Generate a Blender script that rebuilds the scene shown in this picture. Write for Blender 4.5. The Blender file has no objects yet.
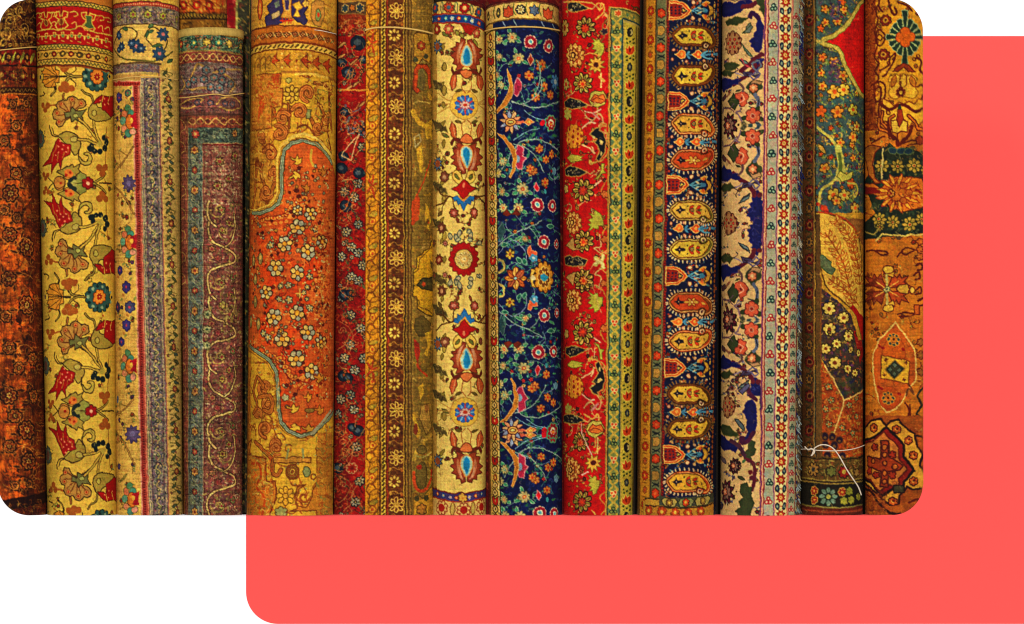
# Rolled oriental carpets standing side by side, in front of a coral board on a white wall.
# All carpet patterns are "knotted": every roll is a fine mesh, one vertex per knot or so, and
# each knot takes its wool colour from a pattern drawn by the small drafting kit below.
import math, random
import numpy as np

S = 2.0          # pattern resolution, samples per unit (1 unit = 2.5 mm)
V0 = -12.0       # pattern starts a little above the visible top
VH = 545.0
ZS = 5.379       # many motifs were measured at this enlargement

def hx(h):
    h = h.lstrip('#')
    return np.array([int(h[i:i+2], 16)/255.0 for i in (0, 2, 4)], np.float32)
def colr(c):
    return hx(c) if isinstance(c, str) else np.asarray(c, np.float32)

def smooth(pts, closed=True, n=4):
    P = np.asarray(pts, float); N = len(P)
    if N < 3: return P
    out = []
    rng = range(N) if closed else range(N-1)
    for i in rng:
        if closed: p0, p1, p2, p3 = P[(i-1) % N], P[i], P[(i+1) % N], P[(i+2) % N]
        else: p0, p1, p2, p3 = P[max(i-1, 0)], P[i], P[i+1], P[min(i+2, N-1)]
        for k in range(n):
            t = k/n
            out.append(0.5*((2*p1)+(-p0+p2)*t+(2*p0-5*p1+4*p2-p3)*t*t+(-p0+3*p1-3*p2+p3)*t**3))
    if not closed: out.append(P[-1])
    return np.array(out)

def profile(kind, n=720):
    """closed outline of the roll in plan, from the left edge over the front to the right edge; unit half width"""
    if kind == 'flat_right':       # bolt folded flat on its right side
        a = np.linspace(math.pi, math.pi/2, n)
        lx, ly = -1+0.62+0.62*np.cos(a), 0.62*np.sin(a)
        rx = np.linspace(-0.38, 0.985, n)[1:]
        ry = 0.62+0.03*np.sin(np.linspace(0, math.pi, n-1))
        ex = np.array([0.997, 1.0]); ey = np.array([0.60, 0.5])
        return np.concatenate([lx, rx, ex]), np.concatenate([ly, ry, ey])
    if kind == 'flat_left':        # same, the sharp side on the left
        x, y = profile('flat_right', n); return -x[::-1], y[::-1]
    p = {'round': 0.94, 'soft': 0.93}[kind]
    a = np.linspace(math.pi, 0, 2*n)
    c, s = np.cos(a), np.sin(a)
    return np.sign(c)*np.abs(c)**p, np.abs(s)**p

class Cv:
    def __init__(self, xl0, xr0, xl1, xr1, kind='round', base='#C9A63C', seed=1):
        self.e = (xl0, xr0, xl1, xr1); self.kind = kind
        self.hw = ((xr0-xl0)+(xr1-xl1))/4.0
        px, pd = profile(kind)
        self.px, self.pd = px, pd
        seg = np.hypot(np.diff(px), np.diff(pd))
        self.pu = np.concatenate([[0], np.cumsum(seg)])*self.hw
        self.UW = self.pu[-1]
        self.W = int(self.UW*S)+2; self.H = int(VH*S)+2
        self.im = np.empty((self.H, self.W, 3), np.float32); self.im[:] = colr(base)
        self.rs = np.random.RandomState(seed); self.z0 = (0., 0.); self.zs = ZS
        self.va, self.vb = 1., 0.; self.dist = None; self.warp = None; self.clip = None
        self.du = 0.; self.shear = (0., 0.)
    def edges(self, y):
        f = y/515.0
        return self.e[0]+(self.e[2]-self.e[0])*f, self.e[1]+(self.e[3]-self.e[1])*f
    def fr(self, x0, y0, va=1., vb=0., zs=ZS, du=0.):
        """measuring frame: origin, then v -> va*v+vb for repeats and mirror images"""
        self.z0 = (x0, y0); self.va, self.vb, self.zs = va, vb, zs; self.du = du
        return self
    def cp(self, pts):
        P = np.atleast_2d(np.asarray(pts, float)).copy()
        if self.dist is not None: P[:, 1] = self.dist(P[:, 0], P[:, 1])
        x = self.z0[0]+P[:, 0]/self.zs; y = self.z0[1]+P[:, 1]/self.zs
        x = x+self.shear[0]*(y-self.shear[1])
        l, r = self.edges(y)
        t = np.clip((x-(l+r)/2)/((r-l)/2), -1, 1)
        u = np.interp(t, self.px, self.pu)+self.du
        v = self.va*y+self.vb
        if self.warp is not None: v = self.warp(v)
        return np.stack([u*S, (v-V0)*S], 1)
    # ---- rasterising -------------------------------------------------------------------
    def _poly(self, Q, col, ol=None, w=1.0, a=1.0):
        w = w*S*0.5
        m = (w if ol is not None else 0)+1.5
        x0, y0 = np.floor(Q.min(0)-m).astype(int); x1, y1 = np.ceil(Q.max(0)+m).astype(int)+1
        x0, y0 = max(x0, 0), max(y0, 0); x1, y1 = min(x1, self.W), min(y1, self.H)
        if x1 <= x0 or y1 <= y0: return
        X, Y = np.meshgrid(np.arange(x0, x1)+0.5, np.arange(y0, y1)+0.5)
        A = Q; B = np.roll(Q, -1, 0)
        ins = np.zeros(X.shape, bool); d2 = np.full(X.shape, 1e9)
        for (ax, ay), (bx, by) in zip(A, B):
            if ay != by:
                c = ((ay > Y) != (by > Y)) & (X < (bx-ax)*(Y-ay)/(by-ay)+ax)
                ins ^= c
            dx, dy = bx-ax, by-ay; L = dx*dx+dy*dy+1e-9
            t = np.clip(((X-ax)*dx+(Y-ay)*dy)/L, 0, 1)
            d2 = np.minimum(d2, (X-ax-t*dx)**2+(Y-ay-t*dy)**2)
        d = np.sqrt(d2); sd = np.where(ins, -d, d)
        R = self.im[y0:y1, x0:x1]
        def mix(al, c):
            al = al[..., None]; R[...] = R*(1-al)+colr(c)*al
        cm = 1.0 if self.clip is None else self.clip[y0:y1, x0:x1]
        if col is not None: mix(np.clip(0.5-sd, 0, 1)*a*cm, col)
        if ol is not None: mix(np.clip(0.5+w-d, 0, 1)*a*cm, ol)
    def _line(self, Q, w, col, a=1.0):
        w = w*S*0.5; m = w+1.5
        x0, y0 = np.floor(Q.min(0)-m).astype(int); x1, y1 = np.ceil(Q.max(0)+m).astype(int)+1
        x0, y0 = max(x0, 0), max(y0, 0); x1, y1 = min(x1, self.W), min(y1, self.H)
        if x1 <= x0 or y1 <= y0: return
        X, Y = np.meshgrid(np.arange(x0, x1)+0.5, np.arange(y0, y1)+0.5)
        d2 = np.full(X.shape, 1e9)
        for (ax, ay), (bx, by) in zip(Q[:-1], Q[1:]):
            dx, dy = bx-ax, by-ay; L = dx*dx+dy*dy+1e-9
            t = np.clip(((X-ax)*dx+(Y-ay)*dy)/L, 0, 1)
            d2 = np.minimum(d2, (X-ax-t*dx)**2+(Y-ay-t*dy)**2)
        al = np.clip(0.5+w-np.sqrt(d2), 0, 1)*a
        if w < 0.5: al = np.clip(1.0-np.sqrt(d2)*0.8, 0, 1)*a*min(1, w*2.0)
        if self.clip is not None: al = al*self.clip[y0:y1, x0:x1]
        al = al[..., None]
        R = self.im[y0:y1, x0:x1]; R[...] = R*(1-al)+colr(col)*al
    # ---- drawing words -----------------------------------------------------------------
    def p(self, pts, col, ol=None, w=0.9, sm=False, a=1.0):
        Q = smooth(pts) if sm else np.asarray(pts, float)
        if not sm:   # cut long straight edges so that they follow the roll
            out = []
            for i in range(len(Q)):
                b = Q[(i+1) % len(Q)]; n = 1+int(np.hypot(*(b-Q[i]))//60)
                out += [Q[i]+(b-Q[i])*k/n for k in range(n)]
            Q = np.array(out)
        self._poly(self.cp(Q), col, ol, w, a); return self
    def l(self, pts, w, col, sm=True, a=1.0):
        Q = smooth(pts, False) if sm and len(pts) > 2 else np.asarray(pts, float)
        out = []
        for i in range(len(Q)-1):
            b = Q[i+1]; n = 1+int(np.hypot(*(b-Q[i]))//60)
            out += [Q[i]+(b-Q[i])*k/n for k in range(n)]
        out.append(Q[-1])
        self._line(self.cp(out), w, col, a); return self
    def loc(self, x, y, off):
        c = self.cp([(x, y)])[0]; o = np.asarray(off, float)/self.zs*S
        o = o*np.array([1, self.va if abs(self.va) == 1 else 1]); return c+o
    def e_(self, x, y, rx, ry, col, ol=None, w=0.9, rot=0., a=1.0):
        t = np.linspace(0, 2*math.pi, 20, endpoint=False); r = math.radians(rot)
        ex, ey = rx*np.cos(t), ry*np.sin(t)
        self._poly(self.loc(x, y, np.stack([ex*math.cos(r)-ey*math.sin(r), ex*math.sin(r)+ey*math.cos(r)], 1)), col, ol, w, a)
        return self
    def fl(self, x, y, r, n, col, ol=None, w=0.8, dep=0.3, c=None, cr=0.35, rot=0., asp=1., c2=None, rays=None, rw=0.5, sharp=False):
        """blossom of n petals, with optional rays, ring and centre"""
        k = n*8; t = np.linspace(0, 2*math.pi, k, endpoint=False)
        f = np.abs(np.sin(t*n/2)) if not sharp else 1-np.abs(((t*n/(2*math.pi)) % 1)*2-1)
        rr = r*(1-dep+dep*(f**0.6 if not sharp else f)); t2 = t+math.radians(rot)
        self._poly(self.loc(x, y, np.stack([rr*np.cos(t2)*asp, rr*np.sin(t2)], 1)), col, ol, w)
        if rays is not None:
            for i in range(n):
                q = 2*math.pi*i/n+math.radians(rot)
                self._line(self.loc(x, y, [(r*.2*math.cos(q)*asp, r*.2*math.sin(q)), (r*.9*math.cos(q)*asp, r*.9*math.sin(q))]), rw, rays)
        if c2 is not None: self.e_(x, y, r*(cr+.17)*asp, r*(cr+.17), c2)
        if c is not None: self.e_(x, y, r*cr*asp, r*cr, c)
        return self
    def ro(self, x, y, r, n, col, c, pr=None, ol=None, w=0.6, asp=1., rot=0., cr=.28):
        """open rosette of separate round petals"""
        pr = pr or r*0.34
        for i in range(n):
            q = 2*math.pi*i/n+math.radians(rot)
            o = np.array([math.cos(q)*(r-pr)*asp, math.sin(q)*(r-pr)])
            t = np.linspace(0, 2*math.pi, 12, endpoint=False)
            e = np.stack([pr*1.15*np.cos(t), pr*.8*np.sin(t)], 1)
            R = np.array([[math.cos(q), -math.sin(q)], [math.sin(q), math.cos(q)]])
            self._poly(self.loc(x, y, e@R.T+o), col, ol, w)
        self.e_(x, y, r*cr*asp, r*cr, c, ol, w); return self
    def lf(self, x0, y0, x1, y1, wd, col, ol=None, w=0.7, bend=0., vein=None):
        """pointed leaf from one tip to the other"""
        d = np.array([x1-x0, y1-y0], float); L = np.hypot(*d)+1e-6; n = np.array([-d[1], d[0]])/L
        a = np.linspace(0, 1, 9); prof = np.sin(math.pi*a)**0.8*wd; b = np.sin(math.pi*a)*bend
        c = np.array([x0, y0])+a[:, None]*d
        up = c+n*(b+prof)[:, None]; dn = c+n*(b-prof)[:, None]
        self.p(np.concatenate([up, dn[::-1][1:-1]]), col, ol, w)
        if vein is not None: self.l((c+n*b[:, None])[1:-1], .5, vein)
        return self
    def spiral(self, x, y, r, turns, w, col, a0=0., flip=1, k=0.15):
        t = np.linspace(0, 1, int(14*turns)+4)
        a = math.radians(a0)+flip*2*math.pi*turns*t; rr = r*(1-(1-k)*t)
        self._line(self.loc(x, y, np.stack([rr*np.cos(a), rr*np.sin(a)], 1)), w, col); return self
    def zig(self, x0, x1, y, h, n, col, w=0.8):
        xs = np.linspace(x0, x1, 2*n+1)
        self.l([(x, y+(h if i % 2 else -h)) for i, x in enumerate(xs)], w, col, sm=False); return self
    def mask(self, pts=None):
        """clip everything that follows to a polygon (None: whole carpet)"""
        if pts is None: self.clip = None; return self
        self.clip = None; keep = self.im
        self.im = np.zeros((self.H, self.W, 3), np.float32)
        self.p(pts, (1, 1, 1)); m = self.im[..., 0].copy(); self.im = keep; self.clip = m; return self
    def scrib(self, x0, y0, x1, y1, cols, n, ln=18, w=0.7, a=0.85, curl=1.0, vert=False):
        """dense small scrolling, as fine knotted fillings read at a distance"""
        rs = self.rs
        for i in range(n):
            x, y = rs.uniform(x0, x1), rs.uniform(y0, y1); q = rs.uniform(0, 2*math.pi) if not vert else math.pi/2+rs.normal(0, .35)
            dq = rs.normal(0, .6)*curl; P = [(x, y)]
            for k in range(5):
                x += math.cos(q)*ln/5; y += math.sin(q)*ln/5; q += dq
                P.append((min(max(x, x0), x1), min(max(y, y0), y1)))
            self.l(P, w*rs.uniform(.7, 1.2), cols[rs.randint(len(cols))], sm=False, a=a)
        return self
    def blot(self, x0, y0, x1, y1, cols, n, r=8, a=0.8):
        rs = self.rs
        for i in range(n):
            x, y, q = rs.uniform(x0, x1), rs.uniform(y0, y1), r*rs.uniform(.5, 1.3)
            t = np.linspace(0, 2*math.pi, 9, endpoint=False); rr = q*rs.uniform(.5, 1.2, 9)
            self._poly(self.loc(x, y, np.stack([rr*np.cos(t), rr*np.sin(t)*rs.uniform(.7, 1.4)], 1)), cols[rs.randint(len(cols))], a=a)
        return self
    def rect(self, x0, y0, x1, y1, col, ol=None, w=0.8):
        self.p([(x0, y0), (x1, y0), (x1, y1), (x0, y1)], col, ol, w); return self
    def vl(self, x, y0, y1, w, col, a=1.0):
        self.l([(x, y0), (x, y1)], w, col, sm=False, a=a); return self
    def wander(self, x0, y0, x1, y1, cols, n, w=.7, leaf=None, blos=None, ln=90):
        """thin wandering stems with leaflets and tiny blossoms, filling the ground between the big motifs"""
        rs = self.rs
        for i in range(n):
            x, y = rs.uniform(x0, x1), rs.uniform(y0, y1); q = rs.uniform(0, 6.28); dq = rs.normal(0, .35); P = [(x, y)]
            k = cols[rs.randint(len(cols))]
            for j in range(8):
                x += math.cos(q)*ln/8; y += math.sin(q)*ln/8; q += dq; P.append((min(max(x, x0), x1), y))
                if leaf is not None and j % 2 == 1:
                    s = 1 if rs.rand() < .5 else -1; lx, ly = P[-1]
                    self.lf(lx, ly, lx+15*math.cos(q+s*.9), ly+15*math.sin(q+s*.9), 4, leaf[rs.randint(len(leaf))])
            self.l(P, w, k, a=.9)
            if blos is not None: self.fl(P[-1][0], P[-1][1], rs.uniform(8, 13), 5, blos[rs.randint(len(blos))], '#1c1410', .5, dep=.4, c='#7a1c10')
        return self
    # ---- wear, dye streaks and single knots --------------------------------------------
    def finish(self, knot=.07, streak=.05, blotch=.08, bs=24, worn=None, wa=0.0, busy=260):
        rs = self.rs; H, W = self.H, self.W
        # stray knots and faint ghost scrolls of the weave
        self.fr(0, 0, zs=1); self.clip = None; self.shear = (0., 0.); l, r = self.edges(250)
        for i in range(busy):
            x, y = rs.uniform(l, r), rs.uniform(0, 515); q = rs.uniform(0, 6.28); L = rs.uniform(1.5, 4)
            P = [(x, y), (x+L*math.cos(q), y+L*math.sin(q)), (x+L*1.6*math.cos(q+.9), y+L*1.6*math.sin(q+.9))]
            self.l(P, rs.uniform(.4, .8), ['#20120a', '#c8a864', '#5a2a14'][i % 3], sm=False, a=rs.uniform(.15, .4))
        def lowf(sx, sy):
            gh, gw = int(H/sy)+3, int(W/sx)+3; g = rs.normal(0, 1, (gh, gw)).astype(np.float32)
            yy = np.arange(H)/sy; xx = np.arange(W)/sx
            y0 = yy.astype(int); x0 = xx.astype(int); fy = (yy-y0)[:, None]; fx = (xx-x0)[None]
            fy = fy*fy*(3-2*fy); fx = fx*fx*(3-2*fx)
            a, b = g[y0][:, x0], g[y0][:, x0+1]; c, d = g[y0+1][:, x0], g[y0+1][:, x0+1]
            return (a*(1-fx)+b*fx)*(1-fy)+(c*(1-fx)+d*fx)*fy
        # knots never land on a perfect line: jitter the drawing a little
        jx, jy = lowf(3.2, 2.6)*.45+lowf(14, 11)*.7, lowf(2.6, 3.2)*.45+lowf(11, 14)*.7
        yy, xx = np.mgrid[0:H, 0:W]
        xi = np.clip(xx+jx, 0, W-1.001); yi = np.clip(yy+jy, 0, H-1.001); x0 = xi.astype(int); y0 = yi.astype(int)
        fx = (xi-x0)[..., None]; fy = (yi-y0)[..., None]; I = self.im
        im = (I[y0, x0]*(1-fx)+I[y0, x0+1]*fx)*(1-fy)+(I[y0+1, x0]*(1-fx)+I[y0+1, x0+1]*fx)*fy
        def box(a, r):     # crisp local contrast between neighbouring wools
            for ax in (0, 1):
                b = np.cumsum(np.concatenate([np.repeat(np.take(a, [0], ax), r+1, ax), a, np.repeat(np.take(a, [-1], ax), r, ax)], ax), ax)
                n = a.shape[ax]; a = (np.take(b, range(2*r+1, 2*r+1+n), ax)-np.take(b, range(0, n), ax))/(2*r+1)
            return a
        im = np.clip(im+.30*(im-box(im.astype(np.float64), 2))+.25*(im-box(im.astype(np.float64), 8)), 0, 1).astype(np.float32)
        if wa > 0:
            m = np.clip((lowf(3, 7)+lowf(16, 30)*1.0+lowf(2, 60)*.7-.1)*.8, 0, 1)*wa
            im = im*(1-m[..., None])+colr(worn)*m[..., None]
        f = 1+blotch*(lowf(bs*S/2, bs*S)*.6+lowf(bs*S/6, bs*S/5)*.4)+streak*(lowf(40, 2.2)+.6*lowf(2.2, 50))
        f = f+knot*lowf(2.0, 2.0)+knot*.5*lowf(1.0, 1.0)
        im = im*np.clip(f, .3, 1.7)[..., None]
        im = im*(1+.035*np.stack([lowf(2.5, 2.5), lowf(2.5, 2.5), lowf(2.5, 2.5)], -1))
        im = im*np.array([1.02, .96, .84], np.float32)
        im = .40+(im-.40)*1.12; g = im.mean(-1, keepdims=True); im = g+(im-g)*1.0
        self.im = np.clip(im, .012, 1).astype(np.float32); return self
    def sample(self, u, v):
        x = np.clip(u*S-.5, 0, self.W-1.001); y = np.clip((v-V0)*S-.5, 0, self.H-1.001)
        x0 = x.astype(int); y0 = y.astype(int); fx = (x-x0)[..., None]; fy = (y-y0)[..., None]
        I = self.im
        return (I[y0, x0]*(1-fx)+I[y0, x0+1]*fx)*(1-fy)+(I[y0+1, x0]*(1-fx)+I[y0+1, x0+1]*fx)*fy
ROLLS = {}
DK = '#2a1608'

def roll_brown_orange():
    c = Cv(-48, 34.5, -42, 45.5, 'round', '#B8501A', 11)
    c.top = -99
    O = ['#D2651C', '#C9581A', '#A8451A', '#BF6A22']; D = ['#3a1a0c', '#55240f', '#6b3514', '#2c150a']; T = ['#a87a35', '#96602a', '#7d5526']
    c.fr(0, 90, zs=1)
    c.blot(0, 0, 34, 410, O, 160, 8, .6)
    c.blot(20, 0, 46, 420, D, 150, 5, .85)
    # dark border down the right side, wavy edge
    P = [(22+5*math.sin(y*.19)+3*math.sin(y*.071)+y*.02, y) for y in range(0, 420, 6)]
    c.p(P+[(60, 420), (60, 0)], '#4a200d', a=.82)
    c.scrib(20, 0, 46, 420, T+['#9a4a1a'], 330, 9, .7, .75)
    c.scrib(0, 0, 34, 410, D, 330, 7, .9, .65, 1.5); c.blot(-4, 0, 30, 410, ['#8a3812', '#70300f', '#c05c1c', '#9a4a18'], 260, 4, .6)
    c.scrib(0, 0, 34, 410, ['#d98a3a', '#c98a38'], 120, 6, .5, .6)
    c.fr(0, 0, zs=ZS)
    for x, y, r in [(65, 1042, 50), (100, 1170, 32), (95, 935, 38), (60, 1263, 42), (150, 1330, 55), (55, 1500, 45), (150, 1640, 55),
                    (60, 1870, 40), (55, 2125, 52), (85, 2235, 40), (150, 2310, 55), (60, 2400, 38), (160, 2480, 50), (90, 2610, 26), (165, 2600, 24),
                    (40, 1700, 34), (110, 1980, 36), (30, 760, 34), (95, 680, 32), (75, 560, 24), (145, 560, 22), (180, 1930, 40), (30, 1130, 30), (185, 2130, 40)]:
        c.blot(x-r*.8, y-r*.8, x+r*.8, y+r*.8, ['#3c1c0d', '#4a2410', '#5a2a10', '#2c140a', '#8a3c14'], 16, r*.34, .7)
        c.scrib(x-r, y-r, x+r, y+r, ['#b5702a', '#a85a20', '#2c140a', '#8a6a2c'], 16, 18, .8, .8, 1.6)
        c.fl(x, y, r*.95, 8, None, '#2c140a', 1.6, dep=.35); c.fl(x, y, r*.8, 8, '#5a2410' if r > 40 else '#7a3414', '#a0642a', .8, dep=.4)
        c.fl(x, y, r*.36, 6, '#a8803c', '#2c140a', .8, c='#6a200c')
        for q in range(4): a = q*90+r; c.lf(x+r*math.cos(a/57.3), y+r*math.sin(a/57.3), x+r*1.7*math.cos(a/57.3+.4), y+r*1.7*math.sin(a/57.3+.4), 8, '#4a220f', '#a0642a', .6)
    for y in (1420, 1600, 1800, 2000, 2350, 2540, 1230):
        c.l([(10, y), (60, y+40), (110, y+20), (150, y-50), (190, y-20)], 1.0, '#8a3a14')
        c.l([(20, y+60), (80, y+90), (130, y+50), (180, y+80)], .6, '#c07a35')
    # end border at top
    c.rect(-200, -80, 260, 270, '#33180b')
    c.blot(0, -20, 200, 260, ['#5a3214', '#1f0e07', '#6f4a1c'], 60, 22, .7)
    c.scrib(0, -20, 190, 250, ['#a07c34', '#8a6428', '#b18a3a', '#6e3a16'], 120, 60, .9, .85, 1.5)
    for x, y in [(35, 190), (110, 60), (60, 110), (140, 160)]:
        c.spiral(x, y, 34, 1.3, 1.0, '#b08a3c', 40*x)
    c.rect(-200, 270, 260, 350, '#6b1f10'); c.blot(0, 275, 200, 345, ['#8e2212', '#3a160b', '#96602a'], 40, 14, .7)
    for x in range(5, 230, 48): c.fl(x, 312, 26, 6, '#3a170b', None, c='#a5762f', cr=.4); c.lf(x+14, 345, x+34, 280, 8, '#86802f')
    c.rect(-200, 350, 260, 362, '#2c140a')
    c.rect(-200, 362, 260, 470, '#7a3116'); c.blot(0, 365, 200, 465, ['#5a1c10', '#97471c', '#3a180c'], 40, 16, .7)
    for x in (20, 75, 128, 180): c.fl(x, 410, 30, 7, '#6b1712', DK, c='#a98035', cr=.45)
    c.scrib(0, 362, 190, 470, ['#a87a35', '#5f4a1c'], 60, 30, .7, .7)
    c.rect(-200, 470, 260, 505, '#3a1c0d'); c.zig(-60, 220, 488, 8, 14, '#8e6a2e')
    c.rect(-200, 505, 260, 512, '#b06a26')
    # end border at bottom
    c.p([(-200, 2700), (40, 2685), (230, 2650), (280, 2640), (280, 2700), (230, 2712), (40, 2745), (-200, 2760)], '#2e150a')
    c.p([(-200, 2760), (40, 2745), (280, 2700), (280, 2900), (-200, 2900)], '#5e2410')
    c.scrib(0, 2690, 240, 2800, ['#8a4a1c', '#2a1208', '#9a7030'], 70, 30, .8, .7)
    return c.finish(.13, .09, .16, 14, (.16, .07, .03), .35)

def roll_yellow_tulip():
    Y = '#CDAA44'
    c = Cv(34.5, 112, 46.5, 116.5, 'soft', Y, 12)
    OL = '#3d2a10'; OR = '#C4742E'; RD = '#9c120a'; OV = '#9c8638'; GR = '#6c6a3a'; CL = '#9a551f'; TL = '#3a5a50'
    def unit(va, vb, keep=lambda v: True, skip=()):
        f = lambda oy: c.fr(0, oy, va, vb)
        # ---- between the palmette (183.4) and the rosette (297)
        f(220)
        c.l([(385, 415), (410, 385), (445, 378)], 1.2, OL).l([(385, 415), (410, 445), (445, 452)], 1.2, OL) if 0 else None
        # stem from rosette to brown clovers
        c.l([(460, 415), (400, 405), (372, 372)], 2.6, OL); c.l([(460, 415), (400, 405), (372, 372)], 1.2, OV)
        c.l([(400, 400), (430, 372), (428, 350)], .9, OL)
        c.l([(365, 300), (358, 250)], 2.4, OL); c.l([(365, 300), (358, 250)], 1.2, '#a86a30')
        for q in (-28, 4, 30): c.e_(378+q*.9, 334+abs(q)*.3-6, 20, 19, CL)
        c.e_(372, 360, 22, 20, CL)
        # little clover at left edge
        for dx, dy in ((0, -16), (-12, 12), (14, 10)): c.e_(262+dx, 215+dy, 18, 17, CL)
        c.l([(285, 222), (325, 230)], 1.6, CL)
        # carnation
        fan = [(405, 160), (370, 140), (355, 108), (330, 104), (318, 122), (322, 140), (306, 150), (302, 176), (312, 198), (330, 204), (322, 228), (334, 252), (356, 262), (378, 258), (386, 276), (408, 286), (428, 276), (438, 262), (455, 268), (476, 258), (482, 232), (462, 212), (440, 206)]
        c.p(fan, '#A97D3C', OL, 1.0)
        for x, y in ((325, 120), (312, 170), (326, 232), (358, 250), (396, 272), (422, 268), (462, 250)): c.l([(398, 170), (x*.8+405*.2, y*.8+165*.2)], 1.0, '#6b3a18')
        for x, y in ((332, 130), (328, 182), (350, 236), (405, 262), (452, 240)): c.e_(x, y, 13, 12, '#BF8640', '#7a3c18', .6); c.e_(x, y, 6, 6, '#9c2a10')
        c.p([(372, 150), (398, 162), (400, 130), (425, 145), (470, 112), (455, 165), (478, 200), (430, 190), (405, 215), (395, 185), (368, 180)], GR, OL, .9)
        c.e_(425, 165, 14, 12, '#9a9a50', OL, .5)
        # stems up to the dark flower
        c.l([(440, 150), (480, 110), (520, 55), (545, 20)], 3.0, OL); c.l([(440, 150), (480, 110), (520, 55), (545, 20)], 1.7, '#b89a3e')
        c.l([(515, 165), (518, 110), (530, 60), (548, 20)], 3.0, OL); c.l([(515, 165), (518, 110), (530, 60), (548, 20)], 1.7, '#b89a3e')
        # right hand tulip
        c.p([(500, 150), (540, 135), (600, 150), (600, 200), (570, 215), (540, 215), (520, 250), (495, 215), (488, 180)], OV, OL, 1, True)
        c.p([(560, 200), (575, 190), (600, 160), (625, 170), (625, 300), (600, 285), (560, 290), (530, 265), (515, 235), (545, 240), (560, 250)], RD, '#5a0d06', .8)
        c.l([(560, 250), (566, 290)], 1.0, '#CBA63E').l([(590, 240), (598, 285)], 1.0, '#CBA63E')
        for x, y in ((552, 255), (572, 270), (592, 262), (575, 232), (594, 235)): c.e_(x, y, 5, 5, '#e07a50')
        c.e_(520, 180, 14, 17, '#a89a45', OL, .6)
        c.l([(515, 250), (505, 290), (480, 305), (462, 325)], 2.4, OL); c.l([(515, 250), (505, 290), (480, 305), (462, 325)], 1.0, OV)
        # small curl
        c.l([(296, 285), (322, 320), (318, 345)], 2.2, OL); c.l([(300, 290), (322, 320)], .9, OV)
        c.l([(235, 290), (262, 300), (258, 318)], 1.2, OL)
        # half fan flower (own mirror)
        c.l([(345, 415), (385, 416)], 1.6, OL)
        c.p([(345, 415), (345, 375), (325, 372), (325, 350), (300, 340), (282, 345), (268, 352), (262, 375), (250, 378), (262, 400), (262, 415)], '#CC8A2C', OL, .8)
        c.l([(340, 413), (265, 355)], .6, OL).l([(340, 413), (250, 395)], .6, OL).l([(340, 413), (300, 345)], .6, OL)
        c.e_(243, 415, 9, 11, '#27304a')
        # ---- palmette side
        f(110)
        c.l([(505, 395), (545, 372), (570, 345)], 2.6, OL); c.l([(505, 395), (545, 372), (570, 345)], 1.0, '#b59a40')
        c.l([(540, 395), (600, 395)], 1.2, OL)
        for dx, dy in ((0, -18), (-16, 8), (14, 10)): c.e_(556+dx, 468+dy, 22, 20, CL)
        c.l([(570, 480), (580, 700)], 1.0, '#8a5a24')
        c.l([(290, 395), (262, 425)], 1.0, OL)
        for dx, dy in ((0, -10), (-10, 10), (12, 8)): c.e_(248+dx, 432+dy, 15, 14, CL)
        # lobes
        c.e_(325, 400, 34, 34, '#BF8238', OL, .8); c.e_(378, 450, 36, 34, '#BF8238', OL, .8)
        c.p([(395, 420), (440, 455), (428, 470), (440, 500), (405, 478), (398, 495), (350, 470), (312, 455), (340, 440)], OV, OL, .8)
        c.e_(378, 448, 24, 22, '#CC7430')
        for x, y in ((385, 452), (333, 395), (362, 440)): c.e_(x, y, 7, 7, '#a0210d')
        c.p([(400, 395), (430, 395), (470, 400), (468, 440), (440, 455), (400, 420)], '#8d8a40', OL, .6)
        c.p([(366, 395), (400, 395), (420, 420), (412, 436), (392, 430), (375, 418)], '#2e332c')
        c.p([(385, 395), (420, 395), (418, 410), (402, 414)], '#a09a50')
        c.fl(478, 395, 34, 6, RD, '#5a0d06', .7, c='#e9a080', cr=.3)
        # tulip below the palmette
        c.p([(330, 650), (370, 670), (420, 655), (445, 620), (440, 580), (410, 545), (385, 590), (345, 630)], OV, OL, 1.0, True)
        c.e_(412, 630, 20, 16, '#a9984a', OL, .6)
        c.p([(395, 600), (385, 550), (350, 528), (340, 508), (338, 470), (322, 508), (308, 498), (283, 446), (286, 500), (236, 486), (272, 524), (290, 560), (312, 612), (328, 635), (350, 610), (372, 608)], RD, '#64100a', .8)
        for P in (((300, 560), (288, 512)), ((328, 560), (318, 515)), ((352, 560), (346, 528)), ((318, 600), (306, 560)), ((378, 590), (372, 556))): c.l(P, .8, '#b5702c')
        for x, y in ((325, 590), (345, 575), (352, 600), (362, 560), (330, 560), (312, 545), (338, 620), (375, 585)): c.e_(x, y, 5, 5, '#e27a58')
        c.l([(330, 645), (300, 650), (285, 680), (285, 705)], 1.2, OL); c.l([(330, 650), (305, 660), (296, 690)], .9, OL)
        c.l([(435, 630), (480, 625), (545, 600)], 3.2, OL); c.l([(435, 630), (480, 625), (545, 600)], 1.8, '#b89a3e')
        # curl between
        c.p([(428, 545), (440, 505), (470, 492), (498, 505), (500, 545), (478, 560), (458, 548), (482, 540), (476, 515), (452, 515)], '#b09a40', OL, .9, True)
        c.l([(430, 545), (432, 575)], 1.2, OL)
        # dark blossom
        for x, y, r in ((498, 580, 19), (520, 568, 16), (545, 565, 17), (570, 585, 20), (578, 615, 20), (566, 640, 15), (505, 600, 13)):
            c.e_(x, y, r, r, '#1f2a26')
        for i in range(14): c.e_(495+c.rs.uniform(0, 85), 575+c.rs.uniform(-8, 60), 2.5, 2.5, '#a79a50')
        c.p([(520, 595), (555, 590), (562, 610), (545, 628), (530, 612)], '#a8943e')
        # rosette half hidden on the left edge
        c.fl(228, 635, 52, 10, '#59604e', '#3a3a28', .7, dep=.2, c='#6a4a3a', cr=.5)
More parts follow.
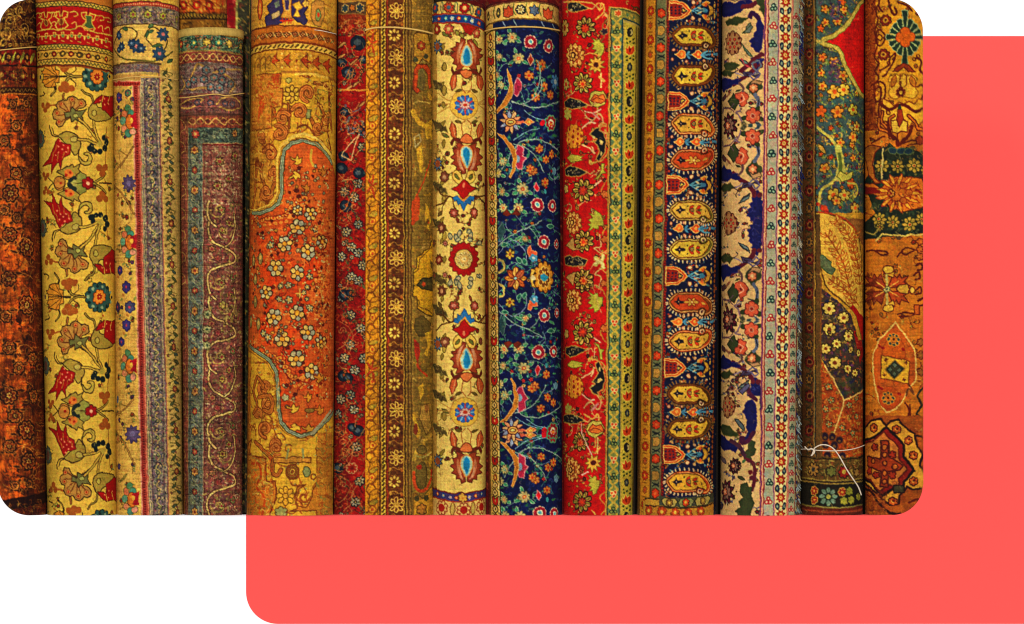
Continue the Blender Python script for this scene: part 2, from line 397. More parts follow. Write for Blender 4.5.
        for i in range(16): c.e_(215+c.rs.uniform(-10, 48), 635+c.rs.uniform(-46, 46), 3, 3, '#2b2f2a')
    def rosette(va, vb):
        c.fr(0, 220, va, vb)
        c.fl(540, 415, 84, 14, '#35564f', '#1d2d26', .8, dep=.16)
        for i in range(14):
            q = 2*math.pi*i/14; c.e_(540+60*math.cos(q), 415+60*math.sin(q), 9, 9, '#7c9478' if i % 2 else '#1f3330')
        c.fl(540, 415, 42, 8, '#cf7a2a', '#5a2a0c', .8, dep=.2); c.fl(540, 415, 23, 8, '#9c2210', '#e09a3a', .7, c='#d9a040', cr=.2)
    warp = lambda v: np.where(v < 110, 110-(110-v)*.82, v)
    c.warp = warp
    A = 2*183.4
    c.fr(0, 0); c.wander(215, 380, 600, 2850, ['#7a5a1c', '#6a4a18'], 46, .8, ['#8a8a3a', '#a8642a', '#6f7340'], ['#a8642a', '#b5862c'], 60)
    unit(1, 0); unit(-1, A); unit(-1, 594); unit(1, -2*113.6)
    # below the rosette: mirror back
    unit(1, 227.4); 
    rosette(1, 0); rosette(-1, A); rosette(1, 227.4)
    # fan halves on the far side of each axis
    c.warp = None
    # horizontal end borders
    sag = lambda X, Y: Y+32*np.clip((X-380)/210, 0, 2)**1.6+6*np.clip((330-X)/130, 0, 2)
    c.dist = sag; c.fr(0, 0)
    c.rect(150, -80, 640, 362, '#b58c34')
    c.rect(150, -80, 640, 6, '#b3702a')
    def guard(y0, y1, fill='#bf9a40'):
        c.rect(150, y0, 640, y1, fill); c.rect(150, y0, 640, y0+5, '#3a1a0c'); c.rect(150, y1-5, 640, y1, '#3a1a0c')
        c.zig(180, 610, (y0+y1)/2, (y1-y0)*.22, 22, '#4a4a22', .9)
    guard(6, 38)
    c.rect(150, 38, 640, 238, '#A3160c')
    guard(238, 270); c.rect(150, 270, 640, 316, '#b9903a')
    for i, x in enumerate(range(205, 620, 46)):
        c.fl(x, 293, 15, 6, ['#8c1c10', '#5a4a20'][i % 2], DK, .5, c='#d0a040'); c.l([(x+12, 300), (x+24, 284), (x+34, 296)], .8, '#5a4a1c')
    guard(316, 352); c.rect(150, 352, 640, 360, '#7a3a14')
    G = '#c6a040'
    for x in (250, 335, 480): # stylised plants on red
        c.p([(x-38, 68), (x-10, 62), (x-6, 92), (x+6, 92), (x+10, 62), (x+38, 68), (x+30, 95), (x+14, 104), (x+34, 140), (x+20, 158), (x-20, 158), (x-34, 140), (x-14, 104), (x-30, 95)], None, G, 1.2)
        c.e_(x, 122, 14, 18, '#8a4a1c', G, .7); c.l([(x, 40), (x, 170)], .8, '#5a1a0a')
    c.p([(465, 80), (500, 75), (498, 110), (512, 135), (480, 150), (450, 130), (466, 112)], '#4d5a34', G, .8)
    for x in (205, 290, 400, 540, 575): c.l([(x-18, 70), (x+14, 66), (x+20, 84), (x+2, 90)], 1.0, G); c.l([(x-10, 130), (x+10, 118), (x+16, 150)], .9, '#d9b050')
    c.l([(190, 162), (260, 158), (330, 165), (400, 160), (430, 140), (470, 150), (520, 160), (600, 156)], 1.2, G)
    for x in range(205, 600, 46):
        c.l([(x-20, 212), (x-20, 192), (x-6, 192), (x-6, 178), (x+8, 178), (x+8, 192), (x+22, 192), (x+22, 212)], .9, '#d9b24e', sm=False)
        c.fl(x, 196, 9, 4, '#6f7a40', G, .4); c.l([(x-8, 222), (x+6, 226)], .9, G)
    c.dist = None
    return c.finish(.05, .035, .05, 22)

def roll_cream_border():
    c = Cv(112, 178, 115.5, 182, 'soft', '#CDA552', 13)
    PG = '#7d6a5c'; OL = '#4a3a1c'; BL = '#33495e'; GN = '#48562f'; PU = '#463c74'
    c.fr(0, 0)
    # side strips down the whole length
    c.shear = (.0215, 100)
    c.rect(715, 440, 757, 2900, '#9c4438'); c.vl(718, 440, 2900, 1.3, '#c98a70'); c.vl(752, 440, 2900, 1.0, '#c07a60')
    for y in range(450, 2800, 13): c.e_(736, y, 5, 4, '#5f1410'); 
    c.vl(728, 440, 2900, .5, '#7c1a14')
    c.rect(757, 420, 862, 2900, '#6c6260')
    for x in range(763, 860, 2): pass
    c.scrib(760, 420, 862, 2850, ['#3a463f', '#a89c78', '#38445c', '#7d4a50', '#5b6b42', '#b39a68', '#2e3038', '#8f8478', '#b5a084', '#1f2428', '#7a6474', '#6a5468'], 2300, 18, .8, .95, 1.6)
    for x, k in ((772, '#a8946c'), (782, '#5a3a40'), (812, '#8f7a6c'), (842, '#5a4a48'), (852, '#b09a74')): c.vl(x, 430, 2900, .8, k, .8)
    for y in range(470, 2800, 92):
        c.fl(812, y, 12, 6, '#76505a', '#2e3034', .6, c='#a8946a'); c.fl(812, y+46, 10, 5, '#626a50', '#2e3034', .5, c='#a89a70')
        c.l([(812, y), (800, y+22), (824, y+46), (812, y+70), (812, y+92)], .8, '#b0a060')
    c.vl(762, 420, 2900, .8, '#b9a070'); c.vl(862, 360, 2900, 1.3, '#8d5a50'); c.vl(868, 360, 2900, .8, '#c09a60')
    # leafy guard on the right
    c.rect(871, 380, 1000, 2900, '#B59a58')
    for i, y in enumerate(range(380, 2800, 74)):
        s = 1 if i % 2 else -1
        c.l([(905, y-8), (905+s*16, y+18), (905, y+40), (905-s*16, y+56), (905, y+70)], .8, '#5a5a26')
        c.lf(905, y, 905+s*22, y+26, 7, '#545a3a', '#34341c', .5); c.lf(905, y+36, 905-s*22, y+58, 7, '#4f5a4c', '#34341c', .5); c.lf(898, y+14, 898-s*20, y+28, 5, '#6a5a34'); c.e_(892+s*14, y+52, 7, 7, '#8a5a48', '#4a3420', .5); c.l([(880, y), (930, y+20), (880, y+50)], .7, '#5a5426')
        if i % 3 == 2: c.fl(908, y+8, 20, 6, '#8a4a34', '#3a2014', .6, c='#a8823c')
    c.shear = (0, 0)
    c.wander(600, 480, 715, 2820, ['#7a5a2a', '#8a6a34'], 60, .8, ['#6f7a3a', '#8a6a34', '#5a6a4a'], ['#a04a38', '#54507a', '#b5702c'], 60)
    # field flowers (left)
    def small(x, y, r=28, col=PU):
        c.fl(x, y, r, 6, col, '#241c40', .6, dep=.25, c='#b0405a', cr=.22)
        c.lf(x+r*.6, y-r, x+r*1.1, y-r*1.7, 6, '#8a8a45'); c.lf(x-r*.6, y+r, x-r*.2, y+r*1.6, 6, '#b07a3a')
    def big(x, y):
        for dx, dy, r, k in ((-30, -45, 20, '#c0704a'), (-38, -8, 22, '#5f8a70'), (-30, 34, 20, '#c7805a'), (-6, 60, 22, '#4f7f6a'), (-10, -78, 20, '#557d55'), (6, -50, 20, '#4a7a66'), (18, 50, 18, '#c98a70')):
            c.e_(x+dx, y+dy, r, r*.95, k, '#5a5a35', .6)
        c.e_(x, y-4, 26, 40, '#c9742a', '#6a2a10', .7); c.p([(x+2, y-34), (x+40, y-50), (x+40, y+30), (x+4, y+20), (x+14, y-6)], '#a01a26')
        c.e_(x+10, y-12, 10, 14, '#e0a040')
    def star(x, y, r=44):
        c.fl(x, y, r, 9, '#5a4a6e', '#3a2c50', .6, dep=.4, sharp=True, c='#6d608c', cr=.3)
    def zz(y0, y1, y2):
        c.l([(720, y0), (668, (y0+y1)/2-8), (622, y1-40)], 2.2, '#7a5426'); c.l([(720, y0), (668, (y0+y1)/2-8), (622, y1-40)], .9, '#b08a4a')
        c.l([(612, y1+40), (668, (y2+y1)/2), (725, y2)], 2.2, '#7a5426'); c.l([(612, y1+40), (668, (y2+y1)/2), (725, y2)], .9, '#b08a4a')
        for q in (.3, .7):
            c.l([(720-98*q, y0+(y1-y0)*q), (640, y0+20)], .7, '#7a5a2a'); c.lf(640, y0+30, 655, y0+6, 6, '#9a8a4a')
        c.e_(618, y1-95, 10, 14, '#a04a38'); c.e_(634, y1+90, 10, 12, '#a04a38')
    small(640, 525, 28); small(690, 500, 20, '#5c7050')
    big(700, 660); star(693, 985, 46); zz(790, 960, 1150); big(700, 1310)
    small(645, 1455, 26); small(680, 1545, 32); small(632, 1650, 28, '#4c3c60'); small(700, 1650, 34, '#4a4a66'); small(680, 1750, 32)
    small(655, 1840, 26); big(700, 1975); zz(2150, 2270, 2500); star(715, 2335, 50); star(640, 2510, 20)
    c.e_(632, 2150, 16, 22, '#60687a'); big(710, 2690); c.lf(640, 2600, 690, 2540, 8, '#8a7a3a')
    # top frame of the field
    c.dist = lambda X, Y: Y+24*np.clip(np.abs(X-760)/190, 0, 1.2)**2.2*np.where(X > 760, 1, .9)
    c.rect(560, -80, 1000, 15, '#c9a040'); c.rect(560, 12, 1000, 34, '#9b3a2c'); c.l([(560, 10), (1000, 10)], 1.0, '#5a2a18', False)
    for x in range(600, 980, 12): c.e_(x, 23, 4, 4, '#d09060')
    c.rect(560, 34, 1000, 128, PG); c.scrib(590, 38, 975, 124, ['#4a3e3e', '#9a8c74', '#58506a', '#a89c68', '#7a4a4e', '#3c3a34'], 520, 22, .8, .8, 1.3)
    for x in (640, 720, 800, 880, 950): c.fl(x, 80, 22, 6, '#8f8a3c', '#3e3a2c', .6, c='#7a3a3a')
    c.rect(560, 128, 1000, 134, '#4e3a24'); c.rect(560, 134, 1000, 335, '#C4A456')
    c.l([(600, 260), (650, 150), (720, 160), (740, 200), (700, 240)], 1.2, OL); c.l([(780, 200), (800, 160), (850, 150), (900, 210), (880, 270)], 1.2, OL)
    c.l([(610, 250), (660, 310), (760, 330), (860, 320), (930, 260)], 1.6, '#5a5426'); c.l([(790, 210), (830, 250), (870, 240)], 1.0, OL)
    for x, y, r in ((640, 185, 26), (655, 245, 26), (735, 250, 40), (765, 262, 26), (710, 235, 24), (880, 180, 40), (860, 285, 42), (640, 260, 18)):
        c.fl(x, y, r, 8, BL, '#1d3350', .7, dep=.4, sharp=True, c='#b56a6a' if r > 35 else '#6f8aa0', cr=.25)
    for x, y, x2, y2 in ((800, 150, 830, 130), (790, 205, 800, 160), (820, 250, 880, 235), (690, 165, 660, 140), (930, 300, 900, 330), (830, 165, 800, 175)):
        c.lf(x, y, x2, y2, 9, '#4a6340', '#2a3418', .5)
    c.rect(560, 335, 870, 345, '#5c4630'); c.rect(560, 345, 858, 390, '#7a675c'); c.scrib(590, 348, 855, 388, ['#4a3e3e', '#9a8c74', '#58506a', '#7a4a4e'], 200, 18, .7, .8)
    c.rect(560, 390, 845, 402, '#b59a58'); c.dist = None
    c.rect(560, 402, 760, 440, '#b08a4c'); c.rect(560, 436, 757, 462, '#A03a2c'); c.l([(560, 438), (757, 438)], .7, '#d09a78', False)
    for x in range(575, 755, 13): c.e_(x, 450, 4, 4, '#641410')
    return c.finish(.09, .07, .06, 20)

def roll_faded_purple():
    c = Cv(177.6, 242.6, 184, 241.8, 'soft', '#6f443c', 14)
    c.top = 28
    TN = '#a0824c'; PR = ['#84483f', '#6a4048', '#8f5442', '#74403a', '#7f4448']
    c.fr(170, 0)
    c.blot(30, 500, 400, 2800, PR, 380, 20, .6)
    c.scrib(180, 900, 400, 2800, ['#8a6c42', '#7a5a48', '#42242c', '#8a3a3a', '#6d6644', '#a08a68', '#3a2428', '#b5945c', '#4a2a2c', '#96503f', '#b5a080', '#7d3c3a'], 2600, 18, .8, .9, 1.8)
    # left guard
    c.rect(20, 560, 98, 2900, '#80483c'); c.scrib(30, 600, 98, 2800, ['#5a2420', '#8f4a32', '#50302c', '#98643c'], 420, 20, .8, .7)
    for y in range(640, 2780, 118):
        c.l([(50, y), (78, y+20), (84, y+48), (62, y+66), (52, y+92), (50, y+118)], .9, '#b08a50'); c.l([(84, y+48), (92, y+80)], .6, TN)
        c.fl(66, y+30, 9, 5, '#9a3a2a', None, c=TN)
    # teal border
    c.rect(98, 610, 180, 2900, '#5c6460')
    c.scrib(100, 640, 180, 2800, ['#2f3a38', '#7f8668', '#3a4a4a', '#8a8a6a', '#2a302e', '#5e6e5c', '#6a4c48'], 1050, 26, .85, .85, 1.3)
    for i, y in enumerate(range(700, 2760, 108)):
        c.l([(115, y-54), (140, y-40), (160, y-20), (140, y), (118, y+26), (138, y+54)], .9, '#858c6a')
        c.fl(135, y, 24 if i % 2 else 19, 6, '#b0844a' if i % 2 else '#93453a', '#3a2c20', .7, c='#7a3a2a' if i % 2 else '#b08a50')
    c.vl(98, 610, 2900, .9, '#9a8058'); c.vl(180, 700, 2900, 1.0, '#8f8468'); c.vl(186, 700, 2900, .8, '#5a1f24')
    # scrolling field
    def vine(P, w=1.7):
        c.l(P, w+1.6, '#2c1814', a=.85); c.l(P, w+.2, '#BFA066')
    for y in (800, 1190, 1590, 1990, 2390):
        vine([(215, y+6), (212, y+60), (240, y+115), (300, y+145), (345, y+175), (350, y+215), (300, y+235), (240, y+255), (205, y+300), (215, y+380), (250, y+420)])
        vine([(345, y-40), (352, y+40), (330, y+110), (300, y+140)], 1.2)
        c.spiral(265, y+330, 46, 1.2, 1.5, '#a3884e', 180, -1); c.spiral(295, y+60, 44, 1.3, 1.4, '#98804c', 0)
        for dx, dy, k in ((285, 50, '#a08a44'), (260, 200, '#8a4a40'), (280, 330, '#9a8a50'), (340, 300, '#6a6a44'), (230, 150, '#9a6a48'), (320, 400, '#a08848')):
            c.fl(dx, y+dy, 22, 6, k, '#3c261c', .7, dep=.4, sharp=True, c='#7a3030')
        for k in range(34):
            a = c.rs.uniform(200, 385); b = y+c.rs.uniform(0, 400); c.lf(a, b, a+c.rs.uniform(-24, 24), b+c.rs.uniform(-24, 24), 5, ['#8a7a44', '#6f5a3a', '#86403a'][k % 3])
    c.blot(280, 1590, 385, 1790, ['#8a7a3c', '#6f6430', '#9a8a54', '#5f4a34', '#7a4a40'], 46, 11, .8); c.scrib(275, 1580, 385, 1800, ['#a89a5c', '#40301c', '#8a7a3c'], 40, 26, .9, .85, 1.6)
    for x, y in ((200, 1770), (205, 1690), (200, 1860)): c.fl(x, y, 24, 7, '#8d8a62', '#3a3a28', .6, c='#3a4a38')
    # field head
    c.rect(180, 680, 420, 1080, '#76483f'); c.scrib(190, 770, 400, 1100, ['#a08a64', '#6a3a30', '#9a6050', '#48242a', '#7d7254', '#a89878'], 620, 20, .8, .85, 1.7)
    for x, y in ((270, 870), (320, 960), (260, 1000), (350, 840)): c.fl(x, y, 26, 7, '#8a7444', '#3c261c', .7, dep=.4, sharp=True, c='#7a3030')
    # end borders across the top
    c.dist = lambda X, Y: Y+26*np.clip(np.abs(X-190)/200, 0, 1.2)**2
    c.rect(0, 60, 440, 186, '#C0983E'); c.l([(0, 187), (440, 187)], 1.2, '#6b4f20', False)
    c.rect(0, 190, 440, 268, '#47604e'); c.scrib(20, 192, 410, 266, ['#1f2f2c', '#7b8f60', '#5f7a62', '#a05a3a', '#2c3c38'], 380, 24, .9, .85, 1.3)
    for x in (60, 130, 200, 262, 320, 380): c.fl(x, 228, 22, 6, ['#a84a34', '#3a6a5a', '#b09a44'][x % 3], '#1f2a24', .7, c='#c0a050')
    c.rect(0, 268, 440, 278, '#8c7440'); c.rect(0, 278, 440, 336, '#7d3c30'); c.scrib(20, 280, 410, 334, ['#4a2626', '#96503c', '#5a3438'], 160, 20, .8, .7)
    c.l([(40+14*k, 306+18*math.sin(k*1.25)) for k in range(27)], 1.1, '#c09a58'); c.l([(40+14*k, 306-18*math.sin(k*1.25)) for k in range(27)], .9, '#b08a50')
    c.rect(0, 336, 440, 500, '#6b5c56'); c.scrib(20, 340, 410, 498, ['#3a2c3a', '#6d4a50', '#70605a', '#4a3034', '#7a4a4c', '#9a8a80', '#86706c'], 700, 24, .9, .75)
    for P in ([(50, 490), (110, 420), (150, 345), (200, 380)], [(60, 400), (110, 480), (170, 470), (230, 485)], [(250, 380), (310, 400), (350, 440), (320, 490)], [(235, 390), (300, 370), (380, 350)]):
        c.l(P, 1.6, '#a08046'); c.l([(x+6, y+7) for x, y in P], .6, '#7a6038')
    for x, y in ((200, 380), (185, 430), (130, 430), (280, 380), (285, 430), (330, 440), (100, 450), (220, 470), (270, 470), (240, 420)): c.fl(x, y, 22, 6, '#5a6264', '#2d2630', .7, c='#8a5a4a')
    c.dist = lambda X, Y: Y+10*np.clip(np.abs(X-190)/200, 0, 1.2)**2
    c.rect(0, 506, 440, 620, '#6f4a42'); c.scrib(20, 510, 410, 618, ['#3a242c', '#7a4a48', '#6a5a50', '#84383a'], 360, 24, .9, .7)
    for P in ([(50, 560), (110, 535), (180, 540), (120, 580), (60, 575)], [(250, 560), (290, 525), (350, 520), (380, 560), (330, 590), (270, 575)]): c.l(P, 1.5, '#a8864a')
    for x in (150, 300, 340, 220): c.fl(x, 555, 18, 5, '#60505a', '#2d2630', .6, c='#8a5a4a')
    c.rect(0, 606, 440, 625, '#5a3a34'); c.dist = None
    c.rect(98, 625, 440, 690, '#7c4030'); c.scrib(100, 628, 410, 688, ['#5a2420', '#9a5038', '#50302c'], 160, 20, .8, .7)
    c.l([(100+15*k, 655+17*math.sin(k*1.1)) for k in range(22)], 1.1, '#b58e4e'); c.l([(100+15*k, 655-17*math.sin(k*1.1)) for k in range(22)], .7, '#a07c44')
    c.rect(100, 690, 420, 770, '#475248'); c.scrib(102, 692, 410, 768, ['#2f3a38', '#7f8668', '#3a4a4a', '#5e6e5c', '#2a302e'], 330, 24, .9, .85)
    c.fl(138, 722, 26, 8, '#9a4034', '#3a2420', .7, c='#b08a50'); c.fl(350, 720, 22, 7, '#a98048', '#3a2c20', .7, c='#7a3a2a'); c.l([(185, 774), (420, 774)], .8, '#9a8a60', False)
    c.l([(185, 780), (420, 780)], 1.4, '#6a2024', False)
    return c.finish(.12, .13, .1, 16, (.40, .33, .24), .22)

def roll_gold_medallion():
    YL = '#C89A30'
    c = Cv(251, 336.5, 246, 332.5, 'soft', YL, 15)
    BR = '#8c4a1a'; OG = '#C04E16'; RD = '#B5350f'; GY = '#8d9070'; PA = '#d0a848'
    c.fr(170, 0)
    def sc(P, w=3.2, col=BR, inner='#b26a28'):
        c.l(P, w+1.0, '#5a2c10'); c.l(P, w-.6, inner); c.l(P, .6, '#8c4a1a')
    c.wander(400, 390, 880, 2850, ['#8c4a1a', '#a8682a', '#7a3c14'], 170, 1.3, ['#b57a2c', '#a8602a', '#8d8a50'], None, 90)
    # outlined arabesques on yellow, above and below the medallion
    c.rect(395, 455, 560, 1900, '#BE842C')
    def arab(fr):
        fr()
        sc([(560, 590), (560, 640), (470, 640), (470, 700)]); sc([(500, 530), (540, 570), (545, 590)])
        c.spiral(740, 500, 46, 1.3, 3.4, '#8c4a1a', 90, 1); c.spiral(740, 500, 46, 1.3, 1.5, '#b87030', 90, 1)
        c.spiral(690, 610, 40, 1.2, 3.2, '#8c4a1a', 180); c.spiral(690, 610, 40, 1.2, 1.3, '#b87030', 180)
        c.spiral(612, 625, 40, 1.2, 3.2, '#8c4a1a', 0, -1); c.spiral(612, 625, 40, 1.2, 1.3, '#b87030', 0, -1)
        c.spiral(600, 710, 44, 1.3, 3.2, '#8c4a1a', 270); c.spiral(600, 710, 44, 1.3, 1.3, '#c07a34', 270)
        c.spiral(538, 820, 44, 1.4, 3.4, '#8c4a1a', 200); c.spiral(538, 820, 44, 1.4, 1.5, '#b06028', 200)
        sc([(500, 880), (490, 940), (510, 1000), (490, 1060), (520, 1090)]); sc([(560, 900), (580, 960), (560, 1010), (545, 1060)])
        c.spiral(520, 1040, 34, 1.2, 3.0, '#8c4a1a', 20); c.spiral(520, 1040, 34, 1.2, 1.2, '#b87030', 20)
        sc([(470, 860), (462, 950), (455, 1060), (440, 1120)], 3.6)
        sc([(800, 560), (830, 620), (800, 700), (760, 640)]); sc([(780, 450), (850, 470), (860, 600), (870, 700)], 3)
        sc([(640, 560), (645, 690)], 2)
        c.ro(658, 510, 44, 8, '#C9A036', '#C9A036', ol='#5a3a14', w=.9, pr=15, cr=.3)
        c.rect(736, 590, 760, 640, '#8d8a50', '#5a4420', .8)
        c.fl(640, 437, 18, 6, '#c0b050', '#5a4a20', .7)
        c.fl(510, 640, 22, 5, '#b5602a', '#6b3a14', .7)
    arab(lambda: c.fr(170, 0))
    def scroll(x, y, r, a, fl=1):
        c.spiral(x, y, r, 1.25, 5.0, '#6b3412', a, fl, .12); c.spiral(x, y, r, 1.25, 3.4, '#BC7230', a, fl, .12); c.spiral(x, y, r, 1.25, .7, '#8c4a1a', a, fl, .12)
    c.fr(170, 0)
    for x, y, r, a, f in ((745, 505, 44, 100, 1), (700, 605, 42, 200, 1), (610, 640, 38, 330, -1), (590, 720, 44, 250, 1), (540, 830, 42, 200, 1), (520, 1035, 40, 30, 1), (560, 935, 34, 80, -1), (800, 690, 36, 0, 1), (845, 640, 30, 180, -1), (495, 735, 30, 60, 1), (640, 790, 0.1, 0, 1)): scroll(x, y, r, a, f)
    c.spiral(472, 880, 30, 1.1, 3.6, '#7a3c14', 0); c.l([(845, 460), (862, 560), (850, 700), (868, 820)], 2.6, '#7a4218'); c.l([(690, 690), (740, 680), (790, 740), (850, 800), (868, 850)], 2.2, '#7a4218')
    c.scrib(780, 440, 870, 830, ['#7a3c14', '#a8682a', '#d0a040', '#6f6a30'], 90, 34, 1.1, .85); c.scrib(420, 700, 560, 1120, ['#7a3c14', '#a86428', '#d4aa48'], 100, 40, 1.0, .75)
    # stepped panel at left top
    c.p([(440, 400), (600, 400), (600, 480), (610, 480), (610, 580), (550, 580), (550, 690), (470, 700), (440, 700)], '#B9762A', '#7a4218', 1.2)
    c.p([(550, 400), (590, 400), (590, 450), (560, 450)], '#b04a1c'); c.p([(480, 520), (510, 515), (510, 600), (475, 640)], '#b5501c')
    c.scrib(440, 400, 600, 690, ['#8c4a1a', '#a8401a', '#d09a3a', '#99701f'], 130, 30, .9, .8)
    # medallion
    M = [(252.3, 212.5), (260, 213.5), (272, 209), (279.5, 203), (282.3, 192), (282.3, 166), (285.2, 151), (292.7, 143.5), (303.8, 140.5), (317, 144.5), (325, 152), (331.7, 163),
         (345, 180), (345, 396), (333, 411), (323, 424), (313, 433), (301, 436), (290, 431), (281.5, 421), (279.5, 410), (279, 396), (278.5, 386), (277, 372), (271, 361), (259, 352.5), (250, 346), (247.5, 340), (240, 330), (240, 216)]
    c.fr(0, 0, zs=1)
    c.l([(x*1.0+(0 if x > 320 else -4), y-3 if y < 250 else y+3) for x, y in M[:13]], 3.0, '#D2AC48'); 
    c.p(M, '#BE5A26', sm=False)
    c.mask(M)
    c.blot(246, 140, 340, 436, ['#CC6424', '#B54a1a', '#C44a18', '#c06628', '#b0501f'], 230, 7, .5)
    c.blot(262, 230, 318, 400, ['#C23810', '#c9420f'], 90, 8, .5)
    for y in range(140, 440, 3): c.l([(246, y+c.rs.uniform(-1, 1)), (340, y+c.rs.uniform(-1, 1))], .5, '#8e3010', False, a=.28)
    for x in range(270, 340, 4): c.vl(x, 145, 430, .5, '#8e3a14', .3)
    # band of ovals crossing the medallion corners
    for (x0, y0, x1, y1) in ((252, 222, 285, 216), (285, 216, 300, 200), (300, 200, 310, 196), (254, 352, 280, 358), (280, 358, 294, 380), (294, 380, 312, 376)):
        n = int(math.hypot(x1-x0, y1-y0)/6)+1
        for k in range(n):
            f = k/n; c.e_(x0+(x1-x0)*f, y0+(y1-y0)*f, 3.3, 2.8, '#cf8434', '#8a2c10', .8); c.e_(x0+(x1-x0)*f, y0+(y1-y0)*f, 1.2, 1.0, '#a83a14'); c.e_(x0+(x1-x0)*f+2, y0+(y1-y0)*f+5.5, 2.6, 2.2, '#cc7a30', '#a83a14', .7)
    c.l([(255, 355), (272, 358), (280, 366), (292, 379), (306, 378)], .9, '#6e1c0c'); c.l([(260, 219), (285, 214), (300, 206)], .9, '#6e1c0c')
    for x in range(315, 332, 4):
        for y in range(256, 320, 6): c.e_(x+c.rs.uniform(-1, 1), y, 1.4, 2, '#cc7a34', None, a=.5)
    c.fr(170, 220)
    def bl(x, y, r=42, full=True, k=0):
        for i in range(6 if full else 5):
            q = math.pi/3*i+math.pi/6+k; cx, cy = x+r*.6*math.cos(q), y+r*.68*math.sin(q)
            c.e_(cx, cy, r*.36, r*.36, ['#c9a454', '#b5a67a', '#9c977c', '#cba050'][(i+int(x)) % 4], '#3a2418', .9)
        c.e_(x, y, r*.28, r*.3, '#D79A30', '#8a4a18', .6)
    c.scrib(410, -300, 870, 1000, ['#8e2c0c', '#a8401a', '#d0702c', '#7a2410', '#c9883a'], 620, 20, .8, .6, 1.4)
    c.wander(425, -290, 860, 1000, ['#8e2c0c', '#d0803c', '#6e2010'], 130, .9, ['#c9883a', '#7a2c10', '#b5a068'], None, 50)
    for i in range(300): 
        x, y = c.rs.uniform(430, 850), c.rs.uniform(-290, 1010)
        c.fl(x, y, c.rs.uniform(7, 12), 5, ['#b5a068', '#c98a34', '#8f8a64', '#6e2010'][i % 4], '#4a2014', .5, dep=.5)
    for x, y, r in ((690, 40, 46), (622, 130, 46), (745, 175, 46), (572, 260, 48), (690, 285, 44), (520, 390, 42), (562, 520, 50), (686, 500, 46), (820, 118, 38),
                    (745, 605, 46), (607, 640, 48), (682, 745, 50), (765, 815, 48), (815, 655, 38), (760, -30, 40), (690, -50, 30), (600, 600, 20)): bl(x, y, r*.93, k=c.rs.uniform(0, 1)); c.l([(x, y+r*.8), (x+c.rs.uniform(-20, 20), y+r*1.5)], .9, '#6e2c14')
    for x, y, r in ((755, 305, 20), (755, 475, 20), (598, 355, 18), (640, 350, 20), (592, 428, 18), (645, 430, 20), (545, 135, 22), (725, 390, 16), (740, 360, 14), (740, 425, 14), (505, 610, 20), (530, 630, 22), (520, 235, 0), (785, 50, 18)):
        if r: c.fl(x, y, r, 5, '#a39a70', '#4a3020', .8, dep=.5, c='#c09a4a')
    for x, y in ((488, 205), (450, 215), (460, 320), (460, 440), (478, 560), (435, 545)): c.e_(x, y, 17, 34, '#8f7a44', '#5a2c14', .9); c.e_(x, y-6, 7, 12, '#c9a050')
    c.l([(700, 372), (700, 420)], 1.0, '#e0b050').l([(680, 397), (722, 397)], 1.0, '#e0b050')
    c.scrib(780, -60, 860, 1000, ['#c98a34', '#8e2c0c', '#d09a4a', '#7a2410'], 200, 22, 1.0, .8, 1.5)
    # yellow birds and sprigs at the two narrow ends
    def bird(x, y, s=1, k='#D0A238', f=1):
        c.p([(x-36*s, y-14*f), (x-10*s, y-4*f), (x+4*s, y-30*f), (x+14*s, y-6*f), (x+32*s, y-14*f), (x+26*s, y+12*f), (x+2*s, y+30*f), (x-14*s, y+22*f), (x-4*s, y+8*f), (x-28*s, y+2*f)], k, '#6b3414', .8)
    c.fr(170, 110); bird(685, 270); bird(675, 360, 1, f=-1); bird(735, 420, .7, '#bf7a2a'); c.l([(765, 215), (760, 260), (775, 300)], 2.6, '#b58a34'); bird(820, 330, .7, '#b5722a')
    c.fr(170, 330); bird(665, 420, 1.1); bird(670, 530, 1.2, f=-1); bird(745, 360, .7, '#c9882a'); bird(745, 530, 1, '#c08a30'); c.fl(625, 360, 22, 5, '#a39a70', '#6b3414', .8); c.e_(755, 430, 28, 14, '#8a6a30', '#6b3414', .8)
    bird(805, 430, .8, '#c07a28'); bird(800, 255, .9, '#c5842a')
    c.mask(None)
    c.fr(0, 0, zs=1)
    for q in (M[:12], M[13:27]):
        c.l(q, 4.6, '#3f3418', False); c.l(q, 3.0, '#8f9474', False); c.l(q, .7, '#5a6450', False); c.l([(x-3.0, y-(2.4 if y < 250 else -2.4)) for x, y in q], .8, '#8a5a20', False)
    c.l([(331, 411), (321, 424), (312, 433.5)], 3, '#9a9070')
    c.l([(x, y+6) if y > 250 else (x, y-6) for x, y in M[6:12]], 2.6, '#CFAE52', False)
    c.fr(170, 0); c.scrib(430, 440, 880, 1120, ['#7a3c14', '#a86428', '#8c4a1a'], 0, 40)
    # left edge column above/below
    c.fr(170, 330)
    c.rect(408, 150, 435, 1100, '#BE7A28'); c.l([(436, 10), (436, 120), (430, 190)], 1.3, '#a05a1c')
    c.l([(440, 200), (425, 300), (430, 400), (420, 480), (440, 540)], 1.6, BR); c.l([(420, 60), (416, 200), (412, 420)], 1.2, BR)
    for x, y, r, a, f in ((505, 310, 40, 90, 1), (530, 400, 36, 250, -1), (515, 530, 46, 90, 1), (575, 610, 34, 60, 1), (470, 450, 30, 20, -1)):
        c.spiral(x, y, r, 1.25, 5.0, '#6b3412', a, f, .12); c.spiral(x, y, r, 1.25, 3.2, '#BC7230', a, f, .12); c.spiral(x, y, r, 1.25, .7, '#8c4a1a', a, f, .12)
    c.scrib(425, 230, 590, 640, ['#7a3c14', '#a86428', '#d4aa48'], 60, 34, 1.0, .7)
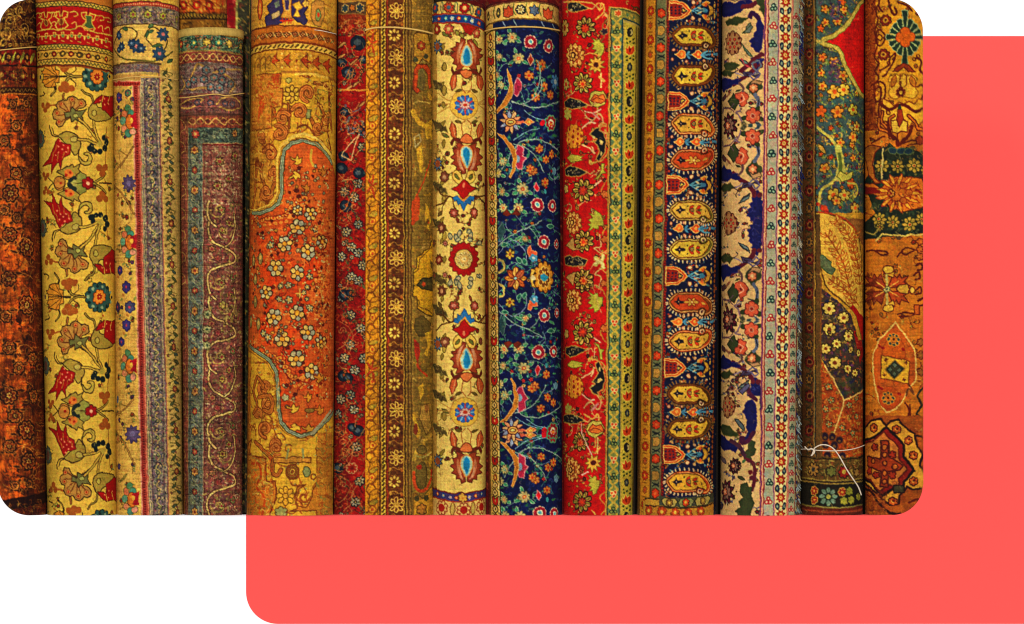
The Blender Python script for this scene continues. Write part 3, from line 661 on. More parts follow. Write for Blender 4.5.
    sc([(470, 250), (450, 330), (470, 400), (450, 450)], 3); c.spiral(520, 300, 34, 1.3, 3.2, BR, 90); c.spiral(520, 300, 34, 1.3, 1.3, '#b87030', 90)
    sc([(480, 260), (500, 290), (500, 310)]); sc([(480, 360), (540, 355), (555, 400), (540, 440), (510, 430)], 4)
    c.spiral(515, 530, 46, 1.5, 3.6, BR, 90); c.spiral(515, 530, 46, 1.5, 1.6, '#b87030', 90)
    c.fr(170, 410)
    c.spiral(575, 205, 36, 1.2, 3.2, BR, 60); c.spiral(575, 205, 36, 1.2, 1.3, '#b87030', 60)
    sc([(460, 170), (500, 210), (540, 250), (560, 270)], 3.6); sc([(560, 270), (555, 330), (580, 350), (600, 320)], 3.8)
    c.rect(560, 252, 760, 280, '#BA8030', '#6b3a14', 1.0); c.l([(640, 210), (632, 252)], 2, '#8d8a50'); c.l([(715, 210), (722, 252)], 2, '#8d8a50')
    for k, col in ((44, '#8c4a1a'), (34, '#D0A238'), (28, '#9a5a20'), (18, '#D8AA40'), (9, '#8c4a1a')): c.fl(662, 330, k, 8, col, '#5a3414', .6, dep=.08, asp=.85)
    c.e_(738, 330, 20, 28, '#7f8450', '#4a4420', .9)
    c.p([(440, 160), (425, 240), (520, 260), (520, 385), (570, 380), (575, 470), (530, 580), (420, 580), (415, 200)], '#BA7426', '#7a3a14', 1.6)
    c.l([(440, 290), (480, 290), (490, 350), (470, 420), (510, 470), (500, 560)], 2.6, '#b04a18'); c.l([(470, 270), (505, 300), (500, 380), (550, 400), (550, 480), (515, 570)], 1.4, '#d0a040')
    c.scrib(415, 220, 560, 570, ['#8c4a1a', '#c0501a', '#d4a84a', '#8a7a3a'], 130, 34, .9, .8)
    c.ro(625, 458, 50, 8, '#C9962e', '#C9962e', ol='#6b4414', w=.9, pr=17, cr=.3)
    c.p([(735, 400), (700, 420), (680, 460), (690, 510), (740, 520), (765, 470), (770, 430), (800, 380), (790, 250), (830, 240), (850, 580), (800, 580), (790, 540), (650, 540), (690, 525), (670, 470), (690, 410)], '#B57426', '#7a4218', 1.3)
    c.spiral(725, 465, 34, 1.1, 2.2, BR, 0); c.fl(600, 545, 30, 6, '#8d8a50', '#5a3414', .8, asp=1.2)
    c.rect(795, 120, 870, 600, '#B5782a'); c.scrib(790, 130, 870, 590, ['#8c4a1a', '#7d7a3a', '#cf9a3a', '#a04a1a'], 90, 40, 1.0, .7)
    # borders across the top
    c.dist = lambda X, Y: Y+38*np.clip((X-660)/220, 0, 1.2)**2+22*np.clip((600-X)/160, 0, 1.3)**2
    c.fr(170, 0)
    c.rect(400, -90, 920, 150, '#C89636')
    c.scrib(430, -20, 880, 145, ['#a06428', '#b5802c', '#d8b050', '#8a5a24'], 160, 30, .9, .7)
    c.e_(485, 40, 22, 60, '#b5541f', '#7a3a14', 1.2); c.e_(485, 40, 9, 34, '#c98a35')
    for x, y in ((560, 60), (690, 60)): pass
    c.p([(520, 140), (515, 90), (540, 70), (525, 30), (560, 0), (600, -20), (740, -20), (745, 40), (725, 75), (745, 110), (730, 135), (690, 120), (660, 90), (600, 130), (570, 145)], '#3d3358', '#2a1f30', .8)
    c.p([(605, -20), (655, -20), (655, 70), (665, 100), (600, 100), (612, 60)], '#c08a3a', '#6b3a1c', .8); c.p([(618, 0), (645, 0), (642, 60), (622, 60)], '#4a3a5a', '#c9a860', .6)
    c.p([(660, 30), (700, 10), (720, 40), (695, 60), (705, 95), (670, 90), (685, 60)], '#d3a83e', '#8a5a24', .7); c.p([(545, 80), (590, 60), (600, 85), (560, 110)], '#b9a070', '#5a4a38', .7)
    c.p([(560, 20), (590, 5), (595, 35), (570, 45)], '#667066'); c.fl(735, 20, 20, 5, '#d0a84c', '#6b3a1c', .6); c.l([(600, 115), (665, 110)], 1.6, '#b5301a')
    for x in (610, 625, 640, 655): c.vl(x, 96, 128, .8, '#b03a18')
    c.p([(765, 20), (790, -10), (830, -10), (835, 60), (815, 130), (780, 130), (760, 80)], '#b5803a', '#7a5a28', 1.0); c.e_(800, 70, 18, 34, '#7f8a50', '#5a4a20', .8); c.e_(800, 70, 8, 14, '#b5401c')
    c.rect(400, 138, 920, 146, '#6b3414'); c.rect(400, 146, 920, 232, '#B06420')
    G = '#c0924a'
    for i, x in enumerate(range(455, 880, 44)):
        k = i % 2+4
        c.fl(x, 190, 15, 4 if k == 4 else 6, G, '#5a2410', .8, dep=.45, c='#8a3414', cr=.35, rot=45 if k == 4 else 0); c.lf(x+12, 200, x+32, 178, 5, '#8a7a3a', '#5a2410', .5); c.l([(x+14, 176), (x+24, 192), (x+32, 204)], .8, '#d0a45c')
        if k == 0: c.l([(x-12, 172), (x+10, 172), (x+10, 190), (x-10, 190), (x-10, 210), (x+12, 210)], 1.4, G, False)
        elif k == 1: c.l([(x-12, 172), (x+12, 208)], 1.6, G).l([(x+12, 172), (x-12, 208)], 1.6, G); c.e_(x, 190, 5, 5, '#8a3a14')
        elif k == 2: c.l([(x-10, 170), (x-10, 210)], 1.5, G).l([(x+10, 170), (x+10, 210)], 1.5, G).l([(x-10, 190), (x+10, 190)], 1.5, G)
        elif k == 3: c.p([(x-12, 178), (x, 168), (x+12, 178), (x+8, 208), (x-8, 208)], None, G, 1.2)
    c.rect(400, 226, 920, 238, '#7a3a14'); c.rect(400, 238, 920, 266, '#CFA648')
    for i, x in enumerate(range(440, 900, 25)): c.l([(x-7, 258), (x+5, 246)], 1.8, '#5a4418', False)
    c.rect(400, 266, 920, 274, '#6b3414'); c.rect(400, 274, 920, 386, '#BD8A2C')
    for x in (570, 640, 735, 795, 850):
        c.p([(x-30, 325), (x+10, 288), (x+4, 318), (x+22, 328), (x+4, 338), (x+10, 366)], '#b04418', '#6b2c10', .8)
    for x in (605, 685, 760): c.e_(x, 295, 6, 6, '#d8b858'); c.e_(x, 365, 6, 6, '#d8b858'); c.e_(x, 330, 5, 10, '#8c3a14')
    for x in (470, 500, 530): c.l([(x-14, 370), (x-10, 320), (x+10, 300), (x+16, 330), (x, 345)], 1.6, '#8a6024')
    c.scrib(430, 278, 880, 384, ['#9a5a20', '#d0a240', '#8a6a24'], 120, 26, .8, .7)
    c.rect(600, 384, 920, 398, '#a06a28'); c.dist = None
    c.l([(680, 402), (760, 402), (850, 420)], 2.6, '#D6AE48')
    return c.finish(.08, .06, .07, 20)

ORDER = [('r1', roll_brown_orange, 0), ('r2', roll_yellow_tulip, 0), ('r3', roll_cream_border, 0), ('r4', roll_faded_purple, 0), ('r5', roll_gold_medallion, 0)]
def roll_red_blossom():
    c = Cv(337.5, 369, 333, 369, 'flat_right', '#8f130e', 16)
    c.fr(330, 0)
    BL = '#1f2738'; OR = '#b5602a'; TN = '#c09048'
    c.blot(30, 400, 200, 2800, ['#a01810', '#7c100c', '#941610'], 200, 24, .5)
    c.scrib(30, 120, 190, 2800, ['#5a100c', '#a0342a', '#b0683a', '#2c1818', '#7a3a2a'], 420, 24, .8, .7, 1.6)
    # darker red-brown latticed side on the left
    P = [(92+22*math.sin(y*.021)+14*math.sin(y*.047), y) for y in range(560, 2900, 20)]
    c.p([(0, 560)]+P+[(0, 2900)], '#701610', a=.75)
    c.scrib(10, 560, 200, 2780, ['#5a120c', '#8a2a16', '#c0602c', '#3a1a1a', '#a8421c'], 620, 34, .8, .7, 1.3)
    c.scrib(10, 900, 105, 2780, ['#a5682c', '#7a2a16', '#c08a44', '#3c1a14'], 330, 26, .7, .75, 1.6)
    c.fr(330, 0)
    F = [(172, 790), (150, 985), (75, 1030), (130, 1060), (150, 1205), (85, 1245), (115, 1330), (150, 1360), (172, 1425), (115, 1490), (150, 1510), (110, 1695), (165, 1765), (105, 1855), (75, 1925), (132, 1990),
         (108, 2125), (55, 2150), (128, 2205), (180, 1930), (140, 2405), (135, 2700), (40, 2230), (160, 2590), (60, 1380), (60, 1600)]
    for i, (x, y) in enumerate(F):
        k = ['#a69a80', '#8f8a78', '#9a8a6a'][i % 3]
        c.fl(x, y, 27, 7, k, '#1f2026', 1.0, dep=.4, c='#2e3034', cr=.38); c.e_(x, y, 5, 5, '#c0a060')
        c.lf(x+18, y+22, x+38, y+46, 6, '#5a5030')
    for x, y, s in ((150, 230, 1.2), (100, 390, 1.1), (178, 320, .7), (60, 330, .8), (80, 600, .8), (70, 840, .8), (155, 930, .9), (85, 1110, 1), (60, 905, .9), (75, 1590, .9), (110, 1580, .7), (70, 2025, .9), (95, 2035, .8), (150, 2320, .9), (40, 2520, .9), (120, 2300, .7), (160, 700, .8)):
        c.p([(x-34*s, y-12*s), (x-8*s, y-34*s), (x+24*s, y-22*s), (x+34*s, y+8*s), (x+10*s, y+30*s), (x-24*s, y+20*s)], BL, '#181820', .8, True)
        c.p([(x-22*s, y-6*s), (x-2*s, y-18*s), (x+14*s, y-2*s), (x-4*s, y+12*s)], '#44525f', sm=True)
    c.wander(20, 150, 185, 2800, ['#b57a44', '#8a4a24', '#c08a50', '#4a2a24'], 95, .7, ['#3a3a2c', '#8a3a20', '#5a5a34'], ['#b0703a', '#a89878', '#c05a34'], 80)
    # arabesque lines
    for y in (300, 560, 1000, 1730, 2330, 2560):
        c.l([(40, y+150), (80, y+120), (110, y+60), (160, y+20), (186, y-30)], .7, '#a86a38'); c.l([(70, y+190), (110, y+150), (118, y+90), (150, y+50)], .55, '#b87a48')
        c.l([(45, y), (100, y+30), (125, y+90), (90, y+140), (115, y+190)], .6, '#a86a38'); c.spiral(130, y+110, 22, 1.1, .6, '#b87a48', 0); c.spiral(70, y+50, 20, 1.1, .6, '#b87a48', 180)
    c.scrib(50, 540, 190, 720, ['#c08a50', '#3a1a18', '#5a6070', '#b05a2c'], 40, 44, 1.0, .85, 1.6); c.p([(100, 780), (60, 830), (110, 860), (130, 790), (155, 720)], None, '#c9a070', 1.0)
    c.fl(115, 2520, 30, 8, '#902418', '#a87a50', .8, c='#701810'); 0 and c.l([(95, 2460), (170, 2560), (100, 2620), (40, 2560), (95, 2460)], .8, '#d0a068', False)
    for x, y in ((60, 240), (130, 330), (60, 300), (140, 450), (100, 470), (170, 560)): c.lf(x-24, y+18, x+24, y-18, 7, '#b58048', '#5a1a10', .6)
    c.l([(30, 480), (190, 484)], 1.6, '#c07a30', False)
    c.rect(0, -80, 300, 68, '#5b4430'); c.fl(78, 40, 24, 6, '#33454c', '#c0a058', .8); c.fl(160, 40, 24, 6, '#33454c', '#c0a058', .8); c.fl(118, 38, 18, 5, '#b56a2a', '#3a2a18', .7)
    c.rect(0, -80, 300, 8, '#b58a38'); c.rect(0, 68, 300, 76, '#7a5a2c'); c.rect(0, 76, 300, 130, '#843016'); c.scrib(40, 78, 190, 190, ['#c08a48', '#6a2a14', '#a85a28'], 60, 34, .9, .8)
    return c.finish(.10, .04, .08, 18)

def roll_gold_guard():
    c = Cv(366, 434, 365, 434, 'flat_left', '#8a6426', 17)
    c.fr(330, 0)
    BR = '#7c4a12'; DKB = '#4c2a12'
    c.rect(160, -80, 268, 2900, '#C8861E')
    # reciprocal leaf pattern of the gold guard
    c.blot(190, 0, 265, 2800, ['#d09428', '#bd7a1c', '#c98a22'], 120, 16, .5)
    for i, y in enumerate(range(20, 2860, 172)):
        m = 1
        c.l([(262, y-40), (232, y), (208, y+6), (196, y+30)], 1.6, BR); c.l([(262, y+50), (232, y+8)], 1.6, BR); c.e_(224, y+5, 8, 9, '#8c4a14')
        c.lf(212, y+60, 262, y+30, 13, '#b57a1e', BR, .9); c.lf(205, y+110, 258, y+84, 15, '#a98428', BR, .9, bend=6)
        c.l([(196, y+40), (214, y+70), (205, y+104), (222, y+134), (200, y+160)], 1.3, BR)
        c.e_(228, y+140, 17, 20, '#cf8f2a', '#9c4a14', .9); c.e_(228, y+140, 7, 9, '#b5501c'); c.lf(238, y+112, 262, y+90, 6, '#8a7a30')
    for y in (235, 1000, 1990):
        for dx, dy in ((-14, -26), (4, -40), (-18, 22), (8, 44), (18, -10)): c.lf(226, y, 226+dx*1.8, y+dy*1.6, 6, '#a8401a')
    c.vl(268, -60, 2900, 1.2, '#4a2a10'); c.vl(258, -60, 2900, .7, BR)
    c.rect(272, -80, 303, 2900, '#D2A83C'); c.vl(274, -60, 2900, .8, '#6b3a14'); c.vl(303, -60, 2900, 1.2, '#5a2410')
    for y in range(-40, 2850, 24): c.l([(284, y+12), (292, y-2)], 2.0, '#4a3414', False)
    # rosette border
    c.rect(306, -80, 398, 2900, '#5c3216'); c.blot(306, 0, 396, 2800, ['#6b3a1a', '#4a2412', '#70401c'], 170, 12, .6)
    c.scrib(308, 0, 396, 2800, ['#8a5a24', '#a8782c', '#3a1c0e', '#7a2c18'], 620, 16, .7, .75, 1.5)
    ys = [60, 190, 310, 445, 575, 722, 852, 985, 1112, 1253, 1390, 1525, 1650, 1790, 1930, 2065, 2205, 2320, 2460, 2590, 2715]
    for i, y in enumerate(ys):
        x = 358 if i % 2 == 0 else 346; r = 38 if i % 2 == 0 else 33
        if i % 2 == 0: c.ro(x, y, r+2, 8, '#6b3a1c', '#b58830', ol='#d0a648', w=.9, pr=12, cr=.22)
        else: c.ro(x, y, r, 8, '#C9A24A', '#6b2c14', ol='#6b4218', w=.4, pr=9.5, cr=.2)
        c.l([(318, y+62), (344, y+50), (366, y+66), (390, y+58)], .8, '#9a6c2c'); c.fl(322, y+64, 9, 5, '#a8782c', None); c.fl(386, y+70, 9, 5, '#a05a20', None)
    for k, (x, col) in enumerate(((310, '#8a3418'), (398, '#a8822e'), (404, '#3c2010'), (412, '#93702c'), (420, '#5a3a18'), (430, '#8c6c2e'), (440, '#4f3818'))): c.vl(x, -60, 2900, 1.3, col)
    c.rect(402, -80, 448, 2900, '#71521f', None)
    for x, col in ((404, '#3c2010'), (412, '#94742f'), (421, '#54381a'), (429, '#8c6c2e'), (438, '#5c441c'), (446, '#a08038')): c.vl(x, -60, 2900, 1.2, col)
    for y in range(-20, 2850, 7): c.l([(402, y), (446, y)], .4, '#4a3414', False, .4)
    # worn field on the right: ochre with scraps of the old design
    c.rect(448, -80, 600, 2900, '#86692a'); c.blot(448, 0, 600, 2850, ['#8c7030', '#6a5424', '#a07c2c', '#77602a'], 330, 14, .6)
    c.scrib(448, 0, 560, 2850, ['#c0902c', '#a8842e', '#8a4a1c', '#b59a50'], 130, 34, 1.3, .75)
    for q in range(26): c.blot(455, q*110, 555, q*110+90, ['#C0912c', '#a87a28', '#b5862a'], 5, 13, .55)
    YS = '#D6A630'; RS = '#c0461a'
    c.p([(450, 190), (470, 175), (530, 185), (545, 280), (535, 340), (500, 320), (470, 350), (450, 330)], '#B98a2e', '#5a3a14', 1)
    c.fl(492, 245, 26, 6, '#a8401c', '#5a2c10', .6, c='#c9a040'); c.e_(462, 320, 14, 15, '#4a4a30'); c.e_(515, 305, 17, 15, '#4f4a30')
    c.p([(445, 480), (450, 380), (470, 345), (520, 345), (540, 380), (545, 470), (530, 480), (525, 400), (505, 370), (475, 380), (468, 470), (490, 490), (470, 505)], RS, '#6a2a10', .8)
    c.e_(495, 430, 24, 60, '#6a5a2e', '#8a6a2c', .8)
    c.l([(450, 560), (480, 545), (540, 556)], 2, '#c9a850'); c.lf(530, 500, 545, 540, 9, YS)
    c.l([(448, 600), (480, 660), (530, 690), (548, 740)], 4.5, YS); c.p([(505, 670), (548, 640), (545, 740), (520, 750)], YS)
    c.p([(452, 740), (480, 720), (490, 760), (460, 790)], None, '#c0b078', 1.2); c.p([(465, 800), (495, 780), (500, 850), (490, 930), (475, 900)], YS)
    c.l([(540, 860), (510, 960), (480, 1030), (455, 1080)], 1.5, RS); c.p([(440, 1090), (470, 1040), (485, 1070), (480, 1180), (450, 1210), (438, 1210)], RS)
    c.p([(515, 1090), (530, 1120), (545, 1200), (540, 1240), (510, 1230)], YS); c.fl(525, 1195, 14, 5, RS, None)
    c.blot(452, 1180, 550, 1300, ['#7a6228', '#6b5626', '#8a6c2c'], 30, 14, .6)
    c.p([(560, 1260), (530, 1340), (505, 1350), (495, 1370), (468, 1380), (465, 1440), (450, 1455), (448, 1590), (470, 1600), (470, 1660), (505, 1680), (515, 1690), (545, 1700), (560, 1700)], '#C9981F', '#3f2c10', 1.0)
    c.l([(545, 1330), (512, 1365), (480, 1395), (475, 1450), (455, 1470)], 1, '#6a4a14', False); c.l([(455, 1600), (480, 1620), (478, 1650), (530, 1668), (550, 1690)], 1, '#6a4a14', False)
    c.p([(465, 1530), (500, 1495), (530, 1500), (560, 1480), (560, 1570), (525, 1560), (495, 1555)], '#4a4222', '#2a2410', 1); c.fl(505, 1530, 14, 5, '#b5401a', None)
    c.lf(540, 1400, 560, 1470, 9, '#6a5424')
    c.p([(460, 1710), (500, 1700), (540, 1740), (530, 1800), (480, 1810), (455, 1770)], '#5f4f22', '#4a3a18', .8)
    c.p([(452, 1820), (480, 1850), (485, 1900), (470, 1960), (455, 1900)], '#b5301a'); c.l([(470, 1960), (485, 1990), (520, 2020)], 2.4, RS)
    c.p([(510, 1790), (545, 1780), (545, 1850), (520, 1920), (505, 1900), (525, 1860)], YS)
    c.p([(475, 2080), (500, 2060), (505, 2120), (485, 2150)], YS); c.p([(490, 2180), (530, 2170), (545, 2300), (520, 2340), (480, 2250)], '#a8823a', '#5a4018', .8)
    c.l([(450, 2240), (460, 2280), (480, 2320), (470, 2350)], 3.0, YS); c.l([(545, 2340), (510, 2370), (470, 2420), (452, 2470)], 3.6, '#b59238')
    c.e_(520, 2200, 14, 24, '#8a5a2a'); c.e_(495, 2420, 30, 24, '#6a5828', '#4a3a18', .8); c.e_(460, 2310, 12, 30, '#8a3a1c')
    c.l([(460, 2450), (500, 2460), (545, 2435)], 1.6, '#b5a050'); c.lf(545, 2450, 535, 2510, 10, YS)
    c.e_(495, 2560, 34, 75, '#6b5828', '#4a3a18', .9); c.e_(480, 2512, 16, 14, '#a83018'); c.e_(545, 2540, 12, 18, '#b5401a')
    c.l([(452, 2540), (455, 2600), (480, 2640), (520, 2630), (545, 2570)], 3.2, RS)
    c.p([(448, 2650), (500, 2680), (550, 2610), (560, 2900), (448, 2900)], '#BD8A28', '#6a4a18', 1); c.e_(465, 2680, 14, 15, '#4a4222'); c.e_(518, 2680, 18, 15, '#4a4222'); c.fl(495, 2740, 30, 6, '#a87028', '#4a2c10', .8)
    c.l([(380, 2905), (200, 2840)], .1, BR)
    for y in range(-30, 2860, 8): c.l([(446, y), (560, y+c.rs.uniform(-3, 3))], .45, '#43351a', False, .3)
    for x in range(450, 560, 7): c.vl(x, -40, 2850, .45, '#43351a', .25)
    return c.finish(.12, .08, .09, 14)

def roll_ivory_palmette():
    Y = '#D6BA66'
    c = Cv(431, 484.5, 432, 486, 'soft', Y, 18)
    OL = '#5a3a18'; MR = '#8c3a20'; RD = '#a8160e'; BL = '#2f6fa8'; LB = '#6aa0b8'
    def star(va, vb):
        c.fr(330, 220, va, vb)
        # left side scraps of the border field
        for x, y, r, k in ((585, 210, 30, '#7a3424'), (600, 380, 34, '#6a3c28'), (560, 300, 22, '#6a5430'), (620, 295, 17, '#b5806a')):
            c.fl(x, y, r, 8, k, OL, .7, dep=.35, sharp=True, c='#b5805a' if r > 25 else '#8a3a28', cr=.35)
        for P in ((655, 130, 600, 105), (640, 250, 600, 240)): pass
        # red star rosette, own mirror
        t = [(730, 120), (745, 140), (762, 135), (768, 160), (782, 165), (782, 192), (796, 212)]
        if va > 0:
            T = t+[(x, 424-y) for x, y in t[::-1]]; T = T+[(1460-x-12, 424-y) for x, y in T]
        # leaves around
        for x, y, x2, y2 in ((690, 300, 672, 350), (655, 318, 640, 355), (752, 320, 765, 358), (800, 290, 812, 312), (800, 130, 790, 120), (690, 330, 700, 372), (755, 350, 745, 372)):
            c.lf(x, y, x2, y2, 11, '#b8ac74', '#50564c', 1.0, vein='#7f8674')
        for x in (690, 757): c.e_(x, 315, 14, 10, '#b0a87c', '#50564c', 1.0)
        c.l([(720, 470), (720, 390)], .1, OL)
        # hanging fruit and bracket stems
        for s in (-1, 1):
            X = 722
            c.l([(X+s*38, 530), (X+s*75, 550), (X+s*110, 515), (X+s*150, 505)], 1.6, OL); c.l([(X+s*75, 550), (X+s*120, 560), (X+s*150, 600)], 1.4, OL)
            c.l([(X+s*60, 548), (X+s*55, 500), (X+s*45, 480)], 1.2, OL); c.l([(X+s*110, 515), (X+s*118, 470)], 1.1, OL)
            c.fl(X+s*55, 462, 27, 7, '#9c4a34', OL, .9, c='#c9806a', cr=.4); c.lf(X+s*40, 440, X+s*28, 405, 7, '#8a4a28', OL, .5)
            c.lf(X+s*120, 470, X+s*140, 440, 9, '#6a5a2c', OL, .6)
            # yellow scroll of the tulip
            c.p([(X+s*2, 610), (X+s*44, 625), (X+s*62, 655), (X+s*48, 690), (X+s*20, 680), (X+s*10, 650)], '#D6B052', '#7a5a20', .8, True)
            c.lf(X+s*26, 640, X+s*48, 672, 9, '#6f7434', OL, .6)
            c.fl(X+s*105, 655, 30, 7, '#7d4a34', OL, .8, c='#a8805a', cr=.4) if s < 0 else c.fl(X+s*88, 650, 20, 6, '#7d4a34', OL, .8)
        # blue and red tulip
        c.p([(666, 548), (672, 525), (684, 532), (690, 505), (702, 516), (712, 490), (722, 475), (732, 490), (742, 516), (754, 505), (760, 532), (772, 525), (778, 548), (756, 556), (722, 530), (688, 556)], BL, '#1d4a78', .7)
        c.p([(690, 556), (722, 518), (754, 556), (722, 575)], '#D08a3a')
        c.p([(655, 590), (690, 575), (706, 550), (722, 535), (738, 550), (754, 575), (792, 590), (758, 606), (738, 630), (722, 640), (706, 630), (688, 606)], RD, '#5a120a', .7)
        c.e_(722, 610, 7, 14, '#d07050')
    def drop(y0, d):   # tear drop palmette with its bud; d = +1 bud below (as first from top)
        c.fr(330, y0-57.6, d, 0 if d > 0 else 2*y0)
        X = 735
        for s in (-1, 1):
            c.p([(X+s*5, 215), (X+s*28, 208), (X+s*34, 232), (X+s*56, 228), (X+s*56, 252), (X+s*82, 262), (X+s*66, 282), (X+s*88, 300), (X+s*66, 318), (X+s*74, 345), (X+s*50, 352), (X+s*56, 378), (X+s*28, 372), (X+s*10, 360)], '#934024', '#5a2412', .8)
            c.lf(X+s*30, 230, X+s*46, 345, 9, '#b5704a', bend=-s*6); c.lf(X+s*14, 222, X+s*40, 300, 6, '#c08a68', bend=-s*8)
            c.p([(X+s*2, 380), (X+s*30, 372), (X+s*66, 390), (X+s*78, 360), (X+s*84, 380), (X+s*70, 408), (X+s*40, 400)], '#6a2a1c', OL, .6)
            c.p([(X+s*58, 400), (X+s*80, 410), (X+s*92, 450), (X+s*78, 490), (X+s*62, 470), (X+s*52, 440)], '#b5582c', '#6b3014', .8); c.l([(X+s*62, 410), (X+s*74, 480)], .6, '#d09a68')
            c.lf(X+s*24, 482, X+s*62, 496, 8, '#6a5a28', OL, .5)
            c.l([(X+s*20, 420), (X+s*26, 470), (X+s*6, 500)], .9, '#9a5a2a')
        c.p([(X, 240), (X+22, 268), (X+34, 305), (X+26, 345), (X, 362), (X-26, 345), (X-34, 305), (X-22, 268)], '#9fbcae', '#c98a4a', 1.2, True)
        c.p([(X, 256), (X+12, 280), (X+18, 308), (X+14, 336), (X, 350), (X-14, 336), (X-18, 308), (X-12, 280)], '#1e7fb5', '#4a9abc', .5, True)
        c.p([(X-34, 388), (X-12, 376), (X+12, 376), (X+32, 388), (X+20, 412), (X, 424), (X-22, 412)], '#c9703c', '#6b2c14', .9, True)
    def blue(y0):
        c.fr(330, y0-105, 1, 0)
        for s in (-1, 1):
            for q in range(3): c.l([(730+s*60, 560), (730+s*110, 530+q*30), (730+s*165, 500+q*60)], .9, '#a8803a')
        c.e_(726, 565, 82, 78, '#D2AE4A', '#a8803a', .8)
        c.fl(728, 567, 56, 12, '#3a6ab0', '#1f3a78', .6, dep=.3)
        for i in range(12):
            q = 2*math.pi*i/12; c.l([(728+18*math.cos(q), 567+18*math.sin(q)), (728+44*math.cos(q), 567+44*math.sin(q))], 1.6, '#c0463a' if i % 2 else '#7aa8d0', False)
        c.fl(728, 567, 24, 8, '#c9a8a0', '#7a3a6a', .6, c='#b5402a', cr=.4, asp=1.3)
    c.fr(330, 0); c.wander(575, 130, 830, 2480, ['#8a6a34', '#6f5428', '#7a4a2c'], 75, .8, ['#7f8450', '#8a5a2c', '#6f6a34'], ['#9c5a34', '#8a3a2a', '#a8703a'], 60)
    # grayish side motifs along the left
    c.fr(330, 0)
    for i, y in enumerate(range(180, 2500, 52)):
        if i % 2: c.lf(612+c.rs.uniform(-8, 8), y, 600+c.rs.uniform(-14, 14), y+42, 9, '#8f7a34', '#5a4a1c', .6)
    c.rect(520, -80, 575, 2900, '#a8843e', None); c.blot(520, 0, 590, 2800, ['#8a6a2e', '#b5924a', '#70562a'], 140, 14, .5)
    for y, k in ((250, 1), (475, 0), (690, 0), (880, 1), (1020, 0), (1510, 0), (1850, 1), (2000, 0), (2140, 0), (2320, 0), (2480, 1), (1220, 0), (1680, 0)):
        if k:
            c.fl(578, y, 40, 9, '#59708a', '#3a3428', .8, dep=.45, sharp=True, c='#8a4a2a', cr=.5)
        else:
            c.p([(550, y-46), (572, y-44), (580, y-30), (598, y-28), (604, y-12), (622, y-8), (634, y+26), (612, y+14), (598, y+24), (584, y+6), (566, y+8), (562, y-10)], '#5a4c2a', '#8a7a3c', .7); c.scrib(550, y-46, 620, y+20, ['#9a8a4a', '#2a2414'], 12, 16, .6)
    for y, r in ((390, 20), (520, 18), (1085, 26), (1300, 26), (1900, 24), (2270, 24)): c.e_(615, y-30, 13, 24, '#a0893e', '#5a4a1c', .7)
    for y in (145, 690, 2170): c.lf(600, y+30, 640, y+50, 9, '#6a7034', OL, .6)
    blue(105); blue(411.8)
    drop(57.6, 1); drop(155.5, -1); drop(360.7, 1); drop(464, -1)
    star(1, 0); star(-1, 2*259.4)
    c.fr(330, 220)
    pts = []
    for k in range(16):
        q = 2*math.pi*k/16
        for r, dq in ((78, -.12), (84, 0), (78, .12), (73, .19)): pts.append((720+r*.98*math.cos(q+dq), 212+r*1.12*math.sin(q+dq)))
    c.p(pts, '#9c120c', '#6a1a10', .7); c.e_(720, 212, 50, 54, '#CDA95a', '#6a3a1c', .8)
    for i in range(8):
        q = i*math.pi/4+.2; c.ro(722+31*math.cos(q), 212+31*math.sin(q), 13, 5, '#d8c888', '#8a6a34', pr=5, ol='#8a6a34', w=.3)
    c.ro(722, 212, 14, 6, '#d8c888', '#8a6a34', pr=6)
    # ends
    c.dist = lambda X, Y: Y+48*np.clip((X-690)/150, 0, 1.2)**2
    c.fr(330, 0)
    c.rect(500, -90, 900, 72, '#C9AA5c'); c.l([(500, 8), (900, 8)], 1.4, '#5a2410', False); c.rect(500, -90, 900, 6, '#5c0f12')
    for i, x in enumerate((565, 640, 725, 800)):
        c.fl(x, 42, 30, 8, ['#35506a', '#a8452a', '#a01c14', '#35506a'][i], '#5a2c18', .8, dep=.3, c=['#b5402a', '#4a5a6a', '#d0a060', '#b5402a'][i], cr=.4)
        c.e_(x+38, 42, 8, 28, '#c9a860', '#4a5a3a', .9)
    c.rect(500, 72, 900, 80, '#8a2418'); c.rect(500, 80, 900, 120, '#24407c')
    for i, x in enumerate(range(550, 850, 36)): c.fl(x, 100, 14, 5, ['#8fa8c0', '#b5402a', '#3a8aa8'][i % 3], '#16264a', .4, c='#d8c080')
    c.rect(500, 120, 900, 128, '#8a2418')
    for x in (575, 640, 790): c.fl(x, 158, 30, 7, ['#6a2c24', '#b0503a', '#8c3020'][x % 3], OL, .7, dep=.35, c='#c9a060')
    c.p([(700, 128), (725, 175), (760, 180), (790, 128)], '#9c2014', OL, .6)
    for x, y in ((700, 178), (770, 196), (675, 165)): c.lf(x, y, x+22, y+30, 9, '#8a8438', OL, .7)
    c.dist = lambda X, Y: Y-24*np.clip(np.abs(X-700)/130, 0, 1.2)**2
    c.fr(330, 410)
    c.rect(500, 452, 900, 492, '#453a6c'); c.rect(500, 446, 900, 453, '#6a2420'); c.rect(500, 492, 900, 499, '#8a2418')
    for i, x in enumerate(range(545, 850, 34)): c.fl(x, 472, 13, 5, ['#8a7aa8', '#b5503a', '#4a6aa0'][i % 3], '#201a3c', .4, c='#c9a860')
    c.fl(715, 474, 24, 6, '#D0A448', '#6a3a1c', .8, c='#c98a3a'); c.rect(500, 499, 900, 700, '#CBA862')
    for x in (600, 720, 815):
        c.fl(x, 540, 40, 8, '#c9a060', '#8a3a20', 1.0, dep=.3, c='#9c2414', cr=.55)
    for x in (660, 770): c.e_(x, 535, 12, 34, '#b59a50', '#7a4a24', .9)
    c.dist = None
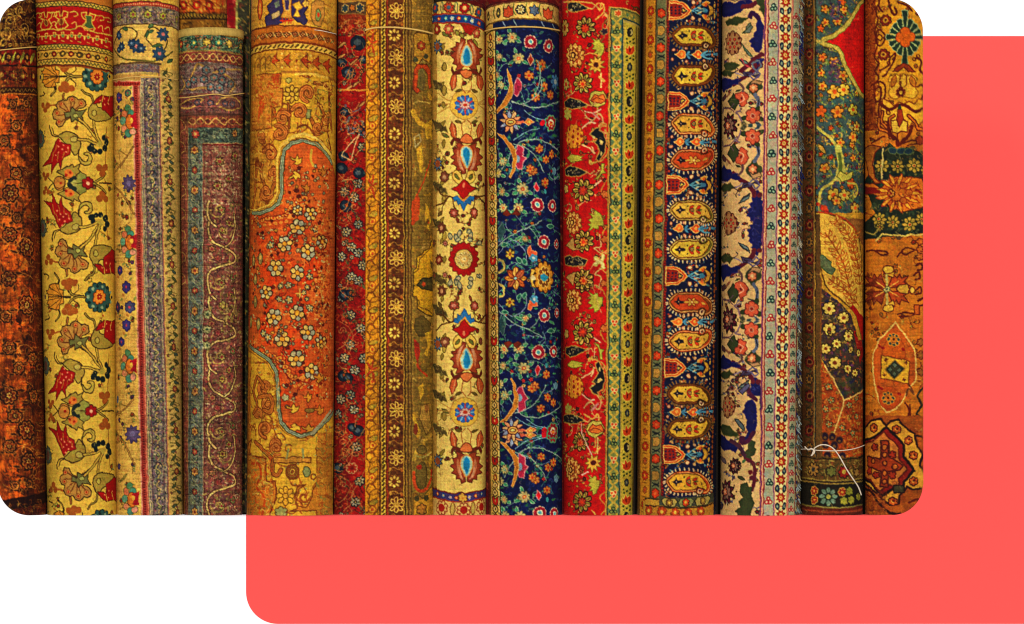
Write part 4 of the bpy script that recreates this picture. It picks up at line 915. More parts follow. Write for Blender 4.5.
    return c.finish(.06, .04, .05, 18)

def roll_navy_garden():
    NV = '#10194a'
    c = Cv(485.5, 559, 488.5, 562.5, 'soft', NV, 19)
    c.top = 3
    CR = '#ab9f6e'; GR = '#2f6a50'; PK = '#98203a'; OR = '#b5763a'; TQ = '#4f9a98'; VN = '#86a098'
    c.fr(480, 0)
    c.blot(90, 100, 450, 2800, ['#0d1440', '#162258', '#0f1c50', '#101a3c'], 420, 20, .5)
    c.scrib(95, 100, 440, 2800, ['#1c4a52', '#2a3a7a', '#1d5a4a', '#25406a', '#173058'], 700, 30, 1.0, .8, 1.4)
    for i in range(230):
        x, y = c.rs.uniform(95, 440), c.rs.uniform(120, 2780); a = c.rs.uniform(0, 6.28); q = c.rs.uniform(14, 26)
        c.lf(x, y, x+q*1.4*math.cos(a), y+q*1.4*math.sin(a), q*.32, ['#2a6048', '#1f4f58', '#3a7a5a', '#244a6a'][i % 4], '#5a8070' if i % 3 == 0 else None, .35)
    c.wander(92, 130, 440, 2820, ['#7a9a98', '#5a8a80', '#8a98b0', '#4a7a8a', '#6f8f98'], 130, .6, ['#3a8060', '#4f9a78', '#2a6a58'], ['#c98a4a', '#b5364a', '#c9b878', '#6a90b0'], 110)
    def red(x, y, r=40):
        r *= .82
        c.fl(x, y, r, 10, PK, '#c9b098', .9, dep=.16, rays='#7a1028', rw=.9, c='#5a98a8', cr=.26, c2='#d8c8b0')
    def cream(x, y, r=32, k='#b5503a'):
        r *= .86
        for a in (30, 150, 250): c.lf(x+r*.7*math.cos(a/57.3), y+r*.7*math.sin(a/57.3), x+r*1.9*math.cos(a/57.3), y+r*1.9*math.sin(a/57.3), 9, '#3a8060', '#9ab89a', .5)
        c.fl(x, y, r, 8, CR, '#4a5a4a', .7, dep=.32, c=k, cr=.32); c.e_(x, y, r*.14, r*.14, '#e0c060')
    def orange(x, y, r=25):
        c.fl(x, y, r, 6, OR, '#6a2a20', .6, dep=.4, c='#b5301c', cr=.3)
    def vine(P, w=1.6, k=VN):
        c.l(P, w*.62, k)
        P = smooth(P, False, 5)
        for i in range(2, len(P)-2, 3):
            d = P[i+1]-P[i]; a = math.atan2(d[1], d[0])+(1 if i % 2 else -1)*.8
            c.lf(P[i][0], P[i][1], P[i][0]+24*math.cos(a), P[i][1]+24*math.sin(a), 5, '#3a7058')
    def cell(va, vb):
        f = lambda oy: c.fr(480, oy, va, vb)
        f(110)
        vine([(120, 320), (200, 190), (300, 160), (400, 200), (440, 250)]); vine([(180, 185), (260, 215), (310, 270), (345, 335)]); vine([(180, 165), (240, 125), (320, 100)], 1.3, '#7aa8b8')
        vine([(240, 5), (300, 45), (400, 60)], 1.3, '#7aa8b8')
        # large starry palmette
        for i in range(10):
            a = i*36+10; c.lf(165, 65, 165+62*math.cos(a/57.3), 65+66*math.sin(a/57.3), 11, ['#cf8a62', '#8a94b0', '#c9a070'][i % 3], '#3a2030', .6)
        c.e_(165, 68, 30, 22, '#cf9a50', '#5a2020', 1.0); c.e_(165, 68, 16, 9, '#c9c070', '#6a2a20', .8)
        c.l([(200, 68), (245, 66)], 2.4, '#c0604a'); c.p([(236, 68), (258, 48), (292, 66), (258, 86)], '#cf6a3a', '#d8b070', .8); c.e_(262, 67, 12, 9, '#d8b050')
        c.e_(335, 70, 15, 18, '#b5182a'); c.fl(382, 70, 44, 8, '#8a1a2a', '#5a8a6a', 1.3, dep=.2, c='#c9c0a0', cr=.5); c.fl(382, 75, 16, 5, '#b5301c', None, c='#d0a040')
        # golden sickle leaf with pink palmette
        c.p([(200, 190), (235, 210), (232, 250), (250, 262), (232, 285), (222, 325), (200, 320), (185, 280)], '#a32a4a', '#c98a90', .8); c.e_(205, 265, 12, 22, '#7a88a0')
        c.p([(90, 125), (130, 140), (165, 180), (192, 215), (198, 270), (185, 330), (165, 372), (158, 368), (172, 320), (176, 265), (165, 215), (140, 175)], '#b5732c', '#d0a060', .7)
        cream(122, 278, 30, '#6a9a88'); cream(98, 340, 30, '#a8903a')
        cream(228, 425, 38); cream(118, 440, 27, '#c07a5a'); cream(205, 530, 35); cream(125, 528, 32)
        for x in (145, 195): c.p([(x-22, 560), (x, 530), (x+26, 560), (x+6, 572)], '#6a2a1c', '#3a1a18', .5)
        for x, y in ((318, 210), (355, 268), (288, 330), (350, 390), (385, 240), (270, 318)): orange(x, y, 24)
        c.p([(302, 388), (320, 420), (305, 442), (290, 420)], '#b5182a', '#c98a90', .8)
        red(310, 512, 46); red(390, 516, 40)
        c.e_(352, 440, 10, 14, '#3a8a98'); c.fl(400, 330, 22, 6, '#5a86a0', None)
    cell(1, 0)
    A = 2*278.6
    cell(-1, A)
    # top part of field
    c.fr(480, 0)
    red(272, 228, 44); red(370, 250, 44)
    cream(100, 215, 32); cream(172, 205, 34); cream(205, 318, 38); cream(100, 310, 26, '#c07a5a'); cream(110, 460, 28, '#6a9a88'); cream(88, 405, 24)
    c.p([(270, 295), (290, 325), (270, 355), (256, 325)], '#8a2a1c', '#c9a080', .8)
    for x, y in ((325, 360), (265, 408), (345, 470), (300, 525), (380, 512), (335, 350)): orange(x, y, 27)
    vine([(290, 530), (320, 440), (322, 380), (310, 330)]); vine([(170, 545), (240, 560), (320, 500), (330, 430)]); vine([(170, 550), (280, 580), (360, 570), (430, 540)])
    c.p([(200, 420), (225, 445), (222, 480), (200, 520), (182, 510), (185, 460)], '#a32a4a', '#c98a90', .8)
    c.p([(148, 372), (165, 410), (178, 460), (178, 510), (150, 560), (90, 612), (84, 600), (130, 545), (152, 500), (160, 455), (148, 410)], '#b5732c', '#d0a060', .7)
    c.fl(405, 440, 46, 7, '#3a6a9a', '#1a2a50', .7, dep=.4, c='#8aa8b8')
    # middle: star, gold palmette
    c.fr(480, 220)
    def mid(va, vb):
        c.fr(480, 220, va, vb)
        vine([(95, 140), (180, 75), (260, 40), (330, 5)], 1.6); vine([(260, 40), (300, 80), (330, 150)], 1.2); vine([(100, 180), (170, 110), (240, 160), (250, 230)], 1.3, '#7a90a8')
        red(345, 118, 44); red(412, 130, 30); cream(242, 102, 22, '#b5503a')
        c.p([(255, 150), (272, 140), (278, 165), (305, 170), (305, 200), (280, 190), (268, 200), (258, 175)], '#c9583a', '#e0a070', .6); c.fl(290, 205, 24, 5, '#4a8ab0', None, c='#a8c0c0')
        c.fl(160, 185, 27, 6, '#b59a42', '#4a3a1c', .7, dep=.45, c='#8a4a20'); c.lf(185, 110, 230, 90, 8, '#3a7a5a', '#8ab090', .6)
        for x, y, a in ((200, 200, 60), (235, 205, 80), (150, 130, 170), (360, 30, 10)): c.lf(x, y, x+38*math.cos(a/57.3), y+38*math.sin(a/57.3), 12, '#1f5a50', '#6fa08a', .8)
        c.l([(100, 215), (125, 225), (128, 265), (100, 285)], 2.4, '#a89a58')
        c.p([(90, 60), (120, 10), (135, 60), (110, 120)], '#2c4a52', '#5a7a7a', .6)
    mid(1, 0); mid(-1, A)
    c.fr(480, 220)
    for i in range(8):
        a = i*45; c.lf(192, 315, 192+62*math.cos(a/57.3), 315+62*math.sin(a/57.3), 17, ['#c98a3a', '#b5602c', '#d0a050', '#a85a3a'][i % 4], '#5a2014', .8, vein='#6a2a14')
    c.e_(192, 315, 10, 10, '#8ab0b0', '#5a2014', .6)
    c.fl(345, 308, 86, 11, '#b8802c', '#4a2a14', 1.0, dep=.2, asp=.75); c.fl(345, 308, 58, 9, '#7a4a1c', '#d0a850', .9, dep=.2, asp=.7); c.fl(345, 308, 40, 8, '#c9a050', '#5a3414', .7, asp=.7); c.p([(322, 300), (345, 285), (372, 305), (358, 322), (345, 335), (325, 318)], '#2f8aa8')
    c.p([(278, 262), (298, 268), (285, 300), (290, 320), (285, 340), (300, 362), (275, 358), (268, 310)], '#c9a448', '#5a3a18', .7); c.e_(284, 312, 14, 15, '#d6c490')
    # bottom part
    def low():
        cell(1, 307.6+0)   # the garden repeats below
    c.fr(480, 410)
    low()
    # yellow guard on the left
    c.fr(480, 0); c.shear = (.0108, 60)
    c.rect(20, -80, 34, 2900, '#7a3a1c'); c.rect(30, -80, 84, 2900, '#BF9A4c'); c.vl(32, -60, 2900, 1.2, '#2c1c18'); c.vl(84, -60, 2900, 1.4, '#3c3428'); c.vl(78, -60, 2900, .7, '#e0c890')
    for i, y in enumerate(range(200, 2860, 43)):
        k = i % 5
        if k == 3: c.p([(44, y-24), (60, y-12), (72, y-22), (74, y+10), (58, y+26), (42, y+8)], '#a8281a', '#4a2414', .8, True); c.e_(58, y, 6, 7, '#4a2a3a' if i % 2 else '#d08a50')
        elif k == 0: c.fl(57, y, 18, 6, '#a85a2c', '#4a2c14', .8, c='#d0a050')
        else: c.p([(57, y-20), (69, y-8), (69, y+8), (57, y+20), (45, y+8), (45, y-8)], '#caa862', '#3a3018', 1.1); c.e_(57, y, 5, 7, '#4a4030')
        c.l([(40, y+20), (48, y+24)], 1.0, '#5a5a2c', False); c.l([(70, y+20), (78, y+24)], 1.0, '#4a5a4a', False)
    c.shear = (0., 0.)
    # end border
    c.dist = lambda X, Y: Y+30*np.clip(np.abs(X-235)/190, 0, 1.2)**2.4
    c.rect(0, -90, 460, 106, '#C3A25c'); c.rect(0, -90, 460, 8, '#4f1018'); c.l([(0, 12), (460, 12)], 1.2, '#5a3a24', False)
    for i, x in enumerate((45, 98, 152, 218, 290, 365, 425)):
        if i in (2, 5): c.p([(x-24, 84), (x-26, 40), (x-10, 48), (x, 26), (x+12, 46), (x+28, 38), (x+24, 84), (x, 96)], '#c0502c', '#5a2414', .8)
        elif i == 3: c.fl(x, 56, 26, 7, '#c9b880', '#1f1a28', 1.4, c='#8a7a44', cr=.4)
        elif i == 4: c.fl(x, 58, 30, 6, '#5a6a80', '#2a3040', .8, dep=.4, sharp=True)
        else: c.e_(x, 58, 13, 24, '#5a5238', '#2a2414', 1.0); c.e_(x, 60, 5, 8, '#c9a850')
        c.l([(x+32, 20), (x+26, 50), (x+36, 84)], 1.1, '#4a5a2c')
    c.rect(0, 100, 460, 108, '#6a5024'); c.rect(70, 108, 460, 142, '#122048'); c.rect(0, 140, 460, 148, '#5a4a24'); c.rect(84, 148, 460, 156, '#122048')
    for x in (120, 180, 330, 390): c.l([(x, 112), (x+16, 138)], 1.2, '#7a90a0')
    c.dist = None
    return c.finish(.10, .035, .09, 18)

ORDER += [('r6', roll_red_blossom, 0), ('r7', roll_gold_guard, 0), ('r8', roll_ivory_palmette, 0), ('r9', roll_navy_garden, 0)]
def roll_scarlet_green():
    c = Cv(562, 640.5, 563.5, 633.5, 'soft', '#B0120c', 20)
    TN = '#c98e42'; YG = '#a89a3c'; DKN = '#1f1a1c'; OR = '#cf7a30'
    c.fr(480, 0)
    c.blot(450, 0, 690, 2800, ['#bd1810', '#a00f0a', '#b5140c'], 160, 24, .5)
    c.wander(455, 20, 688, 2820, ['#c98a58', '#b5603a', '#d0a070', '#8a2a1c', '#3a1a18'], 130, .8, ['#a8903a', '#7a5a2a', '#c9883a'], ['#c98a3a', '#b0803a', '#5a2a24', '#c9602c'], 90)
    def palm(x, y, r=50, k=TN, core=OR, d='#2c1a14'):
        c.fl(x, y, r*1.2, 9, k, '#3a140e', 1.1, dep=.42, c=d, cr=.5)
        for i in range(9): 
            a = i*40/57.3+.2; c.lf(x+r*.35*math.cos(a), y+r*.35*math.sin(a), x+r*1.0*math.cos(a), y+r*1.0*math.sin(a), r*.13, '#8a7a30', '#3a2414', .5)
        c.fl(x, y+4, r*.5, 7, core, '#6a1a10', .7, dep=.35, c='#c0381a', cr=.4)
    def bigp(x, y, r=62):
        c.fl(x, y, r, 11, '#c0853c', '#7a2a14', 1.0, dep=.25); c.fl(x, y, r*.74, 9, '#a85a28', '#e0b060', .9, dep=.25); c.fl(x-4, y, r*.5, 7, '#c98e42', '#5a1a10', .8, dep=.3, c='#4a1a18', cr=.55); c.e_(x-6, y, r*.14, r*.18, '#d0a050')
        for i in range(11):
            a = i*32.7/57.3; c.l([(x+r*.55*math.cos(a), y+r*.55*math.sin(a)), (x+r*.9*math.cos(a), y+r*.9*math.sin(a))], .7, '#7a3014', False)
    def bud(x, y, r=44):
        c.p([(x-r, y+4), (x-r*.8, y-r*.5), (x-r*.3, y-r*.9), (x+r*.1, y-r*.8), (x+r*.6, y-r*.9), (x+r, y-r*.1), (x+r*.7, y+r*.6), (x, y+r), (x-r*.7, y+r*.7)], '#b5a048', '#5a3a14', .9)
        c.p([(x-r*.8, y+r*.1), (x-r*.3, y-r*.5), (x+r*.1, y-r*.3), (x+r*.6, y-r*.5), (x+r*.9, y+r*.1), (x+r*.4, y+r*.5), (x-r*.4, y+r*.4)], '#d4702c', '#7a2410', .9)
        c.l([(x-r*.6, y+r*.1), (x, y-r*.1), (x+r*.6, y+r*.15)], .8, '#6a2010'); c.l([(x, y+r), (x+2, y+r*1.9)], 1.3, '#b08a44')
    def sunf(x, y, r=46):
        c.fl(x, y, r, 9, '#c9a040', '#7a4a18', .8, dep=.5, sharp=True, c='#6a2a18', cr=.35); c.fl(x, y, r*.6, 7, '#d0943a', None, dep=.3, c='#5a2018', cr=.5)
    def fishleaf(x, y, s=1, f=1):
        c.p([(x-62*s, y-14*f), (x-30*s, y-34*f), (x+14*s, y-22*f), (x+60*s, y-4*f), (x+78*s, y+6*f), (x+30*s, y+22*f), (x-20*s, y+26*f), (x-58*s, y+16*f)], '#262024', '#b0803c', 1.0)
        c.scrib(x-44*s, y-18, x+34*s, y+18, ['#8a7a54', '#a89a6a', '#6a5a4a'], 10, 14, 1.0); c.l([(x+70*s, y), (x+100*s, y+12*f), (x+120*s, y-6*f)], 1.3, '#c08a50')
    def yleaf(x, y, s=1, f=1, k='#A89A34'):
        c.p([(x-40*s, y-50*f), (x-10*s, y-34*f), (x+10*s, y-44*f), (x+16*s, y-22*f), (x+38*s, y-20*f), (x+36*s, y+14*f), (x+20*s, y+46*f), (x-4*s, y+62*f), (x-8*s, y+36*f), (x-34*s, y+44*f), (x-14*s, y+20*f), (x-36*s, y+10*f), (x-22*s, y-8*f), (x-40*s, y-16*f), (x-24*s, y-26*f)], k, '#6a4a18', .7)
    c.fr(480, 0)
    fishleaf(520, 40, .8); c.l([(450, 10), (600, 20), (640, 60), (650, 20), (670, 60), (620, 110)], 1.5, TN); c.spiral(640, 30, 24, 1.2, 1.3, TN, 0)
    c.l([(690, 20), (830, 40)], .1, TN); palm(565, 150, 46, '#b0904a', '#c0401c'); c.fl(455, 150, 50, 8, '#b08a44', '#4a1a10', .9, c='#8a3a1c')
    bigp(505, 300, 68); yleaf(635, 255, .9, k='#b0a83c'); c.l([(560, 300), (600, 290), (640, 305)], 1.2, TN)
    sunf(625, 350, 48); palm(550, 450, 48, '#b89a48', '#cf8a38', '#a8783a'); c.fl(462, 455, 34, 7, '#b0904a', '#4a1a10', .8, c='#a83a1c')
    c.l([(650, 400), (650, 470)], 1.8, '#d0a060'); c.l([(640, 420), (665, 440)], 2.2, '#c08a44'); bud(632, 535, 50); fishleaf(510, 560, .9, 1)
    c.l([(690, 100), (660, 140), (670, 190), (650, 230)], 1.3, '#8a5a2c'); c.l([(665, 60), (690, 110), (680, 170)], 1.2, '#c08a50'); c.fl(668, 170, 20, 5, '#3a2430', '#a87a44', .7)
    c.l([(560, 600), (610, 610), (650, 590)], 1.4, '#d09a80')
    def cell(va, vb):
        c.fr(480, 110, va, vb)
        c.fl(470, 20, 34, 6, '#a89a44', None, dep=.4, asp=1.2)
        c.l([(560, 30), (600, 60), (640, 20), (660, 60), (640, 90)], 1.6, '#c08a5a'); c.l([(550, 100), (590, 70), (620, 74)], 1.4, '#d0a080'); c.l([(610, 20), (640, 50)], 2.4, '#b5706a')
        # round orange blossom
        c.fl(502, 143, 66, 12, '#C98026', '#8a3a14', .9, dep=.12)
        for i in range(12):
            a = i*30/57.3
            if i % 2 == 0: c.e_(502+44*math.cos(a), 143+46*math.sin(a), 8, 8, '#8a3018')
            if i % 2: c.e_(502+28*math.cos(a), 143+28*math.sin(a), 9, 10, '#a8301a', '#d8a040', .6)
        c.e_(502, 143, 10, 10, '#8a3018')
        c.l([(548, 190), (590, 210), (615, 235), (600, 200)], 1.5, '#d0a070')
        # dark curled leaf with light outline
        c.p([(590, 135), (620, 100), (650, 92), (640, 110), (668, 130), (680, 170), (670, 230), (640, 280), (622, 270), (640, 220), (628, 190), (610, 170), (628, 155)], '#1f1c22', '#a8783c', 1.2)
        c.p([(640, 160), (665, 175), (655, 190), (640, 185)], '#b5a060'); c.l([(668, 110), (690, 150), (688, 220), (660, 270), (610, 290), (590, 280)], 1.6, '#b5813c'); c.spiral(596, 285, 14, 1, 1.4, '#c09040'); c.spiral(660, 78, 14, 1, 1.5, '#b5813c')
        c.e_(612, 148, 9, 7, '#b5a060'); c.e_(650, 235, 5, 14, '#b5a060')
        c.p([(468, 258), (490, 240), (520, 244), (556, 250), (540, 262), (556, 272), (520, 278), (490, 284)], '#B0A03c', '#6a4a18', .7)
        fishleaf(510, 334, .85)
        c.p([(650, 290), (668, 290), (662, 320), (676, 340), (650, 345), (640, 370), (612, 378), (640, 350), (648, 320)], '#a89a3a', '#6a4a18', .7)
        c.l([(650, 380), (610, 412), (590, 425)], 1.5, '#d0a080')
        palm(552, 432, 54, '#c09848', '#a83a28'); c.fl(462, 425, 28, 5, '#b5904a', '#4a1a10', .8); c.l([(680, 380), (650, 440), (690, 490)], 1.4, '#b5702c'); c.fl(670, 455, 22, 5, '#b5602c', '#6a1a10', .7)
    A = 523.0
    cell(1, 0); cell(-1, A)
    def mid(va, vb):
        c.fr(480, 220, va, vb)
        bigp(498, 15, 62); yleaf(622, 10, 1.1, -1, '#a8a03a')
        palm(555, 115, 50, '#c09a4a'); c.p([(462, 140), (500, 90), (510, 150), (560, 158), (500, 165)], '#b58a4a', '#6a2a14', .8)
        c.l([(640, 80), (650, 140), (615, 155), (660, 190)], 1.3, '#c09a60'); c.l([(660, 190), (655, 215), (620, 240)], 4.0, '#b5a054'); c.l([(660, 190), (655, 215), (620, 235)], 2.0, '#cfb87a')
        c.l([(680, 40), (655, 80), (690, 130)], 1.4, '#b5702c'); c.fl(668, 105, 20, 5, '#b5602c', '#6a1a10', .7); c.l([(640, 260), (690, 290)], 1, TN)
    mid(1, 0); mid(-1, A)
    c.fr(480, 220); palm(556, 320, 48, '#c09a4a'); c.p([(455, 200), (480, 190), (500, 205), (530, 195), (578, 215), (560, 245), (500, 250), (460, 240)], '#262024', '#a87a3c', 1.0); c.scrib(470, 205, 555, 242, ['#8a7a54', '#a89a6a'], 14, 14, 1.0)
    for y in (160, 470): c.l([(560, 315), (600, 300+(y-315)*.3), (650, y+30)], .6, '#c09a60')
    # lower end
    c.fr(480, 410)
    fishleaf(500, 50, .8); c.l([(560, 20), (600, 50), (630, 20), (640, 60)], 1.6, TN)
    bud(620, 100, 50); palm(540, 170, 44, '#c08a44', '#c9683a', '#8a4a2a'); sunf(608, 285, 50); bigp(492, 320, 66); yleaf(610, 395, .8, k='#a89a3a'); palm(548, 490, 50, '#a8783c', '#a83a28')
    c.l([(632, 150), (632, 230)], 1.6, '#d0a060'); c.l([(620, 230), (648, 200)], 2, TN); c.l([(548, 70), (548, 120), (600, 240)], 1.2, '#c9a090'); c.l([(690, 430), (640, 470), (680, 520), (650, 560)], 1.3, '#b5702c'); c.l([(600, 540), (620, 560)], 1.4, TN); c.l([(548, 350), (580, 330)], 1.4, '#c9a090')
    # ---- border strips
    c.fr(480, 0); c.shear = (-.0078, 60)
    c.rect(690, 40, 900, 2900, '#8a7a34'); c.vl(696, 50, 2900, 1.0, '#c0803a'); c.vl(704, 60, 2900, 1.2, '#3a3a34')
    c.rect(708, 60, 762, 2900, '#7f8446'); 
    for i, y in enumerate(range(75, 2880, 46)):
        c.p([(708, y-20), (735, y+3), (708, y+26)], '#5f7a54'); c.p([(762, y-20), (735, y+3), (762, y+26)], '#5f7a54'); c.l([(712, y-20), (758, y+26)], 2.2, '#b5a044', False); c.l([(758, y-20), (712, y+26)], 2.2, '#b5a044', False)
        if i % 2 == 0:
            if i % 4 == 0:
                for a in (90, 210, 330): c.e_(735+11*math.cos(a/57.3), y+3+11*math.sin(a/57.3), 9, 9, '#c04a1c', '#e0b878', .8)
            else:
                for a in (-90, 30, 150): c.e_(735+11*math.cos(a/57.3), y+3+11*math.sin(a/57.3), 9, 9, '#7a8a4c', '#2a3a2a', .9)
    c.vl(765, 110, 2900, 1.5, '#2f4a4a'); c.vl(771, 110, 2900, .8, '#a89a54')
    c.rect(774, 120, 838, 2900, '#B5A43E')
    for i, y in enumerate(range(175, 2880, 93)):
        k = i % 4
        if k == 0: c.e_(806, y, 25, 28, '#2c2a22'); c.e_(812, y, 14, 17, '#a89a5c'); c.e_(806, y+2, 6, 9, '#2c2a22')
        elif k in (1, 3): c.p([(784, y+20), (780, y-12), (792, y-6), (800, y-30), (810, y-12), (826, y-24), (832, y+4), (822, y+26), (800, y+32)], '#c0481c', '#e0b850', .9); c.e_(805, y+4, 6, 12, '#6a1c18')
        else: c.fl(806, y, 20, 8, '#4a5250', '#2a2a22', .8, dep=.35, c='#8a8a5c')
        for dx, dy in ((-18, 38), (18, 38), (0, 48), (-16, 58), (17, 58)): c.lf(806+dx-5, y+dy+3, 806+dx+7, y+dy-4, 5, '#3c4a20')
    c.vl(839, 130, 2900, 1.2, '#3a3a28'); c.vl(845, 130, 2900, 1.0, '#a89a4c'); c.vl(852, 130, 2900, 1.0, '#3a4a34')
    c.dist = lambda X, Y: Y+28*np.clip((X-740)/110, 0, 1.3)**1.6
    c.rect(695, -60, 900, 44, '#B0120c'); c.scrib(780, -10, 860, 40, ['#c08a44', '#4a3a1c'], 10, 26, 1.2); c.rect(700, 44, 880, 56, '#5a5a34'); c.rect(706, 56, 880, 98, '#8a8440'); c.fl(742, 74, 20, 6, '#c0582c', '#e0c070', .8)
    for x in (790, 825): c.l([(x-14, 66), (x+12, 90)], 2, '#b5a044'); c.e_(x, 76, 10, 10, '#5f7a54')
    c.rect(765, 98, 880, 106, '#2f4a4a'); c.rect(772, 108, 880, 118, '#a89a54'); c.l([(700, 44), (880, 44)], 1, '#d0a850', False)
    c.dist = None
    return c.finish(.08, .035, .07, 18)

def roll_paisley():
    c = Cv(643.5, 722, 637, 716, 'soft', '#141a3a', 21)
    c.shear = (-.0128, 60)
    c.fr(630, 0)
    c.rect(40, -80, 205, 2900, '#6a4a20')
    c.vl(78, -60, 2900, 1.3, '#8a6a34'); c.vl(70, -60, 2900, 1.0, '#4a3a1c')
    c.rect(84, -80, 134, 2900, '#BB8228')
    for i, y in enumerate(range(60, 2850, 78)):
        if (i % 2) == 0: c.fl(107, y, 28, 8, '#b5401a', '#7a3014', .7, dep=.4, c='#d0902c', cr=.3, asp=1.1)
        else: c.fl(107, y, 20, 6, '#a8602a', '#7a3a14', .7, dep=.5, c='#b5401a', cr=.3, asp=1.05)
        c.lf(92, y+38, 122, y+38, 4, '#8a5a1c')
    c.vl(134, -60, 2900, .8, '#6a4a1c'); c.vl(138, -60, 2900, 1.2, '#4a4030'); c.rect(142, -80, 188, 2900, '#6a6a4a')
    for i, y in enumerate(range(75, 2850, 92)):
        c.p([(146, y-24), (172, y-26), (184, y-12), (184, y+12), (172, y+26), (146, y+24)], '#a8803c' if i % 2 else '#b0502a', '#3a3a28', .6)
        if not i % 2: c.fl(164, y, 26, 6, '#C0401c', '#5a2414', .7, dep=.25, c='#d06030', asp=1.0)
        c.l([(148, y+38), (166, y+46), (182, y+38)], 1.3, '#2a302c'); c.l([(148, y+56), (166, y+46), (182, y+56)], 1.3, '#2a302c'); c.e_(165, y+47, 8, 6, '#23282a')
    c.vl(189, -60, 2900, 1.0, '#8a6a44'); c.vl(195, -60, 2900, .9, '#3a2c2c'); c.vl(201, -60, 2900, 2.2, '#8c2418')
    for y in range(-40, 2850, 16): c.e_(201, y, 3, 5, '#3a1a1c')
    c.wander(210, -20, 470, 2820, ['#4a7a90', '#6a5a4a', '#8a6a3a', '#3a5a7a'], 150, .8, ['#8a6a3a', '#4a7a80', '#a8502c'], ['#b5602c', '#b58a5a', '#8a2a20'], 50)
    # tiny sprigs everywhere on the dark field
    c.fr(630, 0)
    for i in range(560):
        x, y = c.rs.uniform(212, 470), c.rs.uniform(-40, 2800)
        c.e_(x, y, c.rs.uniform(3, 6.5), c.rs.uniform(3, 6.5), ['#b58a5a', '#4a6a90', '#a83a24', '#c0a884', '#8a5a2a', '#3a5a70'][i % 6])
    for y in range(0, 2850, 27): c.fl(470, y, 13, 5, ['#8a4a24', '#a8803a', '#5a4a2a'][y % 3], '#2a1a14', .5); c.e_(450, y+12, 5, 5, '#b5905a')
    def tongue(y0):
        c.fr(630, y0-55/ZS)
        c.p([(206, 8), (270, 12), (305, 38), (322, 58), (305, 82), (270, 105), (206, 108)], '#b5401a', '#d8a050', 1.0)
        c.p([(206, 20), (265, 24), (292, 44), (304, 58), (292, 76), (265, 94), (206, 96)], '#8c2414', '#e0b060', .8)
        for x in (218, 238, 258, 276): 
            for yy in (42, 58, 74): c.e_(x, yy, 5, 5, '#d08a5a' if (x+yy) % 4 else '#20203a')
        c.p([(276, 45), (300, 58), (276, 72)], '#c9a040', '#1c1c30', .8)
        for s in (-1, 1):
            c.l([(328, 58), (345, 58+s*10), (375, 58+s*28)], 1.5, '#4a8098'); c.l([(345, 58), (390, 58+s*10)], 1.0, '#5a90a0'); c.e_(334, 58+s*44, 11, 11, '#c9a07a', '#6a3a2a', .7); c.lf(380, 58+s*30, 425, 58+s*46, 10, '#c07a2c', '#e0b060', .6)
            c.e_(370, 58+s*52, 9, 9, '#b08a60'); c.e_(402, 58+s*30, 9, 9, '#b5502a'); c.lf(355, 58+s*20, 380, 58+s*8, 5, '#a8a080')
        c.e_(400, 58, 18, 12, '#3a6a88'); c.p([(410, 20), (440, 40), (446, 58), (440, 78), (412, 96), (426, 58)], '#b58a34', '#5a3a1c', .8); c.e_(450, 30, 9, 12, '#b5903c'); c.e_(450, 88, 9, 12, '#b5903c')
    def row(y0):
        c.fr(630, y0-300/ZS)
        c.l([(240, 300), (470, 300)], 1.0, '#4a7a98')
        for x, k in ((270, '#cf6a2c'), (360, '#c85428')):
            c.p([(x-32, 296), (x-14, 290), (x-6, 278), (x+8, 274), (x+22, 286), (x+26, 300), (x+18, 316), (x, 322), (x-14, 312)], k, '#e0b060', .8); c.e_(x+4, 298, 8, 9, '#e0a048')
            c.lf(x+30, 298, x+52, 280, 6, '#4a80a0'); c.lf(x+30, 302, x+52, 320, 6, '#4a80a0')
        c.l([(380, 300), (410, 284), (440, 280)], 1.4, '#5a90a8'); c.l([(380, 302), (410, 316), (440, 322)], 1.4, '#5a90a8'); c.l([(400, 300), (470, 292)], 1.5, '#4a80a0')
        for x, y in ((395, 272), (395, 330), (300, 268), (300, 334), (230, 270), (225, 325), (440, 300), (462, 275), (460, 325)): c.e_(x, y, 9, 9, '#c08a6a', '#5a2a24', .7)
    def paisley(y0, body, rim, rimd, flip, k2='#c0401c'):
        # rim with fringe
        c.fr(630, y0-190/ZS, flip, 0 if flip > 0 else 2*y0)
        out = [(222, 190), (240, 160), (275, 140), (330, 136), (385, 142), (425, 160), (452, 190), (462, 222), (452, 250), (425, 262), (396, 258), (380, 248), (330, 250), (275, 248), (240, 224)]
        Q = smooth(out, True, 5)
        cx, cy = 345, 196
        for i in range(0, len(Q)):
            d = Q[i]-Q[i-1]; L = math.hypot(*d)+1e-6; n = np.array([d[1], -d[0]])/L
            if i % 2 == 0: c.l([Q[i], Q[i]+n*15], 1.5, '#c9a87c' if rimd else '#7a5a2c', False)
        c.p(Q, rim, '#4a2414', .8)
        Q2 = np.array([cx, cy])+(Q-np.array([cx, cy]))*np.array([.95, .86]); c.p(Q2, None, '#d8a860' if rimd else '#8a4a1c', .7)
        inn = [(232, 190), (262, 158), (275, 150), (370, 150), (400, 160), (432, 195), (444, 224), (436, 240), (418, 228), (392, 222), (375, 236), (275, 236), (258, 224)]
        c.p(inn, body, '#6a3a14', 1.0)
        c.e_(404, 243, 22, 19, rim, '#3a2418', 1.0); c.spiral(404, 243, 15, 1.2, 1.4, '#c9a87c'); c.e_(404, 243, 6, 6, '#4a1a2a')
        c.p([(252, 192), (270, 182), (276, 166), (284, 182), (306, 186), (306, 196), (284, 200), (278, 214), (268, 200)], '#2a1c24'); c.e_(278, 191, 4, 4, '#a88a6a')
